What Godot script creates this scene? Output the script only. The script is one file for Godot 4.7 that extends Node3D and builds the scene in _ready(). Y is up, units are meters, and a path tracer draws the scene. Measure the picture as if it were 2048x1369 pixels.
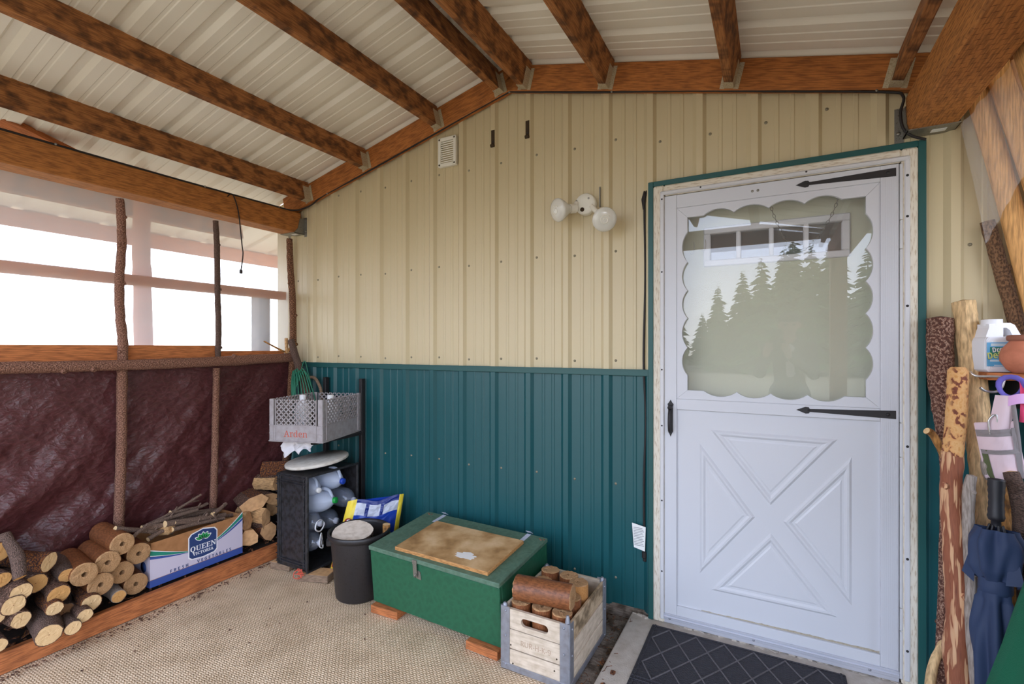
extends Node3D
# A covered porch: a ribbed metal wall with a white storm door, firewood, crates and walking sticks.
# The wall's face is z = 0, the carpet is y = 0; u, v are pixels of the 2048 x 1369 photograph.

const F := 975.7
const HZ := 694.0
const EYE := Vector3(0, 1.36, 2.45)
const YAW := 0.49288
const RIDGE_X := -1.306
const SLOPE := 0.245

var M := {}
var T := {}
var names := {}
var rng := RandomNumberGenerator.new()
var wob := FastNoiseLite.new()


func _ready() -> void:
	rng.seed = 11
	wob.seed = 5
	wob.frequency = 1.0
	view_and_light()
	textures()
	materials()
	build_ground()
	build_back_wall()
	build_door()
	build_ceiling()
	build_left_side()
	build_right_side()
	build_wall_fittings()
	build_firewood()
	build_vegetable_box()
	build_corner_stack()
	build_bucket_and_bag()
	build_green_box()
	build_wooden_crate()
	build_mat()
	build_sticks()
	build_shelf_things()
	build_yard()
	build_photographer()


func view_and_light() -> void:
	var cam := Camera3D.new()
	cam.name = "camera"
	cam.position = EYE
	cam.rotation.y = YAW
	cam.set_frustum(2.0 * 0.05 * 684.5 / F, Vector2(0, 0.05 * (HZ - 684.5) / F), 0.05, 400.0)
	add_child(cam)
	var sky := Sky.new()
	var sm := ProceduralSkyMaterial.new()
	sm.sky_top_color = Color8(188, 205, 236)
	sm.sky_horizon_color = Color8(240, 242, 248)
	sm.ground_bottom_color = Color8(150, 148, 140)
	sm.ground_horizon_color = Color8(225, 225, 225)
	sm.sky_curve = 0.12
	sky.sky_material = sm
	var env := Environment.new()
	env.background_mode = Environment.BG_SKY
	env.sky = sky
	env.background_energy_multiplier = 6.5
	env.tonemap_mode = Environment.TONE_MAPPER_LINEAR
	env.tonemap_exposure = 1.0
	env.sdfgi_enabled = true
	env.ssao_enabled = true
	env.ssil_enabled = true
	var we := WorldEnvironment.new()
	we.name = "environment"
	we.environment = env
	add_child(we)
	# the sun stands behind the house, so that the porch lies in shade and the yard is lit
	var sun := DirectionalLight3D.new()
	sun.name = "sun"
	sun.light_color = Color(1.0, 0.95, 0.86)
	sun.light_energy = 0.6
	sun.light_angular_distance = 2.0
	sun.shadow_enabled = true
	sun.look_at_from_position(Vector3(3.0, 9.0, -6.5), Vector3.ZERO)
	add_child(sun)


# ---------------------------------------------------------------- pixels to places
func ray(u: float, v: float) -> Vector3:
	var r := (u - 1024.0) / F
	return Vector3(-sin(YAW) + cos(YAW) * r, (HZ - v) / F, -cos(YAW) - sin(YAW) * r)


func on_z(u: float, v: float, z := 0.0) -> Vector3:
	var d := ray(u, v)
	return EYE + d * ((z - EYE.z) / d.z)


func on_x(u: float, v: float, x: float) -> Vector3:
	var d := ray(u, v)
	return EYE + d * ((x - EYE.x) / d.x)


func on_y(u: float, v: float, y := 0.0) -> Vector3:
	var d := ray(u, v)
	return EYE + d * ((y - EYE.y) / d.y)


func roof_y(x: float) -> float:
	return 2.939 - SLOPE * absf(x - RIDGE_X)


# ---------------------------------------------------------------- shapes
func mb() -> SurfaceTool:
	var st := SurfaceTool.new()
	st.begin(Mesh.PRIMITIVE_TRIANGLES)
	st.set_smooth_group(-1)
	return st


func tri(st: SurfaceTool, a: Vector3, b: Vector3, c: Vector3) -> void:
	st.add_vertex(a)
	st.add_vertex(c)
	st.add_vertex(b)


func quad(st: SurfaceTool, a: Vector3, b: Vector3, c: Vector3, d: Vector3) -> void:
	tri(st, a, b, c)
	tri(st, a, c, d)


func quad_uv(st: SurfaceTool, p: Array, uv: Array) -> void:
	for k in [0, 2, 1, 0, 3, 2]:
		st.set_uv(uv[k])
		st.add_vertex(p[k])


func away(st: SurfaceTool, p: Array, c: Vector3) -> void:
	# a flat convex face turned away from the point c
	var n: Vector3 = (p[1] - p[0]).cross(p[2] - p[0])
	var q := p.duplicate()
	if n.dot(p[0] - c) < 0.0:
		q.reverse()
	for k in range(1, q.size() - 1):
		tri(st, q[0], q[k], q[k + 1])


func box(st: SurfaceTool, size: Vector3, at := Vector3.ZERO, bev := 0.0, turn := Basis.IDENTITY) -> void:
	var h := size / 2.0
	var b := minf(bev, minf(h.x, minf(h.y, h.z)) * 0.9)
	var f := func(sx: int, sy: int, sz: int, axis: int) -> Vector3:
		var q := Vector3(sx * (h.x - b), sy * (h.y - b), sz * (h.z - b))
		q[axis] = [sx, sy, sz][axis] * h[axis]
		return at + turn * q
	st.set_smooth_group(-1)
	for a in 3:
		for s in [-1, 1]:
			var p := []
			for c in [[-1, -1], [1, -1], [1, 1], [-1, 1]]:
				var k := [0, 0, 0]
				k[a] = s
				k[(a + 1) % 3] = c[0]
				k[(a + 2) % 3] = c[1]
				p.append(f.call(k[0], k[1], k[2], a))
			away(st, p, at)
	if b <= 0.0:
		return
	for a in 3:
		var i := (a + 1) % 3
		var j := (a + 2) % 3
		for s in [-1, 1]:
			for t in [-1, 1]:
				var lo := [0, 0, 0]
				lo[i] = s
				lo[j] = t
				var hi := lo.duplicate()
				lo[a] = -1
				hi[a] = 1
				away(st, [f.call(lo[0], lo[1], lo[2], i), f.call(hi[0], hi[1], hi[2], i), f.call(hi[0], hi[1], hi[2], j), f.call(lo[0], lo[1], lo[2], j)], at)
	for sx in [-1, 1]:
		for sy in [-1, 1]:
			for sz in [-1, 1]:
				away(st, [f.call(sx, sy, sz, 0), f.call(sx, sy, sz, 1), f.call(sx, sy, sz, 2)], at)


func span(st: SurfaceTool, lo: Vector3, hi: Vector3, bev := 0.0) -> void:
	box(st, (hi - lo).abs(), (lo + hi) / 2.0, bev)


func frames(pts: Array) -> Array:
	var out := []
	var n := Vector3.ZERO
	for i in pts.size():
		var t: Vector3 = (pts[mini(i + 1, pts.size() - 1)] - pts[maxi(i - 1, 0)]).normalized()
		if i == 0:
			n = t.cross(Vector3.UP if absf(t.y) < 0.9 else Vector3.RIGHT).normalized()
		n = (n - t * n.dot(t)).normalized()
		out.append([n, t.cross(n), t])
	return out


func tube(st: SurfaceTool, pts: Array, radii, sides := 8, caps := true, rough := 0.0, freq := 20.0, flat := 1.0) -> Array:
	# radii: one number or one for each point; rough: share by which noise moves the surface. Returns the two end rings.
	var fr := frames(pts)
	var rings := []
	for i in pts.size():
		var r: float = radii[i] if radii is Array else float(radii)
		var ring := []
		for k in sides:
			var a := TAU * k / sides
			var d: Vector3 = fr[i][0] * cos(a) + fr[i][1] * sin(a) * flat
			var p: Vector3 = pts[i] + d * r
			if rough > 0.0:
				p = pts[i] + d * r * (1.0 + rough * wob.get_noise_3dv(p * freq))
			ring.append(p)
		rings.append(ring)
	st.set_smooth_group(1)
	for i in pts.size() - 1:
		for k in sides:
			var m := (k + 1) % sides
			quad(st, rings[i][k], rings[i][m], rings[i + 1][m], rings[i + 1][k])
	st.set_smooth_group(-1)
	if caps:
		for k in sides:
			var m := (k + 1) % sides
			tri(st, pts[0], rings[0][m], rings[0][k])
			tri(st, pts[-1], rings[-1][k], rings[-1][m])
	return [rings[0], rings[-1]]


func lathe(st: SurfaceTool, prof: Array, sides := 24, xf := Transform3D.IDENTITY, smooth := true) -> void:
	st.set_smooth_group(1 if smooth else -1)
	for i in prof.size() - 1:
		for k in sides:
			var a0 := TAU * k / sides
			var a1 := TAU * (k + 1) / sides
			var d0 := Vector3(cos(a0), 0, -sin(a0))
			var d1 := Vector3(cos(a1), 0, -sin(a1))
			var p: Vector2 = prof[i]
			var q: Vector2 = prof[i + 1]
			var A := xf * (d0 * p.x + Vector3(0, p.y, 0))
			var B := xf * (d1 * p.x + Vector3(0, p.y, 0))
			var C := xf * (d1 * q.x + Vector3(0, q.y, 0))
			var D := xf * (d0 * q.x + Vector3(0, q.y, 0))
			if p.x > 1e-5:
				tri(st, A, B, C)
			if q.x > 1e-5:
				tri(st, A, C, D)
	st.set_smooth_group(-1)


func plate(st: SurfaceTool, poly: PackedVector2Array, z0: float, z1: float, xf := Transform3D.IDENTITY) -> void:
	# a polygon in x, y, thick from z0 up to z1
	var p := poly.duplicate()
	if Geometry2D.is_polygon_clockwise(p):
		p.reverse()
	var idx := Geometry2D.triangulate_polygon(p)
	for k in range(0, idx.size(), 3):
		var a := p[idx[k]]
		var b := p[idx[k + 1]]
		var c := p[idx[k + 2]]
		if (b - a).cross(c - a) < 0.0:
			var t := b
			b = c
			c = t
		tri(st, xf * Vector3(a.x, a.y, z1), xf * Vector3(b.x, b.y, z1), xf * Vector3(c.x, c.y, z1))
		if z1 > z0:
			tri(st, xf * Vector3(a.x, a.y, z0), xf * Vector3(c.x, c.y, z0), xf * Vector3(b.x, b.y, z0))
	if z1 > z0:
		for k in p.size():
			var a := p[k]
			var b := p[(k + 1) % p.size()]
			quad(st, xf * Vector3(a.x, a.y, z0), xf * Vector3(b.x, b.y, z0), xf * Vector3(b.x, b.y, z1), xf * Vector3(a.x, a.y, z1))


func cut(st: SurfaceTool, ring: Array, outward: Vector3, dome := 0.0, jag := 0.0) -> void:
	# a sawn face that fills the ring; uv runs round the pith
	var c := Vector3.ZERO
	for p: Vector3 in ring:
		c += p / ring.size()
	var n := ring.size()
	var flip: bool = (Vector3(ring[1]) - ring[0]).cross(c - ring[0]).dot(outward) < 0.0
	for k in n:
		var a: Vector3 = ring[k]
		var b: Vector3 = ring[(k + 1) % n]
		var ua := Vector2(0.5 + 0.48 * cos(TAU * k / n), 0.5 + 0.48 * sin(TAU * k / n))
		var ub := Vector2(0.5 + 0.48 * cos(TAU * (k + 1) / n), 0.5 + 0.48 * sin(TAU * (k + 1) / n))
		var hubs := [[c + outward * dome, Vector2(0.5, 0.5)]]
		var steps := 4 if jag > 0.0 else 1
		for s in steps:
			var t0 := float(s) / steps
			var t1 := float(s + 1) / steps
			var q := []
			for w in [[a, ua, t0], [b, ub, t0], [b, ub, t1], [a, ua, t1]]:
				var p: Vector3 = Vector3(w[0]).lerp(hubs[0][0], w[2])
				if jag > 0.0 and w[2] < 1.0:
					p += outward * jag * wob.get_noise_3dv(p * 95.0)
				q.append([p, Vector2(w[1]).lerp(Vector2(0.5, 0.5), w[2])])
			var order := [0, 2, 1, 0, 3, 2] if not flip else [0, 1, 2, 0, 2, 3]
			for m in order:
				st.set_uv(q[m][1])
				st.add_vertex(q[m][0])


func sheet(st: SurfaceTool, f: Callable, nu: int, nv: int, smooth := true) -> void:
	# a grid of f(s, t), s and t from 0 to 1
	st.set_smooth_group(1 if smooth else -1)
	var g := []
	for i in nu + 1:
		var row := []
		for j in nv + 1:
			row.append(f.call(float(i) / nu, float(j) / nv))
		g.append(row)
	for i in nu:
		for j in nv:
			var s0 := float(i) / nu
			var s1 := float(i + 1) / nu
			var t0 := float(j) / nv
			var t1 := float(j + 1) / nv
			quad_uv(st, [g[i][j], g[i + 1][j], g[i + 1][j + 1], g[i][j + 1]], [Vector2(s0, 1.0 - t0), Vector2(s1, 1.0 - t0), Vector2(s1, 1.0 - t1), Vector2(s0, 1.0 - t1)])
	st.set_smooth_group(-1)


func curve(keys: Array, steps := 6) -> Array:
	# a smooth line through the keys
	var out := []
	for i in keys.size() - 1:
		var a: Vector3 = keys[maxi(i - 1, 0)]
		var b: Vector3 = keys[i]
		var c: Vector3 = keys[i + 1]
		var d: Vector3 = keys[mini(i + 2, keys.size() - 1)]
		for s in steps:
			out.append(b.cubic_interpolate(c, a, d, float(s) / steps))
	out.append(keys[-1])
	return out


func taper(n: int, a: float, b: float) -> Array:
	var out := []
	for i in n:
		out.append(lerpf(a, b, float(i) / maxi(n - 1, 1)))
	return out


# ---------------------------------------------------------------- nodes
func numbered(called: String) -> String:
	names[called] = int(names.get(called, -1)) + 1
	return called if names[called] == 0 else "%s_%03d" % [called, names[called]]


func done(st: SurfaceTool, called: String, m: Material, parent: Node3D, at := Transform3D.IDENTITY) -> MeshInstance3D:
	st.generate_normals()
	var o := MeshInstance3D.new()
	o.mesh = st.commit()
	o.material_override = m
	o.transform = at
	o.name = numbered(called) if parent == self else called
	parent.add_child(o, true)
	return o


func piece(mesh: Mesh, called: String, m: Material, parent: Node3D, at := Transform3D.IDENTITY) -> MeshInstance3D:
	var o := MeshInstance3D.new()
	o.mesh = mesh
	o.material_override = m
	o.transform = at
	o.name = numbered(called) if parent == self else called
	parent.add_child(o, true)
	return o


func tag(o: Node3D, label: String, category: String, group := "") -> Node3D:
	o.set_meta("label", label)
	o.set_meta("category", category)
	if group != "":
		o.set_meta("group", group)
	return o


func thing(called: String, label: String, category: String, at := Vector3.ZERO, turn := 0.0, group := "") -> Node3D:
	var o := Node3D.new()
	o.name = numbered(called)
	o.position = at
	o.rotation.y = turn
	add_child(o)
	return tag(o, label, category, group)


func setting(called: String) -> Node3D:
	var o := Node3D.new()
	o.name = numbered(called)
	o.set_meta("kind", "structure")
	add_child(o)
	return o


func along(p: Vector3, q: Vector3, up := Vector3.UP) -> Transform3D:
	# x runs from p to q, y is as near to up as can be
	var x := (q - p).normalized()
	var z := x.cross(up).normalized()
	return Transform3D(Basis(x, z.cross(x), z), (p + q) / 2.0)


func lumber(called: String, p: Vector3, q: Vector3, w: float, h: float, m: Material, parent: Node3D, up := Vector3.UP, bev := 0.003) -> MeshInstance3D:
	var st := mb()
	box(st, Vector3(p.distance_to(q), h, w), Vector3.ZERO, bev)
	return done(st, called, m, parent, along(p, q, up))


func lettering(words: String, size: float, m: Material, parent: Node3D, at: Transform3D, font := "Droid Sans", bold := false, called := "lettering", wide := 1.0) -> MeshInstance3D:
	var t := TextMesh.new()
	var f := SystemFont.new()
	f.font_names = PackedStringArray([font])
	if bold:
		f.font_weight = 700
	t.font = f
	t.text = words
	t.font_size = 64
	t.pixel_size = size / 64.0
	t.depth = 0.0006
	t.curve_step = 2.0
	return piece(t, called, m, parent, at * Transform3D(Basis.from_scale(Vector3(wide, 1, 1)), Vector3.ZERO))


# ---------------------------------------------------------------- materials
func ramp(stops: Array) -> Gradient:
	var g := Gradient.new()
	var o := PackedFloat32Array()
	var c := PackedColorArray()
	for s in stops:
		o.append(s[0])
		c.append(s[1])
	g.offsets = o
	g.colors = c
	return g


func noise_tex(key: String, seed_: int, freq: float, stops: Array, oct := 4, kind := FastNoiseLite.TYPE_SIMPLEX, ridged := false) -> NoiseTexture2D:
	var n := FastNoiseLite.new()
	n.seed = seed_
	n.noise_type = kind
	n.frequency = freq
	n.fractal_octaves = oct
	if ridged:
		n.fractal_type = FastNoiseLite.FRACTAL_RIDGED
	var t := NoiseTexture2D.new()
	t.width = 512
	t.height = 512
	t.seamless = true
	t.noise = n
	if stops.size():
		t.color_ramp = ramp(stops)
	T[key] = t
	return t


func c8(r: int, g: int, b: int) -> Color:
	return Color8(r, g, b)


func mk(key: String, col: Color, rough := 0.8, o := {}) -> StandardMaterial3D:
	# o: tex, scale (three-planed over the object's own axes), bump, bump_cm, metal, stain, stain_scale
	var m := StandardMaterial3D.new()
	m.resource_name = key
	m.albedo_color = col
	m.roughness = rough
	m.metallic = o.get("metal", 0.0)
	if o.has("spec"):
		m.metallic_specular = o.spec
	if o.has("tex"):
		m.albedo_texture = o.tex
	if o.has("bump"):
		m.heightmap_enabled = true
		m.heightmap_texture = o.bump
		m.heightmap_scale = o.get("bump_cm", 0.1)
	if o.has("scale"):
		m.uv1_triplanar = true
		m.uv1_world_triplanar = o.get("world", false)
		m.uv1_scale = o.scale
		m.uv1_triplanar_sharpness = 4.0
	if o.has("stain"):
		m.detail_enabled = true
		m.detail_albedo = o.stain
		m.detail_blend_mode = BaseMaterial3D.BLEND_MODE_MUL
		m.detail_uv_layer = BaseMaterial3D.DETAIL_UV_2
		m.uv2_triplanar = true
		m.uv2_world_triplanar = o.get("stain_world", true)
		m.uv2_scale = o.get("stain_scale", Vector3.ONE)
		m.uv2_triplanar_sharpness = 4.0
	M[key] = m
	return m


func textures() -> void:
	noise_tex("grain", 3, 0.018, [[0.0, Color(0.68, 0.66, 0.64)], [0.45, Color(0.88, 0.87, 0.86)], [0.7, Color(1, 1, 1)], [1.0, Color(0.86, 0.85, 0.84)]], 5)
	noise_tex("grain_high", 3, 0.018, [], 5)
	noise_tex("fine", 9, 0.06, [], 4)
	noise_tex("blot", 21, 0.008, [[0.0, c8(128, 122, 112)], [0.3, c8(186, 180, 170)], [0.55, c8(238, 236, 232)], [1.0, c8(255, 255, 255)]], 5)
	noise_tex("mottle", 22, 0.008, [[0.0, c8(226, 222, 216)], [0.5, c8(244, 242, 240)], [1.0, c8(255, 255, 255)]], 4)
	noise_tex("scuff", 31, 0.03, [[0.0, c8(255, 255, 255)], [0.72, c8(255, 255, 255)], [0.8, c8(205, 200, 190)], [1.0, c8(150, 140, 125)]], 5)
	noise_tex("bark", 41, 0.03, [[0.0, c8(46, 32, 26)], [0.4, c8(96, 70, 56)], [0.6, c8(142, 112, 96)], [0.8, c8(176, 146, 128)], [1.0, c8(120, 74, 50)]], 5, FastNoiseLite.TYPE_CELLULAR)
	noise_tex("bark_high", 41, 0.03, [], 5, FastNoiseLite.TYPE_CELLULAR)
	noise_tex("bark_red", 43, 0.025, [[0.0, c8(72, 50, 40)], [0.45, c8(144, 106, 86)], [0.65, c8(174, 136, 114)], [1.0, c8(200, 170, 148)]], 5)
	noise_tex("bark_grey", 44, 0.03, [[0.0, c8(62, 50, 44)], [0.45, c8(112, 94, 84)], [0.7, c8(146, 126, 114)], [1.0, c8(120, 84, 62)]], 5)
	noise_tex("bark_flake", 45, 0.022, [[0.0, c8(58, 40, 38)], [0.4, c8(96, 66, 58)], [0.58, c8(150, 88, 44)], [0.75, c8(190, 126, 58)], [1.0, c8(206, 156, 92)]], 4)
	noise_tex("sawdust", 51, 0.05, [[0.0, c8(168, 128, 92)], [0.35, c8(218, 182, 142)], [0.7, c8(240, 212, 176)], [1.0, c8(250, 230, 200)]], 4)
	noise_tex("crumple", 61, 0.01, [], 4, FastNoiseLite.TYPE_SIMPLEX, true)
	noise_tex("scratch", 62, 0.012, [[0.0, c8(80, 44, 42)], [0.6, c8(94, 53, 52)], [0.9, c8(104, 60, 60)], [0.955, c8(146, 108, 110)], [1.0, c8(200, 176, 178)]], 4, FastNoiseLite.TYPE_SIMPLEX, true)
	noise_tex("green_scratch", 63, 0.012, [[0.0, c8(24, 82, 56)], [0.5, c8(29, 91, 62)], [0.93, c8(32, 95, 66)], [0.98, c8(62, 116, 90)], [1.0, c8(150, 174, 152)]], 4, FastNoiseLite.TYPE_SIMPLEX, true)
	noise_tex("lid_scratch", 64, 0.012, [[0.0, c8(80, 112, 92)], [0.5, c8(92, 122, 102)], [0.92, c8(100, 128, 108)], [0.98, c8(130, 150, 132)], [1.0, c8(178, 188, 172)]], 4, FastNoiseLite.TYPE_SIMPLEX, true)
	noise_tex("flake", 71, 0.02, [[0.0, c8(178, 160, 138)], [0.25, c8(212, 200, 184)], [0.42, c8(232, 226, 216)], [1.0, c8(240, 236, 228)]], 5)
	noise_tex("soil", 72, 0.02, [[0.0, c8(60, 46, 34)], [0.5, c8(120, 98, 74)], [1.0, c8(168, 142, 110)]], 5)
	noise_tex("patch", 81, 0.012, [[0.0, c8(118, 66, 52)], [0.28, c8(138, 82, 62)], [0.34, c8(226, 178, 122)], [0.7, c8(236, 200, 150)], [1.0, c8(216, 162, 96)]], 3)
	noise_tex("strip", 82, 0.012, [[0.0, c8(238, 206, 168)], [0.36, c8(232, 190, 148)], [0.42, c8(150, 92, 66)], [0.7, c8(166, 106, 78)], [1.0, c8(128, 78, 58)]], 3)
	noise_tex("board_dirt", 83, 0.009, [[0.0, c8(136, 106, 66)], [0.3, c8(178, 144, 98)], [0.6, c8(206, 176, 134)], [1.0, c8(228, 206, 172)]], 5)
	noise_tex("flake_bark", 85, 0.03, [[0.0, c8(84, 54, 46)], [0.45, c8(112, 76, 62)], [0.55, c8(140, 96, 74)], [0.62, c8(206, 180, 160)], [0.72, c8(214, 192, 172)], [0.78, c8(120, 80, 64)], [1.0, c8(96, 62, 52)]], 4)
	rings("rings", 0.0)
	weave()


func rings(key: String, off: float) -> void:
	var im := Image.create(256, 256, false, Image.FORMAT_RGB8)
	for y in 256:
		for x in 256:
			var p := Vector2(x - 128 + off, y - 128) / 128.0
			var r := p.length() + 0.05 * wob.get_noise_2d(p.x * 3.0, p.y * 3.0)
			var band := 0.5 + 0.5 * sin(r * 62.0 + 2.0 * wob.get_noise_2d(p.x * 5.0, p.y * 5.0))
			var n := 0.5 + 0.5 * wob.get_noise_2d(p.x * 30.0 + 9.0, p.y * 30.0)
			var c := c8(238, 214, 176).lerp(c8(210, 174, 126), band * 0.55)
			c = c.lerp(c8(176, 128, 82), clampf(n * 1.3 - 0.75, 0.0, 0.6))
			if r > 0.93:
				c = c.lerp(c8(120, 84, 58), 0.6)
			if r < 0.05:
				c = c8(140, 96, 62)
			im.set_pixel(x, y, c)
	T[key] = ImageTexture.create_from_image(im)


func weave() -> void:
	# loops of a berber carpet, eight to a side
	var h := Image.create(256, 256, false, Image.FORMAT_RGB8)
	var col := Image.create(256, 256, false, Image.FORMAT_RGB8)
	for y in 256:
		for x in 256:
			var row := int(y / 16.0)
			var fx := fposmod((x + (16.0 if row % 2 else 0.0)) / 32.0, 1.0) - 0.5
			var fy := fposmod(y / 16.0, 1.0) - 0.5
			var lean := fx + fy * (0.35 if row % 2 else -0.35)
			var k := clampf(1.0 - (lean * lean * 5.2 + fy * fy * 3.4), 0.0, 1.0)
			k = sqrt(k)
			var j := 0.5 + 0.5 * wob.get_noise_2d(x * 0.31, y * 0.31)
			h.set_pixel(x, y, Color(k, k, k))
			col.set_pixel(x, y, c8(212, 184, 150).lerp(c8(250, 230, 202), clampf(k * 0.9 + 0.25 * (j - 0.5), 0.0, 1.0)))
	T["weave_high"] = ImageTexture.create_from_image(h)
	T["weave"] = ImageTexture.create_from_image(col)


func incisions() -> void:
	# the rows of short slits pressed into treated timber
	var im := Image.create(256, 256, false, Image.FORMAT_RGB8)
	im.fill(Color.WHITE)
	for row in 16:
		for k in 4:
			var x0 := k * 64 + (row * 24) % 64
			for x in 26:
				for w in 4:
					var e := 1.0 - absf(x - 13.0) / 13.0
					if w < 1 + int(e * 3.0):
						im.set_pixel((x0 + x) % 256, row * 16 + 5 + w, c8(150, 124, 92))
	T["incised"] = ImageTexture.create_from_image(im)


func materials() -> void:
	incisions()
	var gx := Vector3(0.9, 11, 11)
	mk("beam_wood", c8(196, 126, 60), 0.75, {"tex": T.grain, "scale": gx, "stain": T.mottle, "stain_scale": Vector3(1.1, 3, 3)})
	mk("purlin_wood", c8(186, 122, 66), 0.8, {"tex": T.grain, "scale": gx, "stain": T.blot, "stain_scale": Vector3(0.9, 2.6, 2.0)})
	mk("ledger_wood", c8(196, 122, 58), 0.75, {"tex": T.grain, "scale": gx, "stain": T.mottle, "stain_scale": Vector3(2, 2, 2)})
	mk("cedar", c8(206, 126, 70), 0.75, {"tex": T.grain, "scale": gx})
	mk("red_lumber", c8(204, 124, 70), 0.75, {"tex": T.grain, "scale": gx, "stain": T.mottle, "stain_scale": Vector3(2, 2, 2)})
	mk("yellow_board", c8(232, 176, 108), 0.7, {"tex": T.grain, "scale": Vector3(0.8, 14, 14)})
	mk("grey_wood", c8(160, 146, 134), 0.9, {"tex": T.grain, "scale": Vector3(1.2, 16, 16), "bump": T.grain_high, "bump_cm": 0.5, "stain": T.blot, "stain_scale": Vector3(3, 3, 3)})
	mk("deck_wood", c8(96, 76, 58), 0.95, {"tex": T.soil, "scale": Vector3(3, 8, 8)})
	mk("crate_wood", c8(226, 210, 188), 0.85, {"tex": T.mottle, "scale": Vector3(1.5, 12, 12), "stain": T.mottle, "stain_scale": Vector3(4, 4, 4)})
	mk("block_wood", c8(150, 126, 104), 0.9, {"tex": T.grain, "scale": Vector3(2, 14, 14)})
	mk("block_face", c8(220, 172, 122), 0.9, {"tex": T.mottle, "scale": Vector3(6, 6, 6)})
	mk("stud_wood", c8(196, 122, 74), 0.85, {"tex": T.grain, "scale": gx})
	mk("beige_metal", c8(205, 189, 151), 0.38)
	mk("teal_metal", c8(27, 84, 88), 0.36)
	mk("teal_trim", c8(28, 82, 80), 0.42)
	mk("roof_metal", c8(238, 231, 214), 0.32)
	mk("screw", c8(150, 142, 122), 0.5, {"metal": 0.4})
	mk("steel", c8(150, 148, 140), 0.42, {"metal": 0.75, "stain": T.scuff, "stain_scale": Vector3(6, 6, 6)})
	mk("hanger_steel", c8(214, 204, 180), 0.5, {"metal": 0.3, "tex": T.flake, "scale": Vector3(9, 9, 9)})
	mk("zinc", c8(160, 163, 172), 0.5, {"metal": 0.6, "tex": T.mottle, "scale": Vector3(5, 5, 5)})
	mk("white_paint", c8(210, 210, 212), 0.42)
	mk("white_vinyl", c8(206, 207, 212), 0.4)
	mk("casing_paint", c8(240, 236, 226), 0.8, {"tex": T.flake, "scale": Vector3(1.6, 9, 9)})
	mk("aluminium", c8(208, 210, 220), 0.4, {"metal": 0.45})
	mk("black_iron", c8(34, 31, 32), 0.55, {"scale": Vector3(12, 12, 12)})
	mk("black_cable", c8(30, 24, 22), 0.6)
	mk("rust", c8(70, 56, 40), 0.9, {"tex": T.flake, "scale": Vector3(20, 20, 20)})
	mk("entry_door", c8(190, 190, 166), 0.6)
	mk("room_wall", c8(176, 166, 150), 0.9)
	var pane := mk("window_pane", Color(0.96, 0.98, 0.97, 0.04), 0.0)
	pane.transparency = BaseMaterial3D.TRANSPARENCY_ALPHA
	pane.metallic_specular = 0.5
	mk("lamp_white", c8(236, 232, 218), 0.45)
	mk("lamp_glass", c8(216, 213, 202), 0.12, {"spec": 0.6})
	mk("carpet", c8(255, 250, 244), 0.97, {"tex": T.weave, "scale": Vector3(6.5, 6.5, 6.5), "world": true, "bump": T.weave_high, "bump_cm": 0.3, "stain": T.mottle, "stain_scale": Vector3(0.9, 0.9, 0.9)})
	mk("concrete", c8(198, 188, 176), 0.92, {"tex": T.mottle, "scale": Vector3(3, 3, 3), "world": true, "bump": T.fine, "bump_cm": 0.12})
	mk("soil", c8(190, 176, 158), 1.0, {"tex": T.soil, "scale": Vector3(4, 4, 4), "world": true, "bump": T.fine, "bump_cm": 0.8})
	mk("yard", c8(158, 146, 120), 1.0, {"tex": T.mottle, "scale": Vector3(0.3, 0.3, 0.3), "world": true})
	mk("rubber", c8(54, 52, 58), 0.75, {"bump": T.weave_high, "bump_cm": 0.3, "scale": Vector3(9, 9, 9), "world": true})
	mk("rubber_ridge", c8(104, 100, 104), 0.85, {"tex": T.mottle, "scale": Vector3(12, 12, 12)})
	mk("bark_dark", c8(226, 214, 204), 0.95, {"tex": T.bark, "scale": Vector3(7, 7, 7), "bump": T.bark_high, "bump_cm": 0.8})
	mk("bark_red", c8(222, 206, 200), 0.9, {"tex": T.bark_red, "scale": Vector3(9, 9, 9), "bump": T.bark_high, "bump_cm": 0.4})
	mk("bark_grey", c8(226, 212, 206), 0.95, {"tex": T.bark_grey, "scale": Vector3(6, 14, 14), "bump": T.bark_high, "bump_cm": 0.7})
	mk("bark_flake", c8(214, 204, 204), 0.95, {"tex": T.bark_flake, "scale": Vector3(6, 9, 9), "bump": T.bark_high, "bump_cm": 0.8})
	mk("twig", c8(255, 246, 236), 0.95, {"tex": T.bark_grey, "scale": Vector3(10, 10, 10), "bump": T.bark_high, "bump_cm": 0.3})
	var cutm := mk("sawn_end", c8(250, 240, 222), 0.85, {"tex": T.rings})
	cutm.texture_repeat = false
	var cutd := mk("sawn_end_tan", c8(228, 196, 150), 0.85, {"tex": T.rings})
	cutd.texture_repeat = false
	mk("split_face", c8(222, 176, 122), 0.9, {"tex": T.grain, "scale": Vector3(2, 14, 14), "bump": T.grain_high, "bump_cm": 0.5})
	mk("pressed_side", c8(150, 92, 54), 0.5, {"tex": T.grain, "scale": Vector3(3, 9, 9), "stain": T.mottle, "stain_scale": Vector3(3, 3, 3)})
	mk("pressed_end", c8(255, 230, 200), 0.98, {"tex": T.sawdust, "scale": Vector3(9, 9, 9), "bump": T.fine, "bump_cm": 0.7})
	mk("tarp", c8(232, 220, 226), 0.36, {"tex": T.scratch, "scale": Vector3(3.4, 3.4, 2.4), "bump": T.crumple, "bump_cm": 0.26})
	var film := mk("plastic_film", Color(0.97, 0.97, 0.98, 0.4), 0.34)
	film.transparency = BaseMaterial3D.TRANSPARENCY_ALPHA
	film.backlight_enabled = true
	film.backlight = Color(1, 1, 1)
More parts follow.
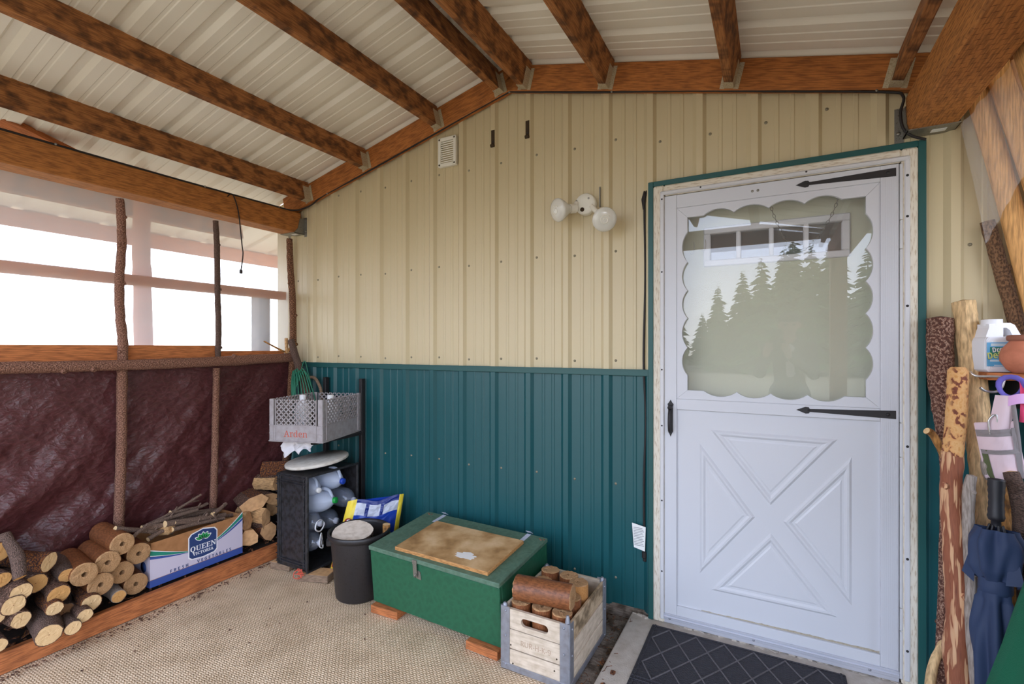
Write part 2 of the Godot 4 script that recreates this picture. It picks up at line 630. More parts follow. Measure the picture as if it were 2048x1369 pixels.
	var clear := mk("clear_film", Color(0.96, 0.96, 0.97, 0.22), 0.26, {"scale": Vector3(2, 2, 2)})
	clear.transparency = BaseMaterial3D.TRANSPARENCY_ALPHA
	clear.backlight_enabled = true
	clear.backlight = Color(0.7, 0.7, 0.7)
	mk("grey_plastic", c8(168, 162, 164), 0.5, {"stain": T.mottle, "stain_scale": Vector3(5, 5, 5)})
	mk("black_plastic", c8(50, 49, 53), 0.5, {"stain": T.blot, "stain_scale": Vector3(5, 5, 5), "scale": Vector3(8, 8, 8)})
	mk("bucket_plastic", c8(40, 37, 38), 0.42, {"tex": T.scuff, "scale": Vector3(3, 3, 3)})
	mk("red_print", c8(196, 92, 70), 0.7)
	mk("rag", c8(222, 218, 220), 0.95)
	mk("stone_disc", c8(226, 220, 208), 0.8, {"tex": T.mottle, "scale": Vector3(4, 4, 4)})
	var jug := mk("jug_plastic", Color(0.80, 0.84, 0.92, 0.86), 0.35)
	jug.transparency = BaseMaterial3D.TRANSPARENCY_ALPHA
	jug.backlight_enabled = true
	jug.backlight = Color(0.7, 0.7, 0.7)
	var pet := mk("clear_bottle", Color(0.62, 0.66, 0.74, 0.3), 0.08, {"spec": 0.6})
	pet.transparency = BaseMaterial3D.TRANSPARENCY_ALPHA
	mk("cap_white", c8(238, 238, 238), 0.4)
	mk("cap_green", c8(20, 152, 62), 0.4)
	mk("cap_blue", c8(36, 70, 176), 0.4)
	mk("handle_white", c8(232, 232, 236), 0.45)
	mk("bag_blue", c8(32, 66, 168), 0.3, {"scale": Vector3(4, 4, 4)})
	mk("bag_navy", c8(28, 46, 122), 0.32, {"scale": Vector3(4, 4, 4)})
	mk("bag_yellow", c8(242, 214, 62), 0.35)
	mk("bag_silver", c8(196, 200, 214), 0.35)
	mk("bag_red", c8(172, 58, 46), 0.4)
	mk("print_white", c8(238, 238, 240), 0.6)
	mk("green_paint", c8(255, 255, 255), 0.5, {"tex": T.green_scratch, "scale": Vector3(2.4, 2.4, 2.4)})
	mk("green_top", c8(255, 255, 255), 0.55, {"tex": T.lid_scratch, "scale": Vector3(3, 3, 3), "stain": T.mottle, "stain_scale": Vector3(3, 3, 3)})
	mk("cutting_board", c8(252, 240, 224), 0.8, {"tex": T.board_dirt, "scale": Vector3(0.9, 0.9, 0.9)})
	mk("board_edge", c8(206, 150, 90), 0.8, {"tex": T.grain, "scale": Vector3(2, 12, 12)})
	mk("cardboard", c8(176, 124, 78), 0.9, {"tex": T.mottle, "scale": Vector3(4, 4, 4)})
	mk("print_lilac", c8(206, 198, 214), 0.6)
	mk("print_blue", c8(58, 84, 156), 0.6)
	mk("print_navy", c8(38, 62, 112), 0.6)
	mk("print_green", c8(30, 134, 112), 0.6)
	mk("leaf_green", c8(44, 150, 84), 0.6)
	mk("hose", c8(40, 120, 92), 0.5)
	mk("twine", c8(214, 92, 68), 0.8)
	mk("stick_pale", c8(244, 208, 154), 0.7, {"tex": T.grain, "scale": Vector3(9, 1.4, 9), "stain": T.mottle, "stain_scale": Vector3(5, 2, 5)})
	mk("stick_patch", c8(244, 226, 202), 0.75, {"tex": T.patch, "scale": Vector3(5, 3.4, 5)})
	mk("stick_strip", c8(238, 224, 214), 0.75, {"tex": T.strip, "scale": Vector3(8, 0.7, 8)})
	mk("stick_yellow", c8(220, 160, 88), 0.7, {"tex": T.grain, "scale": Vector3(10, 2, 10), "stain": T.blot, "stain_scale": Vector3(4, 3, 4), "bump": T.grain_high, "bump_cm": 0.3})
	mk("stick_grey", c8(176, 164, 154), 0.85, {"tex": T.grain, "scale": Vector3(12, 1.6, 12)})
	mk("umbrella_cloth", c8(42, 58, 90), 0.7)
	mk("grip", c8(34, 33, 38), 0.5)
	mk("fleece", c8(24, 136, 96), 1.0, {"bump": T.fine, "bump_cm": 0.6, "scale": Vector3(12, 12, 12)})
	mk("pouch_pink", c8(226, 202, 208), 0.9, {"scale": Vector3(30, 30, 30)})
	mk("pouch_grey", c8(140, 132, 132), 0.9)
	mk("pouch_mesh", c8(92, 100, 66), 0.9)
	mk("strap_violet", c8(106, 96, 186), 0.7)
	mk("strap_lilac", c8(226, 176, 226), 0.7)
	mk("strap_magenta", c8(206, 56, 100), 0.7)
	mk("terracotta", c8(206, 128, 98), 0.8, {"tex": T.mottle, "scale": Vector3(6, 6, 6)})
	mk("clay_rim", c8(150, 96, 76), 0.9)
	mk("jug_white", c8(236, 236, 240), 0.45)
	mk("label_blue", c8(98, 176, 222), 0.5)
	mk("label_pale", c8(206, 226, 236), 0.5)
	mk("label_teal", c8(40, 128, 112), 0.5)
	mk("label_lime", c8(212, 226, 138), 0.5)
	mk("ink", c8(34, 40, 46), 0.6)
	mk("paper", c8(236, 236, 232), 0.8)
	mk("chain", c8(120, 116, 108), 0.4, {"metal": 0.7})
	mk("foliage", c8(86, 106, 62), 0.95)
	mk("trunk", c8(104, 82, 66), 0.95)
	mk("yellow_slab", c8(236, 180, 112), 0.7, {"tex": T.grain, "scale": Vector3(14, 0.8, 14), "stain": T.mottle, "stain_scale": Vector3(5, 1, 5)})
	mk("incised_wood", c8(196, 128, 62), 0.75, {"tex": T.grain, "scale": gx, "stain": T.incised, "stain_scale": Vector3(5, 5, 4.0)})
	mk("bark_corner", c8(255, 228, 196), 0.95, {"tex": T.bark, "scale": Vector3(9, 9, 9), "bump": T.bark_high, "bump_cm": 0.6})
	var ps := mk("person_skin", Color.WHITE, 0.8)
	ps.vertex_color_use_as_albedo = true
	mk("bark_brown", c8(255, 226, 186), 0.95, {"tex": T.bark_grey, "scale": Vector3(7, 4, 7), "bump": T.bark_high, "bump_cm": 0.5})
	mk("grime", c8(176, 166, 146), 0.95, {"tex": T.mottle, "scale": Vector3(20, 20, 20)})
	mk("grey_ink", c8(120, 120, 124), 0.8)
	var bge := mk("bark_grey_end", c8(150, 122, 100), 0.9, {"tex": T.rings})
	bge.texture_repeat = false
	var cream := mk("sawn_cream", c8(236, 222, 206), 0.85, {"tex": T.mottle, "scale": Vector3(5, 5, 5)})
	cream.roughness = 0.85
	mk("spill", c8(236, 232, 226), 0.6)
	mk("rust_red", c8(150, 82, 62), 0.9)
	mk("crate_stained", c8(216, 192, 160), 0.85, {"tex": T.mottle, "scale": Vector3(1.5, 12, 12), "stain": T.blot, "stain_scale": Vector3(2, 3, 2)})
	mk("sawdust_side", c8(216, 178, 128), 0.9, {"tex": T.sawdust, "scale": Vector3(6, 6, 6)})
	mk("stamp", c8(176, 150, 126), 0.8)
	mk("stick_flake", c8(214, 200, 194), 0.9, {"tex": T.flake_bark, "scale": Vector3(5, 4, 5), "bump": T.bark_high, "bump_cm": 0.6})
	mk("bright_steel", c8(214, 214, 216), 0.28, {"metal": 0.85})


# ---------------------------------------------------------------- ground, back wall, door
func build_ground() -> void:
	var st := mb()
	span(st, Vector3(-60, -0.30, -30), Vector3(60, -0.12, 80))
	tag(done(st, "ground", M.yard, self), "dry pale yard outside the porch", "ground").set_meta("kind", "structure")
	var fl := setting("floor")
	st = mb()
	span(st, Vector3(-3.6, -0.14, -0.1), Vector3(2.2, -0.012, 3.6))
	done(st, "earth_base", M.soil, fl)
	st = mb()
	st.set_smooth_group(1)
	sheet(st, func(s: float, t: float) -> Vector3:
		var x := lerpf(-3.3, -0.765, s)
		var z := lerpf(3.3, 0.0, t)
		return Vector3(x, -0.003 + 0.004 * wob.get_noise_2d(x * 2.5, z * 2.5), z), 40, 40)
	done(st, "carpet", M.carpet, fl)
	var slab := setting("floor")
	st = mb()
	span(st, Vector3(-0.63, -0.1, 0.006), Vector3(1.5, 0.026, 1.6), 0.006)
	# a crumbling front lip along the threshold
	for k in 46:
		var x := -0.62 + 1.25 * k / 46.0 + rng.randf_range(-0.01, 0.01)
		box(st, Vector3(rng.randf_range(0.012, 0.04), rng.randf_range(0.004, 0.012), rng.randf_range(0.008, 0.022)), Vector3(x, 0.028, rng.randf_range(0.012, 0.03)), 0.003, Basis(Vector3.UP, rng.randf_range(-0.7, 0.7)))
	done(st, "concrete_slab", M.concrete, slab)
	# the weathered timber let into the ground beside the slab
	var tim := thing("landscape_timber", "weathered grey timber edging between carpet and concrete step", "timber", Vector3(-0.697, 0, 0.9))
	st = mb()
	st.set_smooth_group(1)
	sheet(st, func(s: float, t: float) -> Vector3:
		var z := lerpf(0.86, -0.88, t)
		var x := lerpf(-0.066, 0.066, s)
		var e := absf(s - 0.5) * 2.0
		var y := -0.002 - 0.03 * pow(e, 6.0) - 0.012 * absf(wob.get_noise_2d(x * 60.0, z * 7.0)) - 0.014 * maxf(0.0, wob.get_noise_2d(x * 8.0 + 4.0, z * 6.0))
		return Vector3(x, y, z), 22, 90)
	var tm := done(st, "weathered_surface", M.grey_wood, tim)
	tm.set_meta("label", "cracked grey weathered wood")
	var lit := thing("leaf_litter", "dead leaves and needles scattered by the concrete step", "leaf litter", Vector3(-0.66, 0.0, 0.3))
	st = mb()
	for k in 90:
		var p := Vector3(rng.randf_range(-0.09, 0.07), 0.004, rng.randf_range(-0.28, 0.6))
		if p.x > 0.04:
			p.y = 0.03
		var a := rng.randf() * TAU
		var l := rng.randf_range(0.006, 0.03)
		box(st, Vector3(l, 0.0015, 0.0018), p, 0.0, Basis(Vector3.UP, a))
	for k in 7:
		var p := Vector3([-0.05, 0.07, 0.09, 0.01, -0.02, 0.1, 0.08][k], [0.005, 0.029, 0.029, 0.004, 0.004, 0.029, 0.029][k], [0.02, 0.29, 0.36, 0.12, 0.3, 0.5, 0.2][k])
		var b := Basis(Vector3.UP, rng.randf() * TAU)
		var q := []
		for m in 9:
			var a2 := TAU * m / 9.0
			q.append(p + b * Vector3(0.018 * cos(a2), 0.003 * cos(a2 * 3.0), 0.011 * sin(a2)))
		for m in range(1, 8):
			tri(st, q[0], q[m], q[m + 1])
	var lm := done(st, "litter", M.bark_flake, lit)
	lm.set_meta("kind", "stuff")


func rib_list() -> Array:
	var xs := [-3.156, -2.944, -2.733, -2.521, -2.3, -2.08, -1.86, -1.64, -1.419, -1.192, -0.968, -0.745, -0.524, -0.295, -0.064, 0.165, 0.393, 0.622, 0.85, 1.079, 1.308, 1.536]
	return xs


func profile(lo: float, hi: float, ribs: Array) -> Array:
	# (place along, height) of a ribbed sheet between lo and hi
	var pts := []
	for i in ribs.size():
		var c: float = ribs[i] - 0.012
		for d in [[-0.034, 0.0], [-0.015, 0.019], [0.013, 0.019], [0.027, 0.0]]:
			pts.append(Vector2(c + d[0], d[1]))
		if i + 1 < ribs.size():
			var w: float = ribs[i + 1] - ribs[i]
			for f in [0.38, 0.64]:
				var m: float = c + w * f
				for d in [[-0.010, 0.0], [-0.006, 0.0032], [0.006, 0.0032], [0.010, 0.0]]:
					pts.append(Vector2(m + d[0], d[1]))
	var out := [Vector2(lo, 0)]
	for i in pts.size():
		var p: Vector2 = pts[i]
		if i > 0 and p.x > lo and Vector2(pts[i - 1]).x < lo:
			var q: Vector2 = pts[i - 1]
			out[0] = Vector2(lo, lerpf(q.y, p.y, (lo - q.x) / (p.x - q.x)))
		if p.x > lo and p.x < hi:
			out.append(p)
		if i > 0 and p.x >= hi and Vector2(pts[i - 1]).x < hi:
			var q: Vector2 = pts[i - 1]
			out.append(Vector2(hi, lerpf(q.y, p.y, (hi - q.x) / (p.x - q.x))))
			return out
	out.append(Vector2(hi, 0))
	return out


func siding(called: String, lo: float, hi: float, y0: float, top: Callable, m: Material, wall: Node3D, screws: Array) -> void:
	var st := mb()
	var pr := profile(lo, hi, rib_list())
	for i in pr.size() - 1:
		var a: Vector2 = pr[i]
		var b: Vector2 = pr[i + 1]
		var cuts := [a, b]
		if a.x < RIDGE_X and b.x > RIDGE_X:
			cuts = [a, a.lerp(b, (RIDGE_X - a.x) / (b.x - a.x)), b]
		for k in cuts.size() - 1:
			var p: Vector2 = cuts[k]
			var q: Vector2 = cuts[k + 1]
			quad(st, Vector3(p.x, y0, p.y), Vector3(q.x, y0, q.y), Vector3(q.x, top.call(q.x), q.y), Vector3(p.x, top.call(p.x), p.y))
	var o := done(st, called, m, wall)
	st = mb()
	var n := 0
	for y in screws:
		for r: float in rib_list():
			var x: float = r + 0.032
			if x > lo + 0.02 and x < hi - 0.02 and y < float(top.call(x)) - 0.16:
				n += 1
				lathe(st, [Vector2(0.0072, 0), Vector2(0.0072, 0.001), Vector2(0.005, 0.0012), Vector2(0.0046, 0.004), Vector2(0, 0.0048)], 7, Transform3D(Basis(Vector3.RIGHT, PI / 2), Vector3(x, y + 0.006 * sin(x * 9.0), 0)))
	if n:
		done(st, "screws", M.screw, o).set_meta("kind", "stuff")


func build_back_wall() -> void:
	var wall := setting("wall_back")
	var gable := func(x: float) -> float: return roof_y(x) - 0.004
	var rail := func(_x: float) -> float: return 1.232
	var L := [-3.36, -2.956, -2.092, -1.204, -0.5315]
	for k in 4:
		siding("siding_panel", L[k], L[k + 1], 1.236, gable, M.beige_metal, wall, [1.29, 1.85, 2.42])
		siding("wainscot_panel", L[k], L[k + 1], 0.045, rail, M.teal_metal, wall, [0.18, 0.66, 1.1])
	siding("siding_panel", -0.5315, 0.508, 2.155, gable, M.beige_metal, wall, [2.36])
	siding("siding_panel", 0.508, 1.6, 1.236, gable, M.beige_metal, wall, [1.75, 2.36])
	siding("wainscot_panel", 0.508, 1.6, 0.045, rail, M.teal_metal, wall, [0.66])
	for e in [[-3.36, -0.5425], [0.52, 1.6]]:
		var st := mb()
		span(st, Vector3(e[0], 1.214, 0.004), Vector3(e[1], 1.246, 0.0215), 0.002)
		span(st, Vector3(e[0], 1.244, 0.004), Vector3(e[1], 1.247, 0.026))
		done(st, "teal_rail", M.teal_trim, wall)
	var st := mb()
	for s in [[-3.36, -0.50, 0.0], [0.475, 1.6, 0.0], [-0.50, 0.475, 2.12]]:
		var poly := PackedVector2Array([Vector2(s[0], s[2]), Vector2(s[1], s[2]), Vector2(s[1], gable.call(s[1]) - 0.01)])
		if s[0] < RIDGE_X and s[1] > RIDGE_X:
			poly.append(Vector2(RIDGE_X, gable.call(RIDGE_X) - 0.01))
		poly.append(Vector2(s[0], gable.call(s[0]) - 0.01))
		plate(st, poly, -0.14, -0.003)
	done(st, "wall_core", M.stud_wood, wall)
	st = mb()
	span(st, Vector3(-3.36, -0.05, -0.02), Vector3(-0.53, 0.05, 0.004))
	span(st, Vector3(0.52, -0.05, -0.02), Vector3(1.6, 0.05, 0.004))
	done(st, "sill_board", M.grey_wood, wall)


func arc(a: Vector2, b: Vector2, h: float, n := 10) -> Array:
	# points of a round scallop from a to b, h high on the left of the way
	var c := a.distance_to(b)
	var r := (c * c / 4.0 + h * h) / (2.0 * h)
	var side := (b - a).orthogonal().normalized()
	var mid := (a + b) / 2.0 + side * (h - r)
	var half := asin(clampf(c / 2.0 / r, -1.0, 1.0))
	var out := []
	for k in n + 1:
		var t := lerpf(half, -half, float(k) / n)
		out.append(mid + side.rotated(t) * r if (mid + side.rotated(half) * r).distance_to(a) < (mid + side.rotated(-half) * r).distance_to(a) else mid + side.rotated(-t) * r)
	return out


func screw_head(st: SurfaceTool, p: Vector3, r := 0.006) -> void:
	lathe(st, [Vector2(r, 0), Vector2(r * 0.8, 0.002), Vector2(0, 0.003)], 8, Transform3D(Basis(Vector3.RIGHT, PI / 2), p))


func build_door() -> void:
	var d := setting("door_1")
	d.set_meta("label", "white storm door with scalloped glass and crossbuck lower panel")
	# green outer trim
	for b in [[-0.5425, 0.03, -0.518, 2.163], [0.494, 0.03, 0.519, 2.163], [-0.518, 2.139, 0.494, 2.163]]:
		var st := mb()
		span(st, Vector3(b[0], b[1], 0.0), Vector3(b[2], b[3], 0.034), 0.002)
		done(st, "green_trim", M.teal_trim, d)
	# old white casing, moulded
	for b in [[Vector3(-0.492, 0.03, 0.021), Vector3(-0.492, 2.139, 0.021)], [Vector3(0.468, 0.03, 0.021), Vector3(0.468, 2.139, 0.021)], [Vector3(-0.466, 2.113, 0.021), Vector3(0.442, 2.113, 0.021)]]:
		var p: Vector3 = b[0]
		var q: Vector3 = b[1]
		var o := lumber("casing", p, q, 0.03, 0.052, M.casing_paint, d, Vector3.RIGHT if absf(p.x - q.x) < 0.01 else Vector3.UP, 0.006)
		o.set_meta("label", "flaking white painted wood")
	var zb := mb()
	span(zb, Vector3(-0.484, 0.05, 0.03), Vector3(-0.467, 2.096, 0.042), 0.003)
	span(zb, Vector3(0.4505, 0.05, 0.03), Vector3(0.468, 2.096, 0.042), 0.003)
	span(zb, Vector3(-0.484, 2.0895, 0.03), Vector3(0.468, 2.108, 0.046), 0.005)
	done(zb, "mounting_frame", M.white_paint, d)
	var sc := mb()
	for y in [2.07, 1.72, 1.25, 0.98, 0.62, 0.28]:
		screw_head(sc, Vector3(-0.4755, y, 0.042), 0.0042)
	for y in [2.06, 1.9, 1.55, 1.0, 0.56, 0.2]:
		screw_head(sc, Vector3(0.459, y - 0.03, 0.042), 0.0052)
	for x in [-0.3, 0.12]:
		screw_head(sc, Vector3(x, 2.1, 0.046), 0.0042)
	done(sc, "frame_screws", M.black_iron, d).set_meta("kind", "stuff")
	# leaf
	for b in [["stile", -0.4655, 0.078, -0.409, 2.084], ["stile", 0.3755, 0.078, 0.4345, 2.084], ["top_rail", -0.4085, 2.021, 0.375, 2.084], ["mid_rail", -0.4085, 1.061, 0.375, 1.112], ["bottom_rail", -0.4085, 0.078, 0.375, 0.124]]:
		var st := mb()
		span(st, Vector3(b[1], b[2], 0.0), Vector3(b[3], b[4], 0.031), 0.0015)
		if b[0] == "stile" and b[1] > 0:
			for k in 9:
				span(st, Vector3(0.381 + k * 0.0058, 0.08, 0.03), Vector3(0.3835 + k * 0.0058, 2.08, 0.0318))
		done(st, b[0], M.white_vinyl, d)
	# hinge barrel in sections
	var cuts := [0.05, 0.24, 0.33, 0.925, 1.06, 1.745, 1.86, 2.082]
	for k in cuts.size() - 1:
		var st := mb()
		var y0: float = cuts[k] + 0.0016
		var y1: float = cuts[k + 1] - 0.0016
		tube(st, [Vector3(0.4425, y0, 0.03), Vector3(0.4425, y1, 0.03)], 0.0062, 10)
		done(st, "hinge_barrel", M.white_paint, d)
	# lower panel with its pressed cross
	var st := mb()
	span(st, Vector3(-0.409, 0.124, 0.004), Vector3(0.3755, 1.061, 0.0185))
	var kick := done(st, "kick_panel", M.white_vinyl, d)
	for t in [[Vector2(-0.259, 0.974), Vector2(0.234, 0.974), Vector2(-0.014, 0.661)], [Vector2(-0.307, 0.908), Vector2(-0.307, 0.297), Vector2(-0.074, 0.599)], [Vector2(0.282, 0.908), Vector2(0.282, 0.293), Vector2(0.034, 0.599)], [Vector2(-0.013, 0.539), Vector2(-0.259, 0.232), Vector2(0.234, 0.232)]]:
		var a: Vector2 = t[0]
		var b: Vector2 = t[1]
		var c: Vector2 = t[2]
		var la := b.distance_to(c)
		var lb := a.distance_to(c)
		var lc := a.distance_to(b)
		var mid := (a * la + b * lb + c * lc) / (la + lb + lc)
		var inr := absf((b - a).cross(c - a)) / (la + lb + lc)
		st = mb()
		var rings_ := []
		for s in [[0.0, 0.0185], [0.009, 0.0255], [0.017, 0.0255], [0.026, 0.0198], [0.034, 0.0198], [0.041, 0.0225]]:
			var ring := []
			for p: Vector2 in [a, b, c]:
				var q: Vector2 = mid + (p - mid) * (1.0 - s[0] / inr)
				ring.append(Vector3(q.x, q.y, s[1]))
			rings_.append(ring)
		for i in rings_.size() - 1:
			for k in 3:
				var m := (k + 1) % 3
				away(st, [rings_[i][k], rings_[i][m], rings_[i + 1][m], rings_[i + 1][k]], Vector3(mid.x, mid.y, -1))
		away(st, rings_[-1], Vector3(mid.x, mid.y, -1))
		done(st, "pressed_triangle", M.white_vinyl, kick)
	# grime caught along the foot of the panel, with a ragged upper edge
	st = mb()
	var gr := PackedVector2Array([Vector2(0.374, 0.1242), Vector2(-0.3, 0.1242)])
	for k in 60:
		var gx := lerpf(-0.3, 0.374, k / 59.0)
		gr.append(Vector2(gx, 0.1262 + 0.005 * smoothstep(-0.3, 0.1, gx) + 0.004 * absf(wob.get_noise_1d(gx * 40.0)) + 0.002 * wob.get_noise_1d(gx * 170.0)))
	plate(st, gr, 0.0186, 0.0189)
	done(st, "grime", M.grime, kick)
	# scalloped insert, mitred at the corners
	var oT := 2.0205
	var oB := 1.1125
	var oL := -0.4085
	var oR := 0.375
	var iT := 1.972
	var iB := 1.154
	var iL := -0.361
	var iR := 0.329
	var h := 0.0245
	var top := [Vector2(oL, oT), Vector2(oR, oT), Vector2(iR, iT)]
	var tx := [0.248, 0.115, -0.021, -0.161, -0.29]
	for k in 4:
		top.append_array(arc(Vector2(tx[k], iT), Vector2(tx[k + 1], iT), h).slice(0 if k == 0 else 1))
	top.append(Vector2(iL, iT))
	var bot := [Vector2(oR, oB), Vector2(oL, oB), Vector2(iL, iB)]
	var bxs := [-0.289, -0.149, -0.013, 0.126, 0.257]
	for k in 4:
		bot.append_array(arc(Vector2(bxs[k], iB), Vector2(bxs[k + 1], iB), h).slice(0 if k == 0 else 1))
	bot.append(Vector2(iR, iB))
	var lef := [Vector2(oL, oB), Vector2(oL, oT), Vector2(iL, iT)]
	var ly := [1.903, 1.761, 1.627, 1.495, 1.355, 1.224]
	for k in 5:
		lef.append_array(arc(Vector2(iL, ly[k]), Vector2(iL, ly[k + 1]), h).slice(0 if k == 0 else 1))
	lef.append(Vector2(iL, iB))
	var rig := [Vector2(oR, oT), Vector2(oR, oB), Vector2(iR, iB)]
	for k in range(5, 0, -1):
		rig.append_array(arc(Vector2(iR, ly[k]), Vector2(iR, ly[k - 1]), h).slice(0 if k == 5 else 1))
	rig.append(Vector2(iR, iT))
	for poly in [top, bot, lef, rig]:
		# a hair of a gap shows the mitres
		var c := Vector2.ZERO
		for p: Vector2 in poly:
			c += p / poly.size()
		var pv := PackedVector2Array()
		for p: Vector2 in poly:
			pv.append(p.move_toward(c, 0.0005))
		st = mb()
		plate(st, pv, 0.010, 0.0265)
		done(st, "scalloped_frame", M.white_vinyl, d)
	st = mb()
	span(st, Vector3(-0.4, 1.12, 0.003), Vector3(0.367, 2.012, 0.007))
	done(st, "glass_pane", M.window_pane, d)
	# iron strap hinges ending in arrow heads
	for s in [[2.052, 0.425, 0.082], [1.09, 0.425, 0.084]]:
		var y: float = s[0]
		var r: float = s[1]
		var l: float = s[2]
		st = mb()
		plate(st, PackedVector2Array([Vector2(r, y - 0.0165), Vector2(r, y + 0.0165), Vector2(l + 0.05, y + 0.006), Vector2(l + 0.046, y + 0.013), Vector2(l + 0.034, y + 0.0145), Vector2(l, y), Vector2(l + 0.034, y - 0.0145), Vector2(l + 0.046, y - 0.013), Vector2(l + 0.05, y - 0.006)]), 0.031, 0.0335)
		var hs := done(st, "strap_hinge", M.black_iron, d)
		st = mb()
		screw_head(st, Vector3(0.4, y, 0.0335), 0.007)
		screw_head(st, Vector3(0.13, y, 0.0335), 0.005)
		done(st, "bolt", M.black_iron, hs)
	st = mb()
	for x in [-0.085, -0.063]:
		screw_head(st, Vector3(x, 2.053, 0.031), 0.006)
	done(st, "rail_screws", M.steel, d).set_meta("kind", "stuff")
	# pull handle with thumb latch
	st = mb()
	var hx := -0.4365
	plate(st, PackedVector2Array([Vector2(hx - 0.011, 0.955), Vector2(hx - 0.004, 0.94), Vector2(hx, 0.93), Vector2(hx + 0.004, 0.94), Vector2(hx + 0.011, 0.955), Vector2(hx + 0.011, 1.075), Vector2(hx + 0.014, 1.085), Vector2(hx + 0.006, 1.095), Vector2(hx, 1.106), Vector2(hx - 0.006, 1.095), Vector2(hx - 0.014, 1.085), Vector2(hx - 0.011, 1.075)]), 0.031, 0.0345)
	var han := done(st, "pull_handle", M.black_iron, d)
	st = mb()
	tube(st, curve([Vector3(hx, 0.95, 0.034), Vector3(hx, 0.962, 0.058), Vector3(hx, 1.0, 0.066), Vector3(hx, 1.045, 0.058), Vector3(hx, 1.062, 0.034)], 4), 0.0075, 8)
	done(st, "grip_bar", M.black_iron, han)
	st = mb()
	box(st, Vector3(0.02, 0.016, 0.03), Vector3(hx, 1.072, 0.048), 0.005, Basis(Vector3.RIGHT, 0.3))
	done(st, "thumb_latch", M.black_iron, han)
	# aluminium sweep and sill
	st = mb()
	span(st, Vector3(-0.478, 0.05, 0.004), Vector3(0.436, 0.078, 0.036), 0.002)
	span(st, Vector3(-0.478, 0.062, 0.03), Vector3(0.436, 0.067, 0.041), 0.002)
	span(st, Vector3(-0.47, 0.032, 0.008), Vector3(0.436, 0.052, 0.03), 0.002)
	done(st, "door_sweep", M.aluminium, d)
	st = mb()
	for x in [-0.44, -0.08, 0.34]:
		screw_head(st, Vector3(x, 0.057, 0.036), 0.006)
	done(st, "sweep_screws", M.zinc, d).set_meta("kind", "stuff")
	st = mb()
	span(st, Vector3(-0.5, 0.0, -0.14), Vector3(0.475, 0.032, 0.012))
	done(st, "threshold", M.deck_wood, d)
	for b in [[-0.5, 0.03, -0.467, 2.12], [0.44, 0.03, 0.475, 2.12], [-0.467, 2.086, 0.44, 2.12]]:
		st = mb()
		span(st, Vector3(b[0], b[1], -0.14), Vector3(b[2], b[3], -0.002))
		done(st, "jamb", M.white_paint, d)
	# the entry door behind the glass, with a row of four lights
	var e := setting("door_2")
	e.set_meta("label", "olive beige entry door with four small panes behind the storm door")
	var wl := -0.297
	var wr := 0.284
	var wb := 1.756
	var wt := 1.934
	for b in [["slab", -0.465, 0.04, 0.438, wb], ["slab", -0.465, wt, 0.438, 2.084], ["slab", -0.465, wb, wl, wt], ["slab", wr, wb, 0.438, wt]]:
		st = mb()
		span(st, Vector3(b[1], b[2], -0.135), Vector3(b[3], b[4], -0.1))
		done(st, b[0], M.entry_door, e)
	for b in [[wl - 0.006, wb - 0.006, wr + 0.006, wb + 0.024], [wl - 0.006, wt - 0.026, wr + 0.006, wt + 0.006], [wl - 0.006, wb + 0.024, wl + 0.024, wt - 0.026], [wr - 0.024, wb + 0.024, wr + 0.006, wt - 0.026], [-0.1585, wb + 0.024, -0.1385, wt - 0.026], [-0.021, wb + 0.024, -0.001, wt - 0.026], [0.116, wb + 0.024, 0.137, wt - 0.026]]:
		st = mb()
		span(st, Vector3(b[0], b[1], -0.13), Vector3(b[2], b[3], -0.088), 0.004)
		done(st, "window_bar", M.white_paint, e)
	for b in [[-0.273, -0.1585], [-0.1385, -0.021], [-0.001, 0.116], [0.137, 0.26]]:
		st = mb()
		span(st, Vector3(b[0], wb + 0.02, -0.119), Vector3(b[1], wt - 0.022, -0.115))
		done(st, "small_pane", M.window_pane, e)
	var room := setting("wall_interior")
	st = mb()
	span(st, Vector3(-0.9, 0.0, -1.6), Vector3(0.9, 2.3, -1.55))
	span(st, Vector3(-0.95, 0.0, -1.6), Vector3(-0.9, 2.3, -0.14))
	span(st, Vector3(0.9, 0.0, -1.6), Vector3(0.95, 2.3, -0.14))
	span(st, Vector3(-0.95, 2.3, -1.6), Vector3(0.95, 2.35, -0.14))
	span(st, Vector3(-0.95, -0.05, -1.6), Vector3(0.95, 0.0, -0.14))
	done(st, "room_shell", M.room_wall, room)
	# the chain that hangs behind the glass
	var ch := thing("hanging_chain", "thin metal chain hanging in a loop behind the scalloped glass", "chain", Vector3.ZERO)
	var way := []
	for p in [[688, 335], [700, 375], [722, 425], [748, 480], [778, 525], [815, 551], [855, 556], [895, 530], [935, 485], [965, 435], [990, 395], [1015, 340], [1033, 285]]:
		way.append(on_z(1270.0 + p[0] / 2.534, 280.0 + p[1] / 2.534, -0.03))
	way = curve(way, 10)
	var link := mb()
	var loop := []
	for k in 13:
		var a := TAU * k / 12.0
		loop.append(Vector3(0.0095 * cos(a), 0.0052 * sin(a), 0))
	tube(link, loop, 0.0013, 5, false)
	link.generate_normals()
	var lmesh := link.commit()
	var run := 0.0
	var flip := false
	for i in way.size() - 1:
		run += Vector3(way[i]).distance_to(way[i + 1])
		if run > 0.0155:
			run = 0.0
			flip = not flip
			var t := along(way[i], way[i + 1], Vector3.BACK)
			piece(lmesh, "link", M.chain, ch, t * Transform3D(Basis(Vector3.RIGHT, PI / 2 if flip else 0.0), Vector3.ZERO))
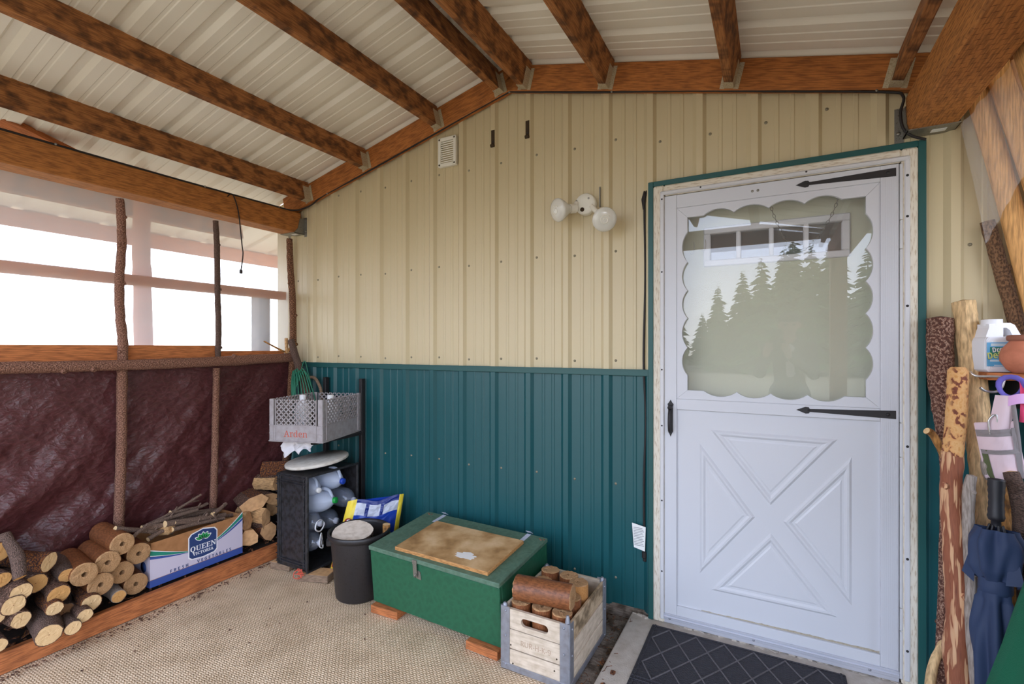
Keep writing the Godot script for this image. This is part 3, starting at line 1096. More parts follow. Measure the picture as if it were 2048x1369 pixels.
	for p in [[1386, 498, 0.014], [1409, 492, 0.018]]:
		var hk := thing("wire_hook", "small bent wire hook hanging behind the left edge of the glass", "hook", on_z(p[0], p[1], -0.02), 0.0, "hooks behind the glass")
		st = mb()
		tube(st, curve([Vector3(0.004, 0.03, 0), Vector3(0.006, 0.008, 0), Vector3(0.003, -0.018, 0), Vector3(-0.008, -0.024, 0), Vector3(-0.014, -0.012, 0)], 4), 0.0016, 6)
		done(st, "wire", M.steel, hk)


# ---------------------------------------------------------------- roof
func build_ceiling() -> void:
	var roof := setting("ceiling")
	var ribs := []
	for k in 15:
		ribs.append(0.09 + 0.2286 * k)
	var cuts := [0.0, 0.765, 1.68, 2.594, 3.2]
	for side in [-1, 1]:
		var x_out: float = RIDGE_X + side * 2.95
		for k in 4:
			var st := mb()
			var pr := profile(cuts[k], cuts[k + 1], ribs)
			for i in pr.size() - 1:
				var a: Vector2 = pr[i]
				var b: Vector2 = pr[i + 1]
				var p := [Vector3(x_out, roof_y(x_out) + a.y, a.x), Vector3(RIDGE_X, roof_y(RIDGE_X) + a.y, a.x), Vector3(RIDGE_X, roof_y(RIDGE_X) + b.y, b.x), Vector3(x_out, roof_y(x_out) + b.y, b.x)]
				away(st, p, Vector3(RIDGE_X, 9, 1.5))
			done(st, "roof_panel", M.roof_metal, roof)
	# the eave goes on past the corner of the house
	var eave := mb()
	for k in 5:
		var a := -1.2 + 0.24 * k
		var x0 := RIDGE_X - 2.95
		for q in [[a, a + 0.19, 0.0, 0.0], [a + 0.19, a + 0.205, 0.0, 0.019], [a + 0.205, a + 0.225, 0.019, 0.019], [a + 0.225, a + 0.24, 0.019, 0.0]]:
			away(eave, [Vector3(x0, roof_y(x0) + q[2], q[0]), Vector3(-3.362, roof_y(-3.362) + q[2], q[0]), Vector3(-3.362, roof_y(-3.362) + q[3], q[1]), Vector3(x0, roof_y(x0) + q[3], q[1])], Vector3(-3.8, 9, 0))
	done(eave, "roof_panel", M.roof_metal, roof)
	var st := mb()
	span(st, Vector3(RIDGE_X - 0.16, roof_y(RIDGE_X) + 0.02, 0), Vector3(RIDGE_X + 0.16, roof_y(RIDGE_X) + 0.03, 3.2))
	done(st, "ridge_cap", M.roof_metal, roof)
	# ledgers on the wall
	for side in [-1, 1]:
		var n := Vector3(side * SLOPE, 1, 0).normalized()
		var run := Vector3(side, -SLOPE, 0).normalized()
		var p := Vector3(RIDGE_X + side * 0.0, roof_y(RIDGE_X) - 0.004, 0.0365) - n * 0.07
		var q := p + run * (1.98 if side < 0 else 2.6)
		lumber("ledger", p + run * 0.002, q, 0.038, 0.138, M.ledger_wood, roof, n)
	# purlins in steel hangers
	for x: float in [-3.72, -2.945, -2.39, -1.80, -1.37, -1.197, -0.739, -0.165, 0.43]:
		var side := -1.0 if x < RIDGE_X else 1.0
		var n := Vector3(side * SLOPE, 1, 0).normalized()
		var c := Vector3(x, roof_y(x), 0) - n * 0.0705 + Vector3(side * 0.02, 0, 0)
		var o := lumber("purlin", Vector3(c.x, c.y, 0.058), Vector3(c.x, c.y, 3.19), 0.038, 0.139, M.purlin_wood, roof, n)
		if x < -3.5:
			continue
		st = mb()
		var x0 := -3.132 / 2.0
		for s in [-1, 1]:
			box(st, Vector3(0.055, 0.1, 0.0016), Vector3(x0 + 0.027, -0.022, s * 0.0205), 0.0)
			box(st, Vector3(0.0016, 0.115, 0.02), Vector3(x0 - 0.0005, -0.016, s * 0.03), 0.0)
			for y in [-0.05, -0.02, 0.02]:
				lathe(st, [Vector2(0.003, 0), Vector2(0.0025, 0.0015), Vector2(0, 0.002)], 6, Transform3D(Basis(Vector3.BACK, -PI / 2), Vector3(x0 + 0.0005, y, s * 0.033)))
		box(st, Vector3(0.055, 0.0016, 0.042), Vector3(x0 + 0.027, -0.0708, 0))
		done(st, "joist_hanger", M.hanger_steel, o)
	# a fascia board along the low edge outside
	lumber("fascia", Vector3(-4.2, roof_y(-4.2) - 0.06, -1.2), Vector3(-4.2, roof_y(-4.2) - 0.06, 3.2), 0.03, 0.11, M.cedar, roof)


func bolt(st: SurfaceTool, p: Vector3, dir: Vector3, r := 0.008) -> void:
	var y := dir.normalized()
	var x := y.cross(Vector3(0.3, 0.8, 0.5)).normalized()
	lathe(st, [Vector2(r, 0), Vector2(r, r * 0.5), Vector2(r * 0.6, r * 0.8), Vector2(0, r * 0.9)], 8, Transform3D(Basis(x, y, x.cross(y)), p))


func beam(label: String, x0: float, x1: float, m: Material) -> void:
	# a timber running out from the wall, its lower inner corner cut off beside the steel seat
	var y0 := 2.19
	var y1 := 2.34
	var b := thing("support_beam", label, "beam", Vector3((x0 + x1) / 2.0, y0, 0.03))
	var w := absf(x1 - x0)
	var st := mb()
	box(st, Vector3(3.1, y1 - y0, w), Vector3.ZERO, 0.006)
	done(st, "timber", m, b, Transform3D(Basis(Vector3.BACK, Vector3.UP, Vector3.LEFT), Vector3(0, (y1 - y0) / 2.0, 1.55)))
	st = mb()
	span(st, Vector3(-w / 2 - 0.004, -0.004, -0.028), Vector3(w / 2 + 0.004, -0.0005, 0.062))
	for s in [-1, 1]:
		plate(st, PackedVector2Array([Vector2(-0.028, -0.004), Vector2(0.062, -0.004), Vector2(0.03, 0.036), Vector2(0.012, 0.11), Vector2(-0.028, 0.11)]), 0, 0.003, Transform3D(Basis(Vector3.BACK, Vector3.UP, Vector3.LEFT), Vector3(s * (w / 2 + 0.0025) + 0.0015, 0, 0)))
		span(st, Vector3(s * (w / 2 + 0.0005), -0.02, -0.029), Vector3(s * (w / 2 + 0.03), 0.12, -0.026))
	bolt(st, Vector3(-w / 2 - 0.018, 0.02, -0.026), Vector3.BACK)
	bolt(st, Vector3(w / 2 + 0.018, 0.02, -0.026), Vector3.BACK)
	var seat := done(st, "steel_seat", M.steel, b)
	st = mb()
	span(st, Vector3(0.0, -0.0052, 0.0), Vector3(0.045, -0.0042, 0.03))
	done(st, "sticker", M.paper, seat)


# ---------------------------------------------------------------- left side: poles, film and tarpaulin
func stub(st: SurfaceTool, p: Vector3, dir: Vector3, r: float, l: float) -> void:
	tube(st, [p, p + dir * l * 0.6, p + dir * l], [r * 1.25, r, r * 0.85], 7)


func pole(called: String, label: String, category: String, keys: Array, x: float, radii: Array, m: Material, knots: Array, group := "") -> void:
	var pts := []
	for k in keys:
		pts.append(k if k is Vector3 else on_x(k[0], k[1], x))
	pts = curve(pts, 8)
	var rr := []
	for i in pts.size():
		var f := float(i) / (pts.size() - 1) * (radii.size() - 1)
		rr.append(lerpf(radii[int(f)], radii[mini(int(f) + 1, radii.size() - 1)], f - int(f)))
	var base: Vector3 = pts[0] if Vector3(pts[0]).y < Vector3(pts[-1]).y else pts[-1]
	for i in pts.size():
		pts[i] -= base
	var o := thing(called, label, category, base, 0.0, group)
	var st := mb()
	var ends := tube(st, pts, rr, 14, false, 0.16, 26.0)
	for k in knots:
		var i := int(k * (pts.size() - 1))
		var t: Vector3 = (pts[mini(i + 1, pts.size() - 1)] - pts[maxi(i - 1, 0)]).normalized()
		var d := t.cross(Vector3(rng.randf_range(-1, 1), rng.randf_range(-1, 1), rng.randf_range(0.2, 1))).normalized()
		if d.x < 0.0:
			d = -d
		stub(st, pts[i] + d * rr[i] * 0.5, (d + t * 0.3).normalized(), rr[i] * 0.5, rr[i] * 0.85)
	done(st, "bark", m, o)
	st = mb()
	cut(st, ends[0], (pts[0] - pts[1]).normalized())
	done(st, "sawn_end", M.sawn_end_tan, o)
	st = mb()
	cut(st, ends[1], (pts[-1] - pts[-2]).normalized())
	done(st, "sawn_end", M.sawn_end_tan, o)


func build_left_side() -> void:
	beam("stained timber beam over the plastic sheeting", -3.055, -3.2, M.beam_wood)
	pole("bark_pole", "crooked bark pole in front of plastic sheeting, standing by the pressed logs", "pole", [[236, 1080], [240, 980], [243, 880], [244, 760], [246, 690], [240, 625], [239, 560], [243, 500], [243, 450], [240, 398]], -3.1, [0.024, 0.024, 0.0235, 0.0215, 0.021, 0.019], M.bark_red, [0.42, 0.66, 0.8, 0.93])
	pole("bark_pole", "thin bark pole between the beam and the log rail", "pole", [[436, 716], [437, 650], [435, 580], [434, 500], [431, 442]], -3.1, [0.017, 0.017, 0.017, 0.016], M.bark_grey, [0.12, 0.5, 0.8])
	pole("bark_pole", "short bark pole under the log rail, before the tarp and twigs", "pole", [[425, 1040], [428, 960], [431, 850], [433, 737]], -3.1, [0.021, 0.02, 0.019], M.bark_red, [0.5])
	pole("bark_pole", "knotty bark corner post beside the beige metal wall", "pole", [[560, 1000], [574, 900], [583, 760], [586, 690], [585, 600], [581, 540], [579, 478]], -3.08, [0.024, 0.025, 0.024, 0.023, 0.021], M.bark_corner, [0.5, 0.62, 0.75])
	pole("log_rail", "peeling pine log rail along the top of the maroon tarp", "rail", [Vector3(-3.075, 1.268, 2.4), Vector3(-3.075, 1.264, 1.6), Vector3(-3.07, 1.262, 1.1), Vector3(-3.075, 1.268, 0.6), Vector3(-3.075, 1.283, 0.10)], 0.0, [0.027, 0.028, 0.028, 0.031, 0.032], M.bark_red, [0.36, 0.43, 0.8])
	var bd := lumber("top_board", Vector3(-3.14, 1.324, 2.4), Vector3(-3.14, 1.322, 0.6), 0.03, 0.092, M.cedar, self)
	tag(bd, "stained board lying along the log rail under the plastic", "board")
	bd = lumber("top_board", Vector3(-3.215, 1.312, 0.62), Vector3(-3.215, 1.31, 0.06), 0.03, 0.04, M.cedar, self)
	tag(bd, "short stained board behind the log rail near the corner post", "board")
	bd = lumber("cross_rail", Vector3(-3.25, 1.745, 2.4), Vector3(-3.25, 1.742, 0.02), 0.038, 0.06, M.cedar, self)
	tag(bd, "horizontal stained rail behind the plastic sheeting", "rail")
	# milky film, stapled to the outside of the beam
	var st := mb()
	sheet(st, func(s: float, t: float) -> Vector3:
		var z := lerpf(2.7, 0.02, s)
		var y := lerpf(1.27, 2.25, t)
		var w := 0.012 * wob.get_noise_2d(z * 1.6, y * 3.5) + 0.006 * sin(y * 21.0 + z * 2.0) * (1.0 - t) + 0.004 * wob.get_noise_2d(z * 9.0, y * 9.0)
		return Vector3(-3.212 + w, y, z), 90, 44)
	tag(done(st, "plastic_sheet", M.plastic_film, self), "milky plastic sheeting stretched below the left beam", "plastic sheet")
	# maroon tarpaulin
	st = mb()
	sheet(st, func(s: float, t: float) -> Vector3:
		var z := lerpf(2.6, 0.035, s)
		var y := lerpf(0.06, 1.275, t)
		var bag := 1.0 - pow(absf(t - 0.45) * 1.7, 2.0)
		var w := 0.035 * wob.get_noise_2d(z * 2.2 + y * 1.4, y * 1.1) * bag
		w += 0.014 * wob.get_noise_2d((z - y * 0.8) * 5.0, (y + z * 0.3) * 1.6) * bag
		w += 0.022 * sin((z * 0.75 + y * 1.0) * 15.0) * smoothstep(1.0, 1.4, z) * smoothstep(1.1, 0.6, y) * bag
		w += 0.007 * absf(wob.get_noise_2d((z - y * 0.5) * 15.0, y * 9.0)) + 0.0035 * absf(wob.get_noise_2d(z * 40.0, y * 34.0))
		return Vector3(-3.165 + w, y, z), 190, 110)
	tag(done(st, "tarpaulin", M.tarp, self), "crinkled shiny maroon tarp hung below the log rail", "tarp")
	# outside the film
	pole("outer_post", "peeled round post standing outside the plastic sheeting", "post", [Vector3(-3.4, -0.12, 0.87), on_x(286, 640, -3.4), on_x(283, 500, -3.4), on_x(285, 332, -3.4)], 0.0, [0.05, 0.048, 0.046, 0.04], M.red_lumber, [])
	bd = lumber("diagonal_brace", on_x(-160, 165, -3.32), on_x(175, 327, -3.32), 0.036, 0.09, M.cedar, self, Vector3(0.9, 0.5, 0.3))
	tag(bd, "orange diagonal brace board above the left beam", "brace")
	bd = lumber("grey_post", Vector3(-3.33, -0.1, 0.16), Vector3(-3.33, 1.78, 0.16), 0.09, 0.09, M.grey_wood, self, Vector3.RIGHT)
	tag(bd, "grey post blurred behind the plastic near the corner", "post")
	# cable clipped along beam and ledger
	var way := [Vector3(-3.05, 2.337, 2.4), Vector3(-3.05, 2.336, 1.6), Vector3(-3.05, 2.333, 0.9), Vector3(-3.05, 2.337, 0.3), Vector3(-3.02, 2.335, 0.12), Vector3(-2.93, 2.375, 0.05)]
	for x in [-2.8, -2.4, -1.9, -1.6, RIDGE_X - 0.02, RIDGE_X + 0.05, -0.8, -0.4, 0.0, 0.38]:
		way.append(Vector3(x, roof_y(x) - 0.149 - 0.004 * sin(x * 5.0), 0.046))
	for p in [[1806, 192], [1801, 225], [1806, 256], [1824, 272], [1852, 279]]:
		way.append(on_z(p[0], p[1], 0.06))
	var cb := thing("black_cable", "black cable clipped along the ledger board and beam", "cable", Vector3.ZERO)
	st = mb()
	tube(st, curve(way, 5), 0.0052, 7)
	done(st, "cable", M.black_cable, cb)
	for p: Vector3 in [Vector3(-3.046, 2.336, 1.42), Vector3(-3.046, 2.334, 0.72), Vector3(-3.046, 2.336, 0.22), Vector3(-2.76, roof_y(-2.76) - 0.149, 0.05), Vector3(RIDGE_X, roof_y(RIDGE_X) - 0.152, 0.05), Vector3(-0.72, roof_y(-0.72) - 0.151, 0.05), Vector3(0.36, roof_y(0.36) - 0.149, 0.05)]:
		st = mb()
		bolt(st, p, Vector3(0.6, 0, 0.8), 0.006)
		done(st, "cable_clip", M.steel, cb)
	var ec := thing("extension_cord", "thin black cord with a plug hanging from the left beam", "cord", on_x(470, 400, -3.04))
	var o := ec.position
	way = []
	for p in [[455, 393], [462, 388], [468, 394], [476, 420], [480, 450], [484, 490], [486, 510], [482, 540]]:
		way.append(on_x(p[0], p[1], -3.04) - o)
	st = mb()
	tube(st, curve(way, 5), 0.0036, 6)
	done(st, "wire", M.black_cable, ec)
	st = mb()
	var e: Vector3 = way[-1]
	box(st, Vector3(0.014, 0.026, 0.018), e - Vector3(0, 0.012, 0), 0.004)
	done(st, "plug", M.black_cable, ec)
	# corner clutter: forked twig, leaning branch, loops of green hose
	var tw := thing("forked_twig", "small forked twig with a split stub on the log rail", "twig", on_x(574, 706, -3.07))
	o = tw.position
	st = mb()
	tube(st, curve([Vector3.ZERO, on_x(560, 700, -3.07) - o, on_x(528, 683, -3.07) - o], 4), taper(9, 0.008, 0.005), 7, true, 0.1)
	tube(st, curve([Vector3.ZERO, on_x(582, 694, -3.05) - o, on_x(593, 688, -3.03) - o], 4), taper(9, 0.009, 0.007), 7, true, 0.1)
	done(st, "branch", M.stick_yellow, tw)
	st = mb()
	box(st, Vector3(0.022, 0.11, 0.016), Vector3(0, 0.05, 0.004), 0.003, Basis(Vector3.BACK, 0.06))
	done(st, "split_stub", M.split_face, tw)
	pole("leaning_branch", "bark branch leaning in the corner behind the grey crate", "branch", [Vector3(-2.88, 0.96, 0.10), Vector3(-2.94, 1.1, 0.10), Vector3(-3.0, 1.26, 0.11), Vector3(-3.05, 1.41, 0.12)], 0.0, [0.031, 0.027, 0.022], M.bark_grey, [0.5])
	var hs := thing("hose_loops", "loops of thin green hose hanging in the corner above the crate", "hose", Vector3(-2.93, 1.16, 0.12))
	st = mb()
	for k in 7:
		var w := 0.03 + 0.012 * k
		var dx := -0.05 + 0.02 * k
		tube(st, curve([Vector3(dx - w, -0.2, 0.02 + 0.008 * k), Vector3(dx - w * 0.8, -0.06, 0.03), Vector3(dx, 0.03 + 0.008 * (k % 3), 0.035), Vector3(dx + w * 0.8, -0.03 - 0.01 * k, 0.04), Vector3(dx + w * 1.1, -0.17, 0.04)], 6), 0.0042, 6)
	tube(st, curve([Vector3(0.0, 0.0, 0.02), Vector3(0.035, 0.1, 0.01), Vector3(0.06, 0.02, 0.0), Vector3(0.1, -0.08, 0.0)], 6), 0.003, 6)
	done(st, "coils", M.hose, hs)


# ---------------------------------------------------------------- right side: leaning slab boards
func lean_x(y: float) -> float:
	return 0.615 + 0.21 * (2.19 - y)


func build_right_side() -> void:
	beam("large incised timber beam above the storm door", 0.455, 0.603, M.incised_wood)
	var wr := setting("wall_right")
	# slab boards set side by side in the corner, leaning against the outside of the beam
	for q in 11:
		var st := mb()
		var pts := []
		var lean := 0.2 + 0.022 * q
		for i in 15:
			var y := lerpf(2.36, -0.1, i / 14.0)
			pts.append(Vector3(0.664 + 0.066 * q + lean * (2.19 - y) + 0.004 * sin(y * 4.0 + q), y, 0.10 + 0.016 * q + 0.012 * (q % 2)))
		tube(st, pts, 0.0165, 16, true, 0.10, 11.0, 2.1 + 0.25 * sin(q * 2.7))
		done(st, "slab_board", M.yellow_slab, wr)
	var z := 0.5
	var k := 0
	while z < 1.6:
		var w := 0.039 + 0.005 * sin(k * 2.3)
		var st := mb()
		var pts := []
		for i in 15:
			var y := lerpf(2.33, -0.1, i / 14.0)
			pts.append(Vector3(lean_x(y) + 0.03 + 0.008 * sin(k * 1.9), y, z + 0.004 * sin(y * 3.0 + k)))
		tube(st, pts, w, 14, true, 0.06, 9.0, 0.5)
		done(st, "slab_board", M.yellow_slab, wr)
		z += w * 2.0 + 0.006
		k += 1
	pole("bark_pole", "bark pole leaning along the slab boards behind the white jug", "pole", [Vector3(lean_x(0.2) - 0.005, 0.2, 0.052), Vector3(lean_x(1.2) - 0.005, 1.2, 0.052), Vector3(lean_x(1.6) - 0.004, 1.6, 0.05), Vector3(lean_x(1.82) - 0.004, 1.82, 0.05)], 0.0, [0.024, 0.024, 0.022, 0.021], M.bark_brown, [0.72])
	var st := mb()
	sheet(st, func(s: float, t: float) -> Vector3:
		var zz := lerpf(0.0, 1.0, s)
		var top := on_z(1922, 252, 0.17).lerp(on_z(2075, 62, 0.42), s)
		var bot := on_z(1972, 488, 0.17).lerp(on_z(2075, 300, 0.42), s)
		var p := bot.lerp(top, t)
		var y := p.y
		var w := 0.012 * wob.get_noise_2d(zz * 9.0 + y * 5.0, y * 3.0) + 0.009 * sin(zz * 26.0 + y * 9.0) + 0.008 * absf(wob.get_noise_2d(zz * 22.0 + y * 9.0, y * 14.0))
		return p + Vector3(-0.4, 0, 0.9) * w, 70, 50)
	tag(done(st, "clear_plastic", M.clear_film, self), "clear crumpled plastic hanging from the right beam over the boards", "plastic sheet")
	st = mb()
	plate(st, PackedVector2Array([Vector2(-1.85, -0.06), Vector2(1.85, -0.06), Vector2(1.85, 0.0), Vector2(1.2, 0.13), Vector2(-1.2, 0.13), Vector2(-1.85, 0.0)]), -0.03, 0.03)
	tag(done(st, "front_header", M.beam_wood, self, Transform3D(Basis.IDENTITY, Vector3(RIDGE_X, 2.46, 3.08))), "timber header across the open front of the porch", "beam")
	for x in [0.53, -3.13]:
		var p := lumber("porch_post", Vector3(x, -0.12, 3.05), Vector3(x, 2.19, 3.05), 0.13, 0.13, M.beam_wood, self, Vector3.RIGHT)
		tag(p, "square timber post carrying the front end of the %s beam" % ("right" if x > 0 else "left"), "post")


# ---------------------------------------------------------------- things fixed to the wall
func build_wall_fittings() -> void:
	# louvred vent
	var v := thing("wall_vent", "small white louvred vent below the sloping ledger", "vent", Vector3(-1.751, 2.459, 0.0))
	var st := mb()
	span(st, Vector3(-0.066, 0, 0.004), Vector3(-0.046, 0.178, 0.029), 0.003)
	span(st, Vector3(0.046, 0, 0.004), Vector3(0.066, 0.178, 0.029), 0.003)
	span(st, Vector3(-0.046, 0, 0.004), Vector3(0.046, 0.022, 0.029), 0.003)
	span(st, Vector3(-0.046, 0.156, 0.004), Vector3(0.046, 0.178, 0.029), 0.003)
	done(st, "frame", M.lamp_white, v)
	st = mb()
	span(st, Vector3(-0.047, 0.02, 0.003), Vector3(0.047, 0.158, 0.006))
	done(st, "backing", M.beige_metal, v)
	for k in 10:
		st = mb()
		box(st, Vector3(0.092, 0.0062, 0.005), Vector3(0, 0.03 + 0.0131 * k, 0.022), 0.001, Basis(Vector3.RIGHT, 0.35))
		done(st, "slat", M.lamp_white, v)
	for p in [[-0.055, 0.012], [0.055, 0.012], [-0.055, 0.166], [0.055, 0.166]]:
		st = mb()
		screw_head(st, Vector3(p[0], p[1], 0.029), 0.006)
		done(st, "screw", M.rust, v)
	# twin floodlight
	var at := Vector3(-0.868, 2.105, 0.0)
	var f := thing("twin_floodlight", "white twin floodlight with two unlit reflector bulbs", "light fixture", at)
	st = mb()
	lathe(st, [Vector2(0.056, 0), Vector2(0.056, 0.026), Vector2(0.051, 0.034), Vector2(0.02, 0.037), Vector2(0, 0.037)], 30, Transform3D(Basis(Vector3.RIGHT, PI / 2), Vector3(0, 0, 0.002)))
	done(st, "round_base", M.lamp_white, f)
	st = mb()
	lathe(st, [Vector2(0.011, 0), Vector2(0.011, 0.004), Vector2(0, 0.005)], 14, Transform3D(Basis(Vector3.RIGHT, PI / 2), Vector3(-0.012, -0.03, 0.037)))
	done(st, "photocell", M.rust, f)
	for p in [[-0.045, 0.018], [0.022, 0.024]]:
		st = mb()
		screw_head(st, Vector3(p[0], p[1], 0.036), 0.007)
		done(st, "screw", M.steel, f)
	for b in [[Vector3(-0.045, 0.012, 0.034), on_z(1111, 421, 0.155) - at, Vector3(-0.5, -0.22, 0.84)], [Vector3(0.035, -0.016, 0.034), on_z(1210, 440, 0.15) - at, Vector3(0.42, -0.36, 0.83)]]:
		var p: Vector3 = b[0]
		var q: Vector3 = b[1]
		var y := Vector3(b[2]).normalized()
		var x := y.cross(Vector3.UP).normalized()
		var base := q - y * 0.125
		st = mb()
		tube(st, [p, p.lerp(base, 0.5), base, base + y * 0.02], [0.012, 0.014, 0.021, 0.0235], 14)
		tube(st, [base - y * 0.004, base + y * 0.036], 0.0245, 16)
		done(st, "socket_arm", M.lamp_white, f)
		st = mb()
		lathe(st, [Vector2(0.02, 0.02), Vector2(0.023, 0.04), Vector2(0.033, 0.058), Vector2(0.048, 0.08), Vector2(0.0575, 0.1), Vector2(0.0595, 0.108), Vector2(0.0575, 0.114), Vector2(0.046, 0.1205), Vector2(0.028, 0.125), Vector2(0, 0.1265)], 30, Transform3D(Basis(x, y, x.cross(y)), base))
		var bulb := done(st, "reflector_bulb", M.lamp_glass, f)
		st = mb()
		var sp := []
		for k in 22:
			var a := 0.42 * k
			var r := 0.007 + 0.0009 * k
			sp.append(base + y * (0.1262 - r * r * 1.6) + x * r * cos(a) + x.cross(y) * r * sin(a))
		tube(st, sp, 0.0026, 6)
		done(st, "spiral", M.lamp_white, bulb)
	st = mb()
	tube(st, [Vector3(0.072, -0.02, 0.004), Vector3(0.072, 0.085, 0.004)], 0.004, 6)
	done(st, "wire", M.steel, f)
	# two rusty tabs
	for p in [[-1.431, 2.563, "left"], [-1.208, 2.569, "right"]]:
		var t := thing("metal_tab", "narrow dark rusty metal tab on a rib, %s" % ("nearer the vent" if p[2] == "left" else "nearer the floodlight"), "bracket", Vector3(p[0], p[1] - 0.05, 0.016))
		st = mb()
		span(st, Vector3(-0.012, 0, 0), Vector3(0.012, 0.1, 0.004), 0.001)
		box(st, Vector3(0.026, 0.018, 0.016), Vector3(0, 0.008, 0.008), 0.003, Basis(Vector3.RIGHT, 0.4))
		done(st, "strip", M.rust, t)
		st = mb()
		bolt(st, Vector3(0.002, 0.03, 0.004), Vector3.BACK, 0.005)
		done(st, "nail", M.black_iron, t)
	# cord down the left of the door with its tag
	var c := thing("extension_cord", "black cord running down the wall left of the storm door", "cord", Vector3(-0.565, 0.3, 0.0))
	var way := [Vector3(0.012, 1.83, 0.012), Vector3(0.002, 1.79, 0.02), Vector3(0.0, 1.72, 0.012), Vector3(0.004, 1.4, 0.01), Vector3(-0.004, 1.0, 0.012), Vector3(0.006, 0.7, 0.01), Vector3(-0.002, 0.4, 0.012), Vector3(0.0, 0.05, 0.012)]
	st = mb()
	tube(st, curve(way, 5), 0.0058, 7)
	tube(st, [Vector3(0.0, 1.83, 0.014), Vector3(-0.004, 1.79, 0.014), Vector3(-0.002, 1.74, 0.013)], [0.004, 0.011, 0.006], 8)
	done(st, "wire", M.black_cable, c)
	st = mb()
	box(st, Vector3(0.022, 0.034, 0.02), Vector3(0, 0.03, 0.013), 0.004)
	box(st, Vector3(0.016, 0.018, 0.014), Vector3(0.002, 0.006, 0.013), 0.003)
	done(st, "plug", M.black_cable, c)
	var pt := thing("paper_tag", "small white printed paper tag on the black cord", "tag", Vector3(-0.59, 0.353, 0.024))
	st = mb()
	plate(st, PackedVector2Array([Vector2(-0.024, 0.01), Vector2(0.03, -0.002), Vector2(0.034, 0.118), Vector2(-0.034, 0.13)]), 0.0, 0.0012)
	done(st, "paper", M.paper, pt)
	st = mb()
	for k in 12:
		span(st, Vector3(-0.022 - 0.0004 * k, 0.022 + 0.0078 * k, 0.0014), Vector3(0.026 - 0.004 * float(k % 3), 0.0245 + 0.0078 * k, 0.0018))
	done(st, "print_lines", M.grey_ink, pt)


# ---------------------------------------------------------------- firewood
func log_axes(front: Vector3, back_dir: Vector3) -> Transform3D:
	var x := -back_dir.normalized()
	var z := x.cross(Vector3.UP if absf(x.y) < 0.95 else Vector3.BACK).normalized()
	return Transform3D(Basis(x, z.cross(x), z), front)


func natural_log(label: String, front: Vector3, back: Vector3, l: float, r: float, bark: Material, cutm: Material, slant := 0.0, group := "cut logs stacked by the tarp") -> void:
	var o := thing("firewood_log", label, "log", front, 0.0, group)
	o.transform = log_axes(front, back)
	var st := mb()
	var pts := []
	var rr := []
	for i in 13:
		var t := i / 12.0
		pts.append(Vector3(-l * t, 0.008 * sin(t * 4.0 + l * 90.0), 0.006 * cos(t * 5.0 + r * 300.0)))
		rr.append(r * (1.0 + 0.07 * sin(t * 7.0 + r * 500.0)))
	var off := Vector3(front.z * 7.0, front.y * 5.0, 0)
	var ring0 := []
	var ring1 := []
	var rings_ := []
	for i in 13:
		var ring := []
		for k in 18:
			var a := TAU * k / 18.0
			var d := Vector3(0, cos(a), -sin(a))
			var e := rr[i] as float
			e *= 1.0 + 0.09 * wob.get_noise_3dv(d * 1.3 + off) + 0.07 * wob.get_noise_3dv((pts[i] + d * r) * 34.0 + off) * (1.0 if i > 0 else 0.5)
			var p: Vector3 = pts[i] + d * e
			if i == 0:
				p.x += slant * cos(a + 0.6) * r
			ring.append(p)
		rings_.append(ring)
	ring0 = rings_[0]
	ring1 = rings_[-1]
	st.set_smooth_group(1)
	for i in 12:
		for k in 18:
			var m := (k + 1) % 18
			quad(st, rings_[i + 1][k], rings_[i + 1][m], rings_[i][m], rings_[i][k])
	done(st, "bark", bark, o)
	st = mb()
	var inner := []
	var c := Vector3.ZERO
	for p: Vector3 in ring0:
		c += p / 18.0
	for p: Vector3 in ring0:
		inner.append(c + (p - c) * 0.94 + Vector3(0.0008, 0, 0))
	# a thin rim of bark round the pale sawn face
	for k in 18:
		var m := (k + 1) % 18
		quad(st, ring0[k], inner[k], inner[m], ring0[m])
	done(st, "bark_rim", bark, o)
	st = mb()
	cut(st, inner, Vector3.RIGHT, 0.0, 0.003)
	done(st, "sawn_end", cutm, o)
	st = mb()
	cut(st, ring1, Vector3.LEFT)
	done(st, "sawn_end", cutm, o)


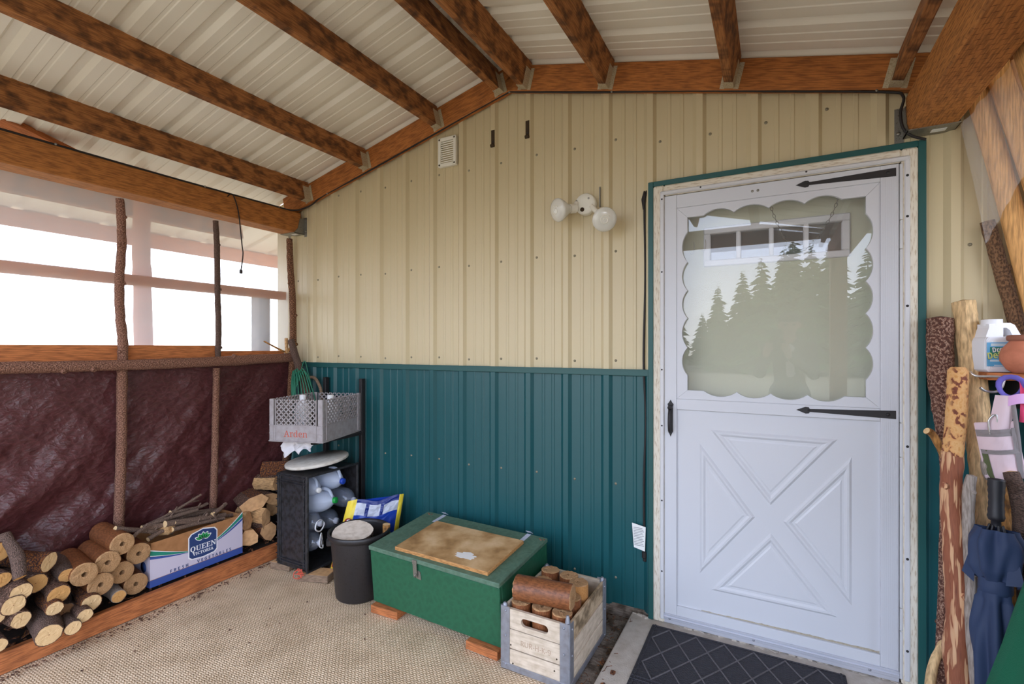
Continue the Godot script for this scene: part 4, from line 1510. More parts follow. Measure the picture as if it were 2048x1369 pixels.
func pressed_mesh(seed_: float, r: float, l: float) -> Array:
	var st := mb()
	var n := 24
	var rim := func(k: int, f: float, s: float) -> Vector3:
		var a := TAU * k / n
		var d := Vector3(0, cos(a), -sin(a))
		var e := r * f * (1.0 + 0.02 * wob.get_noise_3dv(d * 2.0 + Vector3(seed_, 0, 0)))
		if f > 0.98:
			e *= 1.0 - 0.10 * maxf(0.0, wob.get_noise_3dv(d * 2.6 + Vector3(seed_ * 3.0, s, 0)) - 0.28)
		var x := (0.006 * wob.get_noise_3dv(Vector3(seed_ * 7.0 + s * 9.0, d.y * f * 2.4, d.z * f * 2.4)) + 0.0045 * wob.get_noise_3dv(Vector3(seed_ * 3.0 + s, d.y * f * 9.0, d.z * f * 9.0))) if f < 1.0 else -0.004 + 0.003 * wob.get_noise_3dv(d * 9.0 + Vector3(s, seed_, 0))
		return Vector3(x if s > 0 else -l - x, d.y * e, d.z * e)
	st.set_smooth_group(1)
	for k in n:
		var m := (k + 1) % n
		quad(st, rim.call(k, 1.0, -1.0), rim.call(m, 1.0, -1.0), rim.call(m, 1.0, 1.0), rim.call(k, 1.0, 1.0))
	st.generate_normals()
	var side := st.commit()
	var out := [side]
	for s in [1.0, -1.0]:
		st = mb()
		var fs := [1.0, 0.9, 0.76, 0.6, 0.44, 0.32, 0.22]
		for i in fs.size() - 1:
			for k in n:
				var m := (k + 1) % n
				var q := [rim.call(k, fs[i], s), rim.call(m, fs[i], s), rim.call(m, fs[i + 1], s), rim.call(k, fs[i + 1], s)]
				if s > 0:
					quad(st, q[0], q[1], q[2], q[3])
				else:
					quad(st, q[3], q[2], q[1], q[0])
		for k in n:
			var m := (k + 1) % n
			var a: Vector3 = rim.call(k, 0.22, s)
			var b: Vector3 = rim.call(m, 0.22, s)
			var deep := Vector3(-0.06 * s, 0, 0)
			if s > 0:
				quad(st, a, b, b + deep, a + deep)
			else:
				quad(st, a + deep, b + deep, b, a)
		st.generate_normals()
		out.append(st.commit())
	return out


func pressed_log(label: String, xf: Transform3D, l: float, kinds: Array, n: int, m: Material, group: String) -> void:
	var o := thing("pressed_log", label, "fire log", xf.origin, 0.0, group)
	o.transform = xf
	piece(kinds[n % kinds.size()][0], "side", m, o)
	piece(kinds[n % kinds.size()][1], "broken_end", M.pressed_end, o)
	piece(kinds[n % kinds.size()][2], "broken_end", M.pressed_end, o)


func split_log(label: String, front: Vector3, back: Vector3, l: float, poly: Array, m: Material, group := "split firewood beside the black tote") -> void:
	var o := thing("split_log", label, "log", front, 0.0, group)
	o.transform = log_axes(front, back)
	var n := poly.size()
	var rings_ := []
	for i in 9:
		var t := i / 8.0
		var ring := []
		for k in n:
			var p: Vector2 = poly[k]
			var q := Vector3(-l * t, p.y, p.x) * Vector3(1, 1.0 - 0.1 * t, 1.0 - 0.1 * t)
			q += Vector3(0.01, 0.006, 0.006) * wob.get_noise_3dv(q * 45.0 + front * 9.0)
			ring.append(q)
		rings_.append(ring)
	var bark := mb()
	var face := mb()
	for i in 8:
		for k in n:
			var j := (k + 1) % n
			away(bark if k == 0 or k == n - 1 else face, [rings_[i][k], rings_[i][j], rings_[i + 1][j], rings_[i + 1][k]], Vector3(-l * (i + 0.5) / 8.0, 0, 0))
	done(bark, "bark", M.bark_dark, o)
	done(face, "split_face", m, o)
	for r in [rings_[0], rings_[-1]]:
		var e := mb()
		var c := Vector3.ZERO
		for p: Vector3 in r:
			c += p / n
		for k in n:
			away(e, [c, r[k], r[(k + 1) % n]], Vector3(-l / 2.0, 0, 0))
		done(e, "sawn_end", M.block_face, o)


func build_firewood() -> void:
	var rack := thing("firewood_rack", "low stained lumber curb with deck boards holding the firewood", "rack", Vector3(-2.834, 0, 1.2))
	lumber("curb", Vector3(0, 0.0445, 1.3), Vector3(0, 0.0445, -1.0), 0.038, 0.089, M.red_lumber, rack)
	for k in 3:
		lumber("deck_board", Vector3(-0.075 - 0.1 * k, 0.058, 1.3), Vector3(-0.075 - 0.1 * k, 0.058, -1.1), 0.092, 0.03, M.deck_wood, rack)
	for z in [1.1, 0.2, -0.8]:
		lumber("bearer", Vector3(-0.03, 0.021, z), Vector3(-0.34, 0.021, z), 0.06, 0.042, M.deck_wood, rack)
	var chips := thing("bark_chips", "loose bark chips and splinters lying on the firewood deck", "wood chips", Vector3(-3.0, 0.075, 1.1))
	var st := mb()
	for k in 150:
		var p := Vector3(rng.randf_range(-0.08, 0.14), rng.randf_range(0.001, 0.012), rng.randf_range(-0.9, 0.7))
		box(st, Vector3(rng.randf_range(0.008, 0.035), rng.randf_range(0.002, 0.006), rng.randf_range(0.004, 0.014)), p, 0.0, Basis(Vector3(rng.randf_range(-0.3, 0.3), 1, 0.1).normalized(), rng.randf() * TAU))
	done(st, "chips", M.bark_flake, chips).set_meta("kind", "stuff")
	var crumbs := thing("bark_crumbs", "dark bark crumbs on the carpet along the stained curb", "crumbs", Vector3(-2.8, 0.0, 1.1))
	st = mb()
	for k in 320:
		var f := rng.randf()
		var p := Vector3(0.004 + 0.05 * f * f + rng.randf_range(0, 0.02), 0.003, rng.randf_range(-0.75, 0.8))
		if k % 9 == 0:
			p = Vector3(rng.randf_range(0.0, 1.4), 0.003, rng.randf_range(-0.5, 0.8))
		var s := rng.randf_range(0.003, 0.010)
		box(st, Vector3(s, s * 0.4, s * 0.6), p, 0.0, Basis(Vector3.UP, rng.randf() * TAU))
	done(st, "crumbs", M.bark_dark, crumbs).set_meta("kind", "stuff")
	# u, v, radius in pixels, plane x of the sawn end, sideways and upward lean of the back, bark, end, label
	var D = M.bark_dark
	var G = M.bark_grey
	var Fk = M.bark_flake
	var e = M.sawn_end
	var tn = M.sawn_end_tan
	for s in [
		[96, 1272, 23, -2.715, -0.1, -0.02, 0.42, G, e, "thick log with a jagged sawn end jutting over the stained curb"],
		[143, 1261, 13.5, -2.72, -0.1, -0.05, 0.36, G, e, "thin log with a small round end jutting over the curb beside the thick jagged one"],
		[167, 1236, 13, -2.74, -0.06, -0.05, 0.36, D, e, "thin log with an oval end resting on the curb below a dark-barked log"],
		[42, 1241, 17.5, -2.79, 0.06, -0.05, 0.35, D, e, "log with a pale slanting end above the thick jagged one"],
		[30, 1211, 19, -2.79, 0.05, -0.02, 0.35, D, e, "log with a ragged torn pale end at the outer end of the pile"],
		[107, 1222, 15.5, -2.77, -0.12, -0.02, 0.36, Fk, e, "log with flaky orange bark and a pale end"],
		[130, 1222, 18, -2.86, -0.1, 0.0, 0.26, G, M.bark_grey_end, "log with a dull brown end behind the flaky orange one"],
		[185, 1203, 17, -2.8, -0.04, 0.0, 0.33, Fk, e, "log with dark purple bark and a whitish end below the pressed logs"],
		[235, 1195, 13.5, -2.84, -0.1, -0.04, 0.28, M.stick_grey, tn, "short smooth grey log lying under the pressed logs"],
		[44, 1183, 18.5, -2.79, 0.06, 0.0, 0.34, D, e, "log with a smooth round yellow end under the leaning stick"],
		[120, 1186, 20, -2.8, -0.02, 0.0, 0.33, D, tn, "log with a wide tan end and a broken twig stub"],
		[75, 1164, 19, -2.86, -0.1, 0.0, 0.27, D, tn, "log with a tan end tucked behind the leaning stick"],
		[133, 1152, 15.5, -2.84, -0.12, 0.02, 0.28, G, tn, "log with lichen-grey bark and a chipped end beside the pressed logs"],
		[101, 1120, 18.5, -2.84, 0.55, -0.02, 0.33, Fk, e, "log with reddish bark lying crosswise on top of the pile"],
		[2, 1165, 17, -2.82, 0.05, 0.0, 0.3, D, tn, "log half hidden at the outer end of the pile"],
		[3, 1106, 19, -2.88, 0.1, 0.0, 0.24, Fk, tn, "yellow-ended log at the top outer end of the pile"],
		[-12, 1236, 17, -2.8, 0.0, 0.0, 0.34, D, e, "log at the bottom outer end of the pile"],
		[-8, 1292, 15, -2.78, 0.0, 0.0, 0.34, D, e, "split log lying on the deck at the outer end"],
		[-60, 1170, 20, -2.8, 0.0, 0.0, 0.34, G, e, "log beyond the outer end of the pile"],
		[-60, 1250, 20, -2.8, 0.0, 0.0, 0.34, D, e, "low log beyond the outer end of the pile"],
	]:
		var f := on_x(s[0], s[1], s[3])
		var fw := (f - EYE).dot(Vector3(-sin(YAW), 0, -cos(YAW)))
		natural_log(s[9], f, Vector3(-1, s[5], s[4] - 0.1), s[6], s[2] / F * fw, s[7], s[8], 0.25)
	# the stick that leans on the pile
	var p := on_x(42, 1156, -2.76)
	natural_log("bark stick leaning steeply on the log pile", p, on_x(13, 1068, -2.9) - p, (on_x(13, 1068, -2.9) - p).length(), 0.0235, G, tn, 0.2, "")
	# pressed sawdust logs
	var kinds := []
	for k in 4:
		kinds.append(pressed_mesh(3.3 + k * 5.7, 0.0535, 0.31))
	var i := 0
	for s in [[169, 1150, -2.81, "first of the stepped row, above the log pile"], [216, 1126, -2.83, "second of the stepped row of three"], [245, 1089, -2.84, "uppermost of the pile"], [278, 1108, -2.87, "squeezed against the cardboard box near its top"], [244, 1146, -2.86, "in the middle of the pile"], [202, 1170, -2.82, "at the bottom above the grey log"], [272, 1169, -2.875, "lowest, beside the bottom of the cardboard box"]]:
		var f := on_x(s[0], s[1], s[2])
		pressed_log("brown pressed sawdust log with a hole, %s" % s[3], log_axes(f, Vector3(-1, 0.02 - 0.02 * (i % 2), -0.13 + 0.03 * (i % 3))) * Transform3D(Basis(Vector3.RIGHT, i * 1.7).scaled(Vector3(0.86, 0.98, 0.98)), Vector3.ZERO), 0.31, kinds, i, M.pressed_side, "pressed logs between firewood and cardboard box")
		i += 1
	M["kinds"] = null
	crate_kinds = kinds
	# split wood between the cardboard box and the tote
	var wedge := [Vector2(-0.055, -0.045), Vector2(-0.01, -0.055), Vector2(0.045, -0.04), Vector2(0.06, -0.005), Vector2(0.02, 0.05), Vector2(-0.03, 0.045), Vector2(-0.06, 0.0)]
	var slabp := [Vector2(-0.065, -0.02), Vector2(-0.01, -0.035), Vector2(0.05, -0.028), Vector2(0.072, 0.008), Vector2(0.03, 0.04), Vector2(-0.02, 0.034), Vector2(-0.06, 0.015)]
	var w := 0
	for s in [[497, 1076, -2.9, 0.95, wedge, "with a rough orange end, next to the cardboard box"], [538, 1062, -2.9, 1.0, wedge, "dark, at the bottom beside the black tote"], [532, 1040, -2.9, 1.05, slabp, "with a smooth pale curved face"], [496, 1043, -2.93, 1.0, wedge, "standing against the box corner, yellow face"], [508, 1008, -2.95, 1.25, slabp, "long and flat, with loose bark, across the top"], [545, 998, -2.95, 1.0, slabp, "pale splintered, next to the tote"], [556, 968, -2.95, 0.9, wedge, "dark brown, behind the tote"], [575, 940, -2.93, 0.95, slabp, "reddish, highest of the heap behind the tote"], [548, 1015, -3.0, 1.0, wedge, "hidden in the heap, brown"]]:
		var poly := []
		for q: Vector2 in s[4]:
			poly.append((q * float(s[3])).rotated(0.7 * w))
		split_log("split firewood piece %s" % s[5], on_x(s[0], s[1], s[2]), Vector3(-1, 0.05 * (w % 3 - 1), -0.35 + 0.3 * (w % 4)), 0.17 if w > 5 else 0.21, poly, [M.split_face, M.bark_flake, M.split_face][w % 3])
		w += 1


var crate_kinds := []


# ---------------------------------------------------------------- cardboard box of twigs
func build_vegetable_box() -> void:
	var x := -2.885
	var z0 := 1.094
	var z1 := 0.588
	var y0 := 0.0905
	var L := z0 - z1
	var H := 0.235
	var b := thing("vegetable_box", "printed cardboard vegetable box full of twigs", "cardboard box", Vector3(x, y0, (z0 + z1) / 2.0))
	# local: z runs along the printed side, +z towards the pressed logs
	var Dp := 0.225
	for w in [["printed_side", Vector3(-0.002, H / 2, 0), Vector3(0.004, H, L)], ["back_side", Vector3(-Dp, H / 2, 0), Vector3(0.004, H, L)], ["bottom", Vector3(-Dp / 2, 0.003, 0), Vector3(Dp, 0.006, L)]]:
		var st := mb()
		box(st, w[2], w[1], 0.001)
		done(st, w[0], M.cardboard, b)
	for s in [-1, 1]:
		var st := mb()
		plate(st, PackedVector2Array([Vector2(0, 0), Vector2(Dp, 0), Vector2(Dp, H), Vector2(0, H)]), 0, 0.004, Transform3D(Basis(Vector3.LEFT, Vector3.UP, Vector3.FORWARD), Vector3(0, 0, s * (L / 2 - 0.002) + 0.002)))
		var e := done(st, "end_panel", M.cardboard, b)
		if s > 0:
			st = mb()
			span(st, Vector3(-Dp + 0.002, 0.035, L / 2 + 0.0005), Vector3(-0.002, 0.165, L / 2 + 0.0014))
			done(st, "lilac_print", M.print_lilac, e)
			st = mb()
			span(st, Vector3(-Dp + 0.002, 0.0, L / 2 + 0.0005), Vector3(-0.002, 0.035, L / 2 + 0.0014))
			done(st, "blue_print", M.print_blue, e)
			st = mb()
			lathe(st, [Vector2(0.028, 0), Vector2(0.028, 0.001), Vector2(0, 0.001)], 18, Transform3D(Basis(Vector3.RIGHT, PI / 2), Vector3(-0.06, 0.1, L / 2 + 0.0016)))
			done(st, "dark_spot", M.print_navy, e)
	# print: X along the side (0 at the end by the pressed logs), Y up
	var f := Transform3D(Basis(Vector3.FORWARD, Vector3.UP, Vector3.RIGHT), Vector3(0, 0, L / 2))
	var pr := func(pts: Array, k: int, m: Material, called: String) -> void:
		var st := mb()
		var pv := PackedVector2Array()
		for p in pts:
			pv.append(Vector2(p[0] * L, p[1] * H))
		plate(st, pv, 0.0, 0.0003 + 0.0003 * k, f)
		done(st, called, m, b)
	pr.call([[0, 0.0], [1, 0.0], [1, 0.16], [0, 0.16]], 1, M.print_blue, "blue_band")
	var body := [[0.0, 0.17], [1.0, 0.17]]
	for k in 9:
		var t := 1.0 - k / 8.0
		body.append([t, 0.50 + 0.36 * pow(maxf(0.0, (t - 0.55) / 0.45), 1.6) + 0.14 * pow(maxf(0.0, (0.4 - t) / 0.4), 1.5)])
	pr.call(body, 1, M.print_lilac, "lilac_field")
	for sw in [[M.print_blue, 0.0, 0.07, "blue_swoosh"], [M.print_white, 0.06, 0.085, "white_swoosh"], [M.print_green, 0.085, 0.19, "green_swoosh"], [M.print_white, 0.19, 0.215, "white_swoosh"]]:
		for side in 2:
			var up := []
			var dn := []
			for k in 9:
				var t := (k / 8.0) * 0.42 if side == 0 else 1.0 - (k / 8.0) * 0.42
				var g := pow(maxf(0.0, (0.4 - t) / 0.4), 1.5) * 0.14 if side == 0 else pow(maxf(0.0, (t - 0.58) / 0.42), 1.6) * 0.36
				var w := 1.0 - (k / 8.0) * 0.92
				dn.append([t, 0.50 + g + sw[1] * w])
				up.append([t, 0.50 + g + sw[2] * w])
			up.reverse()
			pr.call(dn + up, 2, sw[0], sw[3])
	var badge := func(s: float) -> Array:
		var c := [0.535, 0.635]
		var out := []
		for p in [[-0.16, -0.28], [-0.13, -0.34], [0.0, -0.37], [0.13, -0.34], [0.16, -0.28], [0.16, 0.2], [0.13, 0.28], [0.0, 0.345], [-0.13, 0.28], [-0.16, 0.2]]:
			out.append([c[0] + p[0] * s, c[1] + p[1] * s])
		return out
	pr.call(badge.call(1.0), 3, M.print_white, "badge_border")
	pr.call(badge.call(0.93), 4, M.print_navy, "badge")
	# crown of leaves
	for k in 5:
		var a := (k - 2) * 0.52
		for q in [[1.0, M.print_white, 5, "leaf_outline"], [0.72, M.leaf_green, 6, "leaf"]]:
			var pts := []
			for m in 12:
				var t := TAU * m / 12.0
				var l := Vector2(0.0125 * sin(t) * (1.0 - 0.35 * cos(t)), 0.023 * cos(t) + 0.03)
				l = Vector2(l.x * float(q[0]), 0.03 + (l.y - 0.03) * float(q[0])).rotated(-a)
				pts.append([0.535 + l.x / L, 0.70 + l.y * 0.86 / H])
			pr.call(pts, q[2], q[1], q[3])
	for q in [["QUEEN", 0.04, 0.54, "Droid Serif"], ["VICTORIA", 0.0225, 0.41, "Droid Serif"]]:
		lettering(q[0], q[1], M.print_white, b, f * Transform3D(Basis.IDENTITY, Vector3(0.535 * L, q[2] * H, 0.0022)), q[3], true)
	var words := "FRESH  VEGETABLES"
	for k in words.length():
		if words[k] != " ":
			lettering(words[k], 0.023, M.print_navy, b, f * Transform3D(Basis.IDENTITY, Vector3((0.2 + 0.0405 * k) * L, 0.212 * H, 0.0012)), "Droid Sans", true)
	# twigs
	var n := 0
	for t in [[[283, 1058], [380, 1043], [470, 1030], 5.5, -2.95], [[330, 1049], [400, 1040], [450, 1030], 6.5, -2.93], [[287, 1056], [330, 1038], [395, 1020], 5.0, -2.97], [[296, 1080], [325, 1062], [370, 1052], 4.5, -2.92], [[345, 1060], [385, 1052], [448, 1037], 4.5, -2.91], [[283, 1056], [338, 1028], [402, 990], 3.2, -3.0], [[230, 1058], [300, 1062], [345, 1066], 5.0, -2.93], [[262, 1078], [284, 1062], [300, 1054], 3.5, -2.9], [[425, 1030], [440, 1018], [452, 1008], 5.0, -2.94], [[340, 1026], [390, 1016], [415, 1008], 4.5, -3.02], [[300, 1066], [350, 1048], [420, 1032], 4.0, -2.98], [[310, 1052], [360, 1036], [430, 1022], 5.5, -3.01], [[350, 1046], [410, 1044], [445, 1040], 3.0, -2.92], [[320, 1044], [372, 1028], [440, 1018], 3.0, -3.03], [[360, 1054], [400, 1036], [436, 1026], 3.8, -2.97], [[428, 1026], [431, 1034], [438, 1044], 2.0, -2.9], [[335, 1030], [375, 1008], [398, 1002], 2.0, -3.03]]:
		var a := on_x(t[0][0], t[0][1], t[4])
		var m := on_x(t[1][0], t[1][1], t[4] - 0.015)
		var c := on_x(t[2][0], t[2][1], t[4] - 0.03)
		var r: float = t[3] / F * 2.75
		var o := thing("twig", "grey-barked twig lying in and over the printed cardboard box", "twig", a, 0.0, "twigs in the cardboard box")
		var pts := curve([Vector3.ZERO, (m - a) + Vector3(0, 0.006 * sin(n * 2.0), 0), c - a], 7)
		var st := mb()
		var ends := tube(st, pts, taper(pts.size(), r, r * 0.72), 9, false, 0.2, 60.0)
		stub(st, pts[8], Vector3(0.2, 0.8, -0.5).normalized(), r * 0.35, 0.03)
		done(st, "bark", M.twig, o)
		st = mb()
		cut(st, ends[0], (pts[0] - pts[1]).normalized())
		done(st, "cut_end", M.sawn_end, o)
		st = mb()
		cut(st, ends[1], (pts[-1] - pts[-2]).normalized())
		done(st, "cut_end", M.sawn_end, o)
		n += 1
	var st := mb()
	var c0 := on_x(333, 1060, -2.95)
	var wb := thing("wood_chunk", "small yellow split chunk among the twigs in the cardboard box", "wood", c0)
	box(st, Vector3(0.07, 0.045, 0.06), Vector3.ZERO, 0.008, Basis(Vector3(0.2, 1, 0.3).normalized(), 0.4))
	done(st, "split_face", M.split_face, wb)


# ---------------------------------------------------------------- corner: stand, grey crate, tote with jugs
func milk_crate(at: Vector3, turn: float) -> Node3D:
	var W := 0.355
	var Dz := 0.45
	var H := 0.263
	var o := thing("milk_crate", "grey plastic milk crate with diamond lattice and red lettering", "crate", at, turn)
	var st := mb()
	span(st, Vector3(-W / 2 + 0.006, 0, -Dz / 2 + 0.006), Vector3(W / 2 - 0.006, 0.006, Dz / 2 - 0.006))
	done(st, "bottom", M.grey_plastic, o)
	# each wall in its own frame: X along, Y up, Z outwards
	for w in [[Transform3D(Basis(Vector3.RIGHT, Vector3.UP, Vector3.BACK), Vector3(0, 0, Dz / 2)), W], [Transform3D(Basis(Vector3.LEFT, Vector3.UP, Vector3.FORWARD), Vector3(0, 0, -Dz / 2)), W], [Transform3D(Basis(Vector3.FORWARD, Vector3.UP, Vector3.RIGHT), Vector3(W / 2, 0, 0)), Dz], [Transform3D(Basis(Vector3.BACK, Vector3.UP, Vector3.LEFT), Vector3(-W / 2, 0, 0)), Dz]]:
		var xf: Transform3D = w[0]
		var l: float = w[1]
		var h := l / 2.0
		st = mb()
		var put := func(x0: float, y0: float, x1: float, y1: float, z0: float, z1: float) -> void:
			box(st, Vector3(x1 - x0, y1 - y0, z1 - z0), xf * Vector3((x0 + x1) / 2, (y0 + y1) / 2, (z0 + z1) / 2), 0.0015, xf.basis)
		put.call(-h + 0.004, 0.0, h - 0.004, 0.098, -0.008, -0.003)
		for s in [-1, 1]:
			put.call(s * (h - 0.018) - 0.014, 0.0, s * (h - 0.018) + 0.014, H - 0.01, -0.008, -0.001)
			put.call(s * (h - 0.044) - 0.003, 0.01, s * (h - 0.044) + 0.003, H - 0.012, -0.008, 0.001)
			for y in [0.05, 0.098]:
				put.call(s * (h - 0.018) - 0.016, y - 0.002, s * (h - 0.018) + 0.016, y + 0.002, -0.008, 0.001)
		put.call(-h, 0.0, h, 0.007, -0.008, 0.002)
		put.call(-h + 0.04, 0.097, h - 0.04, 0.102, -0.008, 0.0005)
		var panel := done(st, "side_wall", M.grey_plastic, o)
		st = mb()
		put.call(-h - 0.005, H - 0.013, h + 0.005, H, -0.012, 0.006)
		done(st, "rim", M.grey_plastic, o)
		# lattice
		st = mb()
		var x0 := -h + 0.044
		var x1 := h - 0.044
		var y0 := 0.1
		var y1 := H - 0.012
		var k := x0 - (y1 - y0)
		while k < x1 + (y1 - y0):
			for s in [1.0, -1.0]:
				# the line x = k + s (y - mid), cut to the window
				var mid := (y0 + y1) / 2.0
				var ya := y0
				var yb := y1
				if s > 0:
					ya = maxf(ya, mid + x0 - k)
					yb = minf(yb, mid + x1 - k)
				else:
					ya = maxf(ya, mid + k - x1)
					yb = minf(yb, mid + k - x0)
				if yb - ya > 0.008:
					var a := xf * Vector3(k + s * (ya - mid), ya, -0.0055)
					var b := xf * Vector3(k + s * (yb - mid), yb, -0.0055)
					var t := along(a, b, xf.basis.z)
					box(st, Vector3(a.distance_to(b), 0.005, 0.0068), t.origin, 0.0, t.basis)
			k += 0.0315
		done(st, "lattice", M.grey_plastic, panel)
	lettering("Arden", 0.052, M.red_print, o, Transform3D(Basis.IDENTITY, Vector3(0.0, 0.048, Dz / 2 + 0.0012 - 0.003)), "Droid Serif")
	return o


func build_corner_stack() -> void:
	var stand := thing("metal_stand", "black steel stand against the wall carrying the grey crate", "stand", Vector3(-2.6, 0, 0.038))
	for x in [-0.19, 0.156]:
		var st := mb()
		span(st, Vector3(x - 0.013, 0.0, -0.02), Vector3(x + 0.013, 1.145, 0.012), 0.002)
		done(st, "post", M.black_iron, stand)
		st = mb()
		span(st, Vector3(x - 0.012, 0.768, 0.0), Vector3(x + 0.012, 0.79, 0.40), 0.002)
		done(st, "arm", M.black_iron, stand)
	var st := mb()
	for y in [0.3, 0.775, 1.0]:
		st = mb()
		span(st, Vector3(-0.17, y, -0.012), Vector3(0.155, y + 0.025, 0.006), 0.002)
		done(st, "cross_bar", M.black_iron, stand)
	st = mb()
	span(st, Vector3(-0.2, 0.79, 0.03), Vector3(0.2, 0.796, 0.4))
	done(st, "tray", M.black_iron, stand)
	st = mb()
	tube(st, curve([Vector3(-0.19, 0.9, 0.03), Vector3(-0.2, 1.05, 0.03), Vector3(-0.26, 1.135, 0.03), Vector3(-0.33, 1.14, 0.03)], 6), 0.011, 10)
	done(st, "curved_handle", M.block_wood, stand)
	milk_crate(Vector3(-2.545, 0.797, 0.311), deg_to_rad(17.0))
	for p in [[-2.63, 0.355, 0.13, "half seen through the lattice of the grey crate"], [-2.47, 0.275, 0.1, "standing deep in the grey crate"]]:
		var b := thing("white_bottle", "white plastic bottle %s" % p[3], "bottle", Vector3(p[0], 0.803, p[1]), 0.3)
		st = mb()
		lathe(st, [Vector2(0, 0), Vector2(0.042, 0), Vector2(0.045, 0.01), Vector2(0.045, 0.16), Vector2(0.035, 0.2), Vector2(0.018, 0.215), Vector2(0.018, 0.225)], 20)
		done(st, "body", M.jug_white, b)
		st = mb()
		lathe(st, [Vector2(0.02, 0.222), Vector2(0.02, 0.252), Vector2(0.0, 0.254)], 16)
		done(st, "cap", M.cap_white, b)
	# rag under the crate
	st = mb()
	sheet(st, func(s: float, t: float) -> Vector3:
		var x := lerpf(-0.1, 0.12, s)
		var drop := 0.10 - 0.05 * s + 0.015 * sin(s * 17.0)
		return Vector3(x + 0.01 * sin(t * 9.0 + s * 4.0), -drop * (1.0 - t), 0.02 * sin(s * 14.0 + t * 2.0) + 0.012 * wob.get_noise_2d(s * 9.0, t * 9.0)), 30, 10)
	tag(done(st, "white_rag", M.rag, self, Transform3D(Basis(Vector3.UP, 0.25), Vector3(-2.57, 0.79, 0.44))), "crumpled white rag hanging below the grey crate", "rag")
	# black tote standing on end, its mouth to the right
	var x0 := -2.66
	var x1 := -2.385
	var z0 := 0.135
	var z1 := 0.515
	var y0 := 0.045
	var y1 := 0.598
	var t := thing("black_tote", "black plastic tote stood on end and filled with plastic jugs", "tote", Vector3((x0 + x1) / 2, y0, (z0 + z1) / 2))
	var hx := (x1 - x0) / 2
	var hz := (z1 - z0) / 2
	var hy := y1 - y0
	for w in [["side_panel", Vector3(-hx, 0, hz - 0.006), Vector3(hx, hy, hz)], ["side_panel", Vector3(-hx, 0, -hz), Vector3(hx, hy, -hz + 0.006)], ["end_panel", Vector3(-hx, hy - 0.006, -hz + 0.006), Vector3(hx, hy, hz - 0.006)], ["end_panel", Vector3(-hx, 0, -hz + 0.006), Vector3(hx, 0.006, hz - 0.006)], ["base_panel", Vector3(-hx, 0.006, -hz + 0.006), Vector3(-hx + 0.006, hy - 0.006, hz - 0.006)]]:
		st = mb()
		span(st, w[1], w[2], 0.002)
		done(st, w[0], M.black_plastic, t)
	st = mb()
	# lip, ribs and the sunken field of the long side
	for x in [hx - 0.012, hx - 0.032, -hx + 0.02, -hx + 0.036]:
		span(st, Vector3(x - 0.004, 0.004, hz), Vector3(x + 0.004, hy - 0.004, hz + 0.008), 0.002)
	for k in 12:
		var y := 0.02 + k * (hy - 0.04) / 11.0
		for x in [hx - 0.022, -hx + 0.01]:
			span(st, Vector3(x - 0.012, y - 0.003, hz), Vector3(x + 0.012, y + 0.003, hz + 0.007), 0.0015)
	for y in [0.03, 0.046, hy - 0.05, hy - 0.035, hy - 0.012]:
		span(st, Vector3(-hx + 0.004, y - 0.003, hz), Vector3(hx - 0.004, y + 0.003, hz + 0.008), 0.0015)
	done(st, "ribs", M.black_plastic, t)
	st = mb()
	for s in [[Vector3(hx - 0.004, 0, hz - 0.004), Vector3(hx + 0.006, hy, hz + 0.012)], [Vector3(hx - 0.004, 0, -hz - 0.012), Vector3(hx + 0.006, hy, -hz + 0.004)], [Vector3(hx - 0.004, hy - 0.004, -hz - 0.012), Vector3(hx + 0.006, hy + 0.01, hz + 0.012)], [Vector3(hx - 0.004, -0.01, -hz - 0.012), Vector3(hx + 0.006, 0.004, hz + 0.012)]]:
		span(st, s[0], s[1], 0.003)
	done(st, "lip", M.black_plastic, t)
	lettering("IPL", 0.05, M.black_plastic, t, Transform3D(Basis(Vector3.BACK, PI / 2), Vector3(0.01, 0.27, hz + 0.0012)), "Droid Sans", true)
	for s in [[Vector3(-2.36, 0, 0.47), Vector3(0.19, 0.042, 0.10), 0.32, "beside the blue bag"], [Vector3(-2.66, 0, 0.46), Vector3(0.14, 0.042, 0.09), 0.2, "by the end of the curb"]]:
		var b := thing("wood_block", "grey lumber offcut under the black tote, %s" % s[3], "wood block", s[0], s[2])
		st = mb()
		box(st, s[1], Vector3(0, 0.021, 0), 0.003)
		done(st, "block", M.block_wood, b)
		st = mb()
		box(st, Vector3(s[1].x * 0.96, 0.001, s[1].z * 0.94), Vector3(0, 0.0424, 0))
		done(st, "sawn_top", M.block_face, b)
	var tw := thing("orange_twine", "frayed orange twine hanging at the foot of the black tote", "twine", Vector3(-2.39, 0.05, 0.54))
	st = mb()
	for k in 6:
		var a := k * 1.1
		tube(st, curve([Vector3(0.02 * cos(a) - 0.03, 0.02, 0.0), Vector3(0.03 * sin(a * 2.0) - 0.03, 0.004, 0.012), Vector3(0.04 * cos(a * 1.7) - 0.02, 0.012 - 0.008 * k, 0.02), Vector3(0.03 * sin(a), 0.022 - 0.01 * k, 0.016)], 5), 0.0022, 5)
	done(st, "strands", M.twine, tw)
	# jugs: cap place, direction of the bottom, cap colour
	for j in [[685, 963, -2.36, Vector3(-1, 0.03, 0.05), "blue", "with a blue cap, topmost in the tote"], [637, 981, -2.40, Vector3(-1, 0.1, -0.12), "white", "with a white cap and handle, next to the tote's side"], [670, 1001, -2.35, Vector3(-1, -0.12, 0.22), "green", "with a green cap in the middle of the tote"]]:
		var c := on_x(j[0], j[1], j[2])
		var o := thing("milk_jug", "cloudy plastic gallon jug %s" % j[5], "jug", c)
		var y := -Vector3(j[3]).normalized()
		var zz := Vector3.RIGHT.cross(y)
		zz = (Vector3.UP - y * y.y).normalized()
		o.transform.basis = Basis(y.cross(zz), y, zz).scaled(Vector3.ONE * (0.8 if j[4] == "white" else 0.95))
		st = mb()
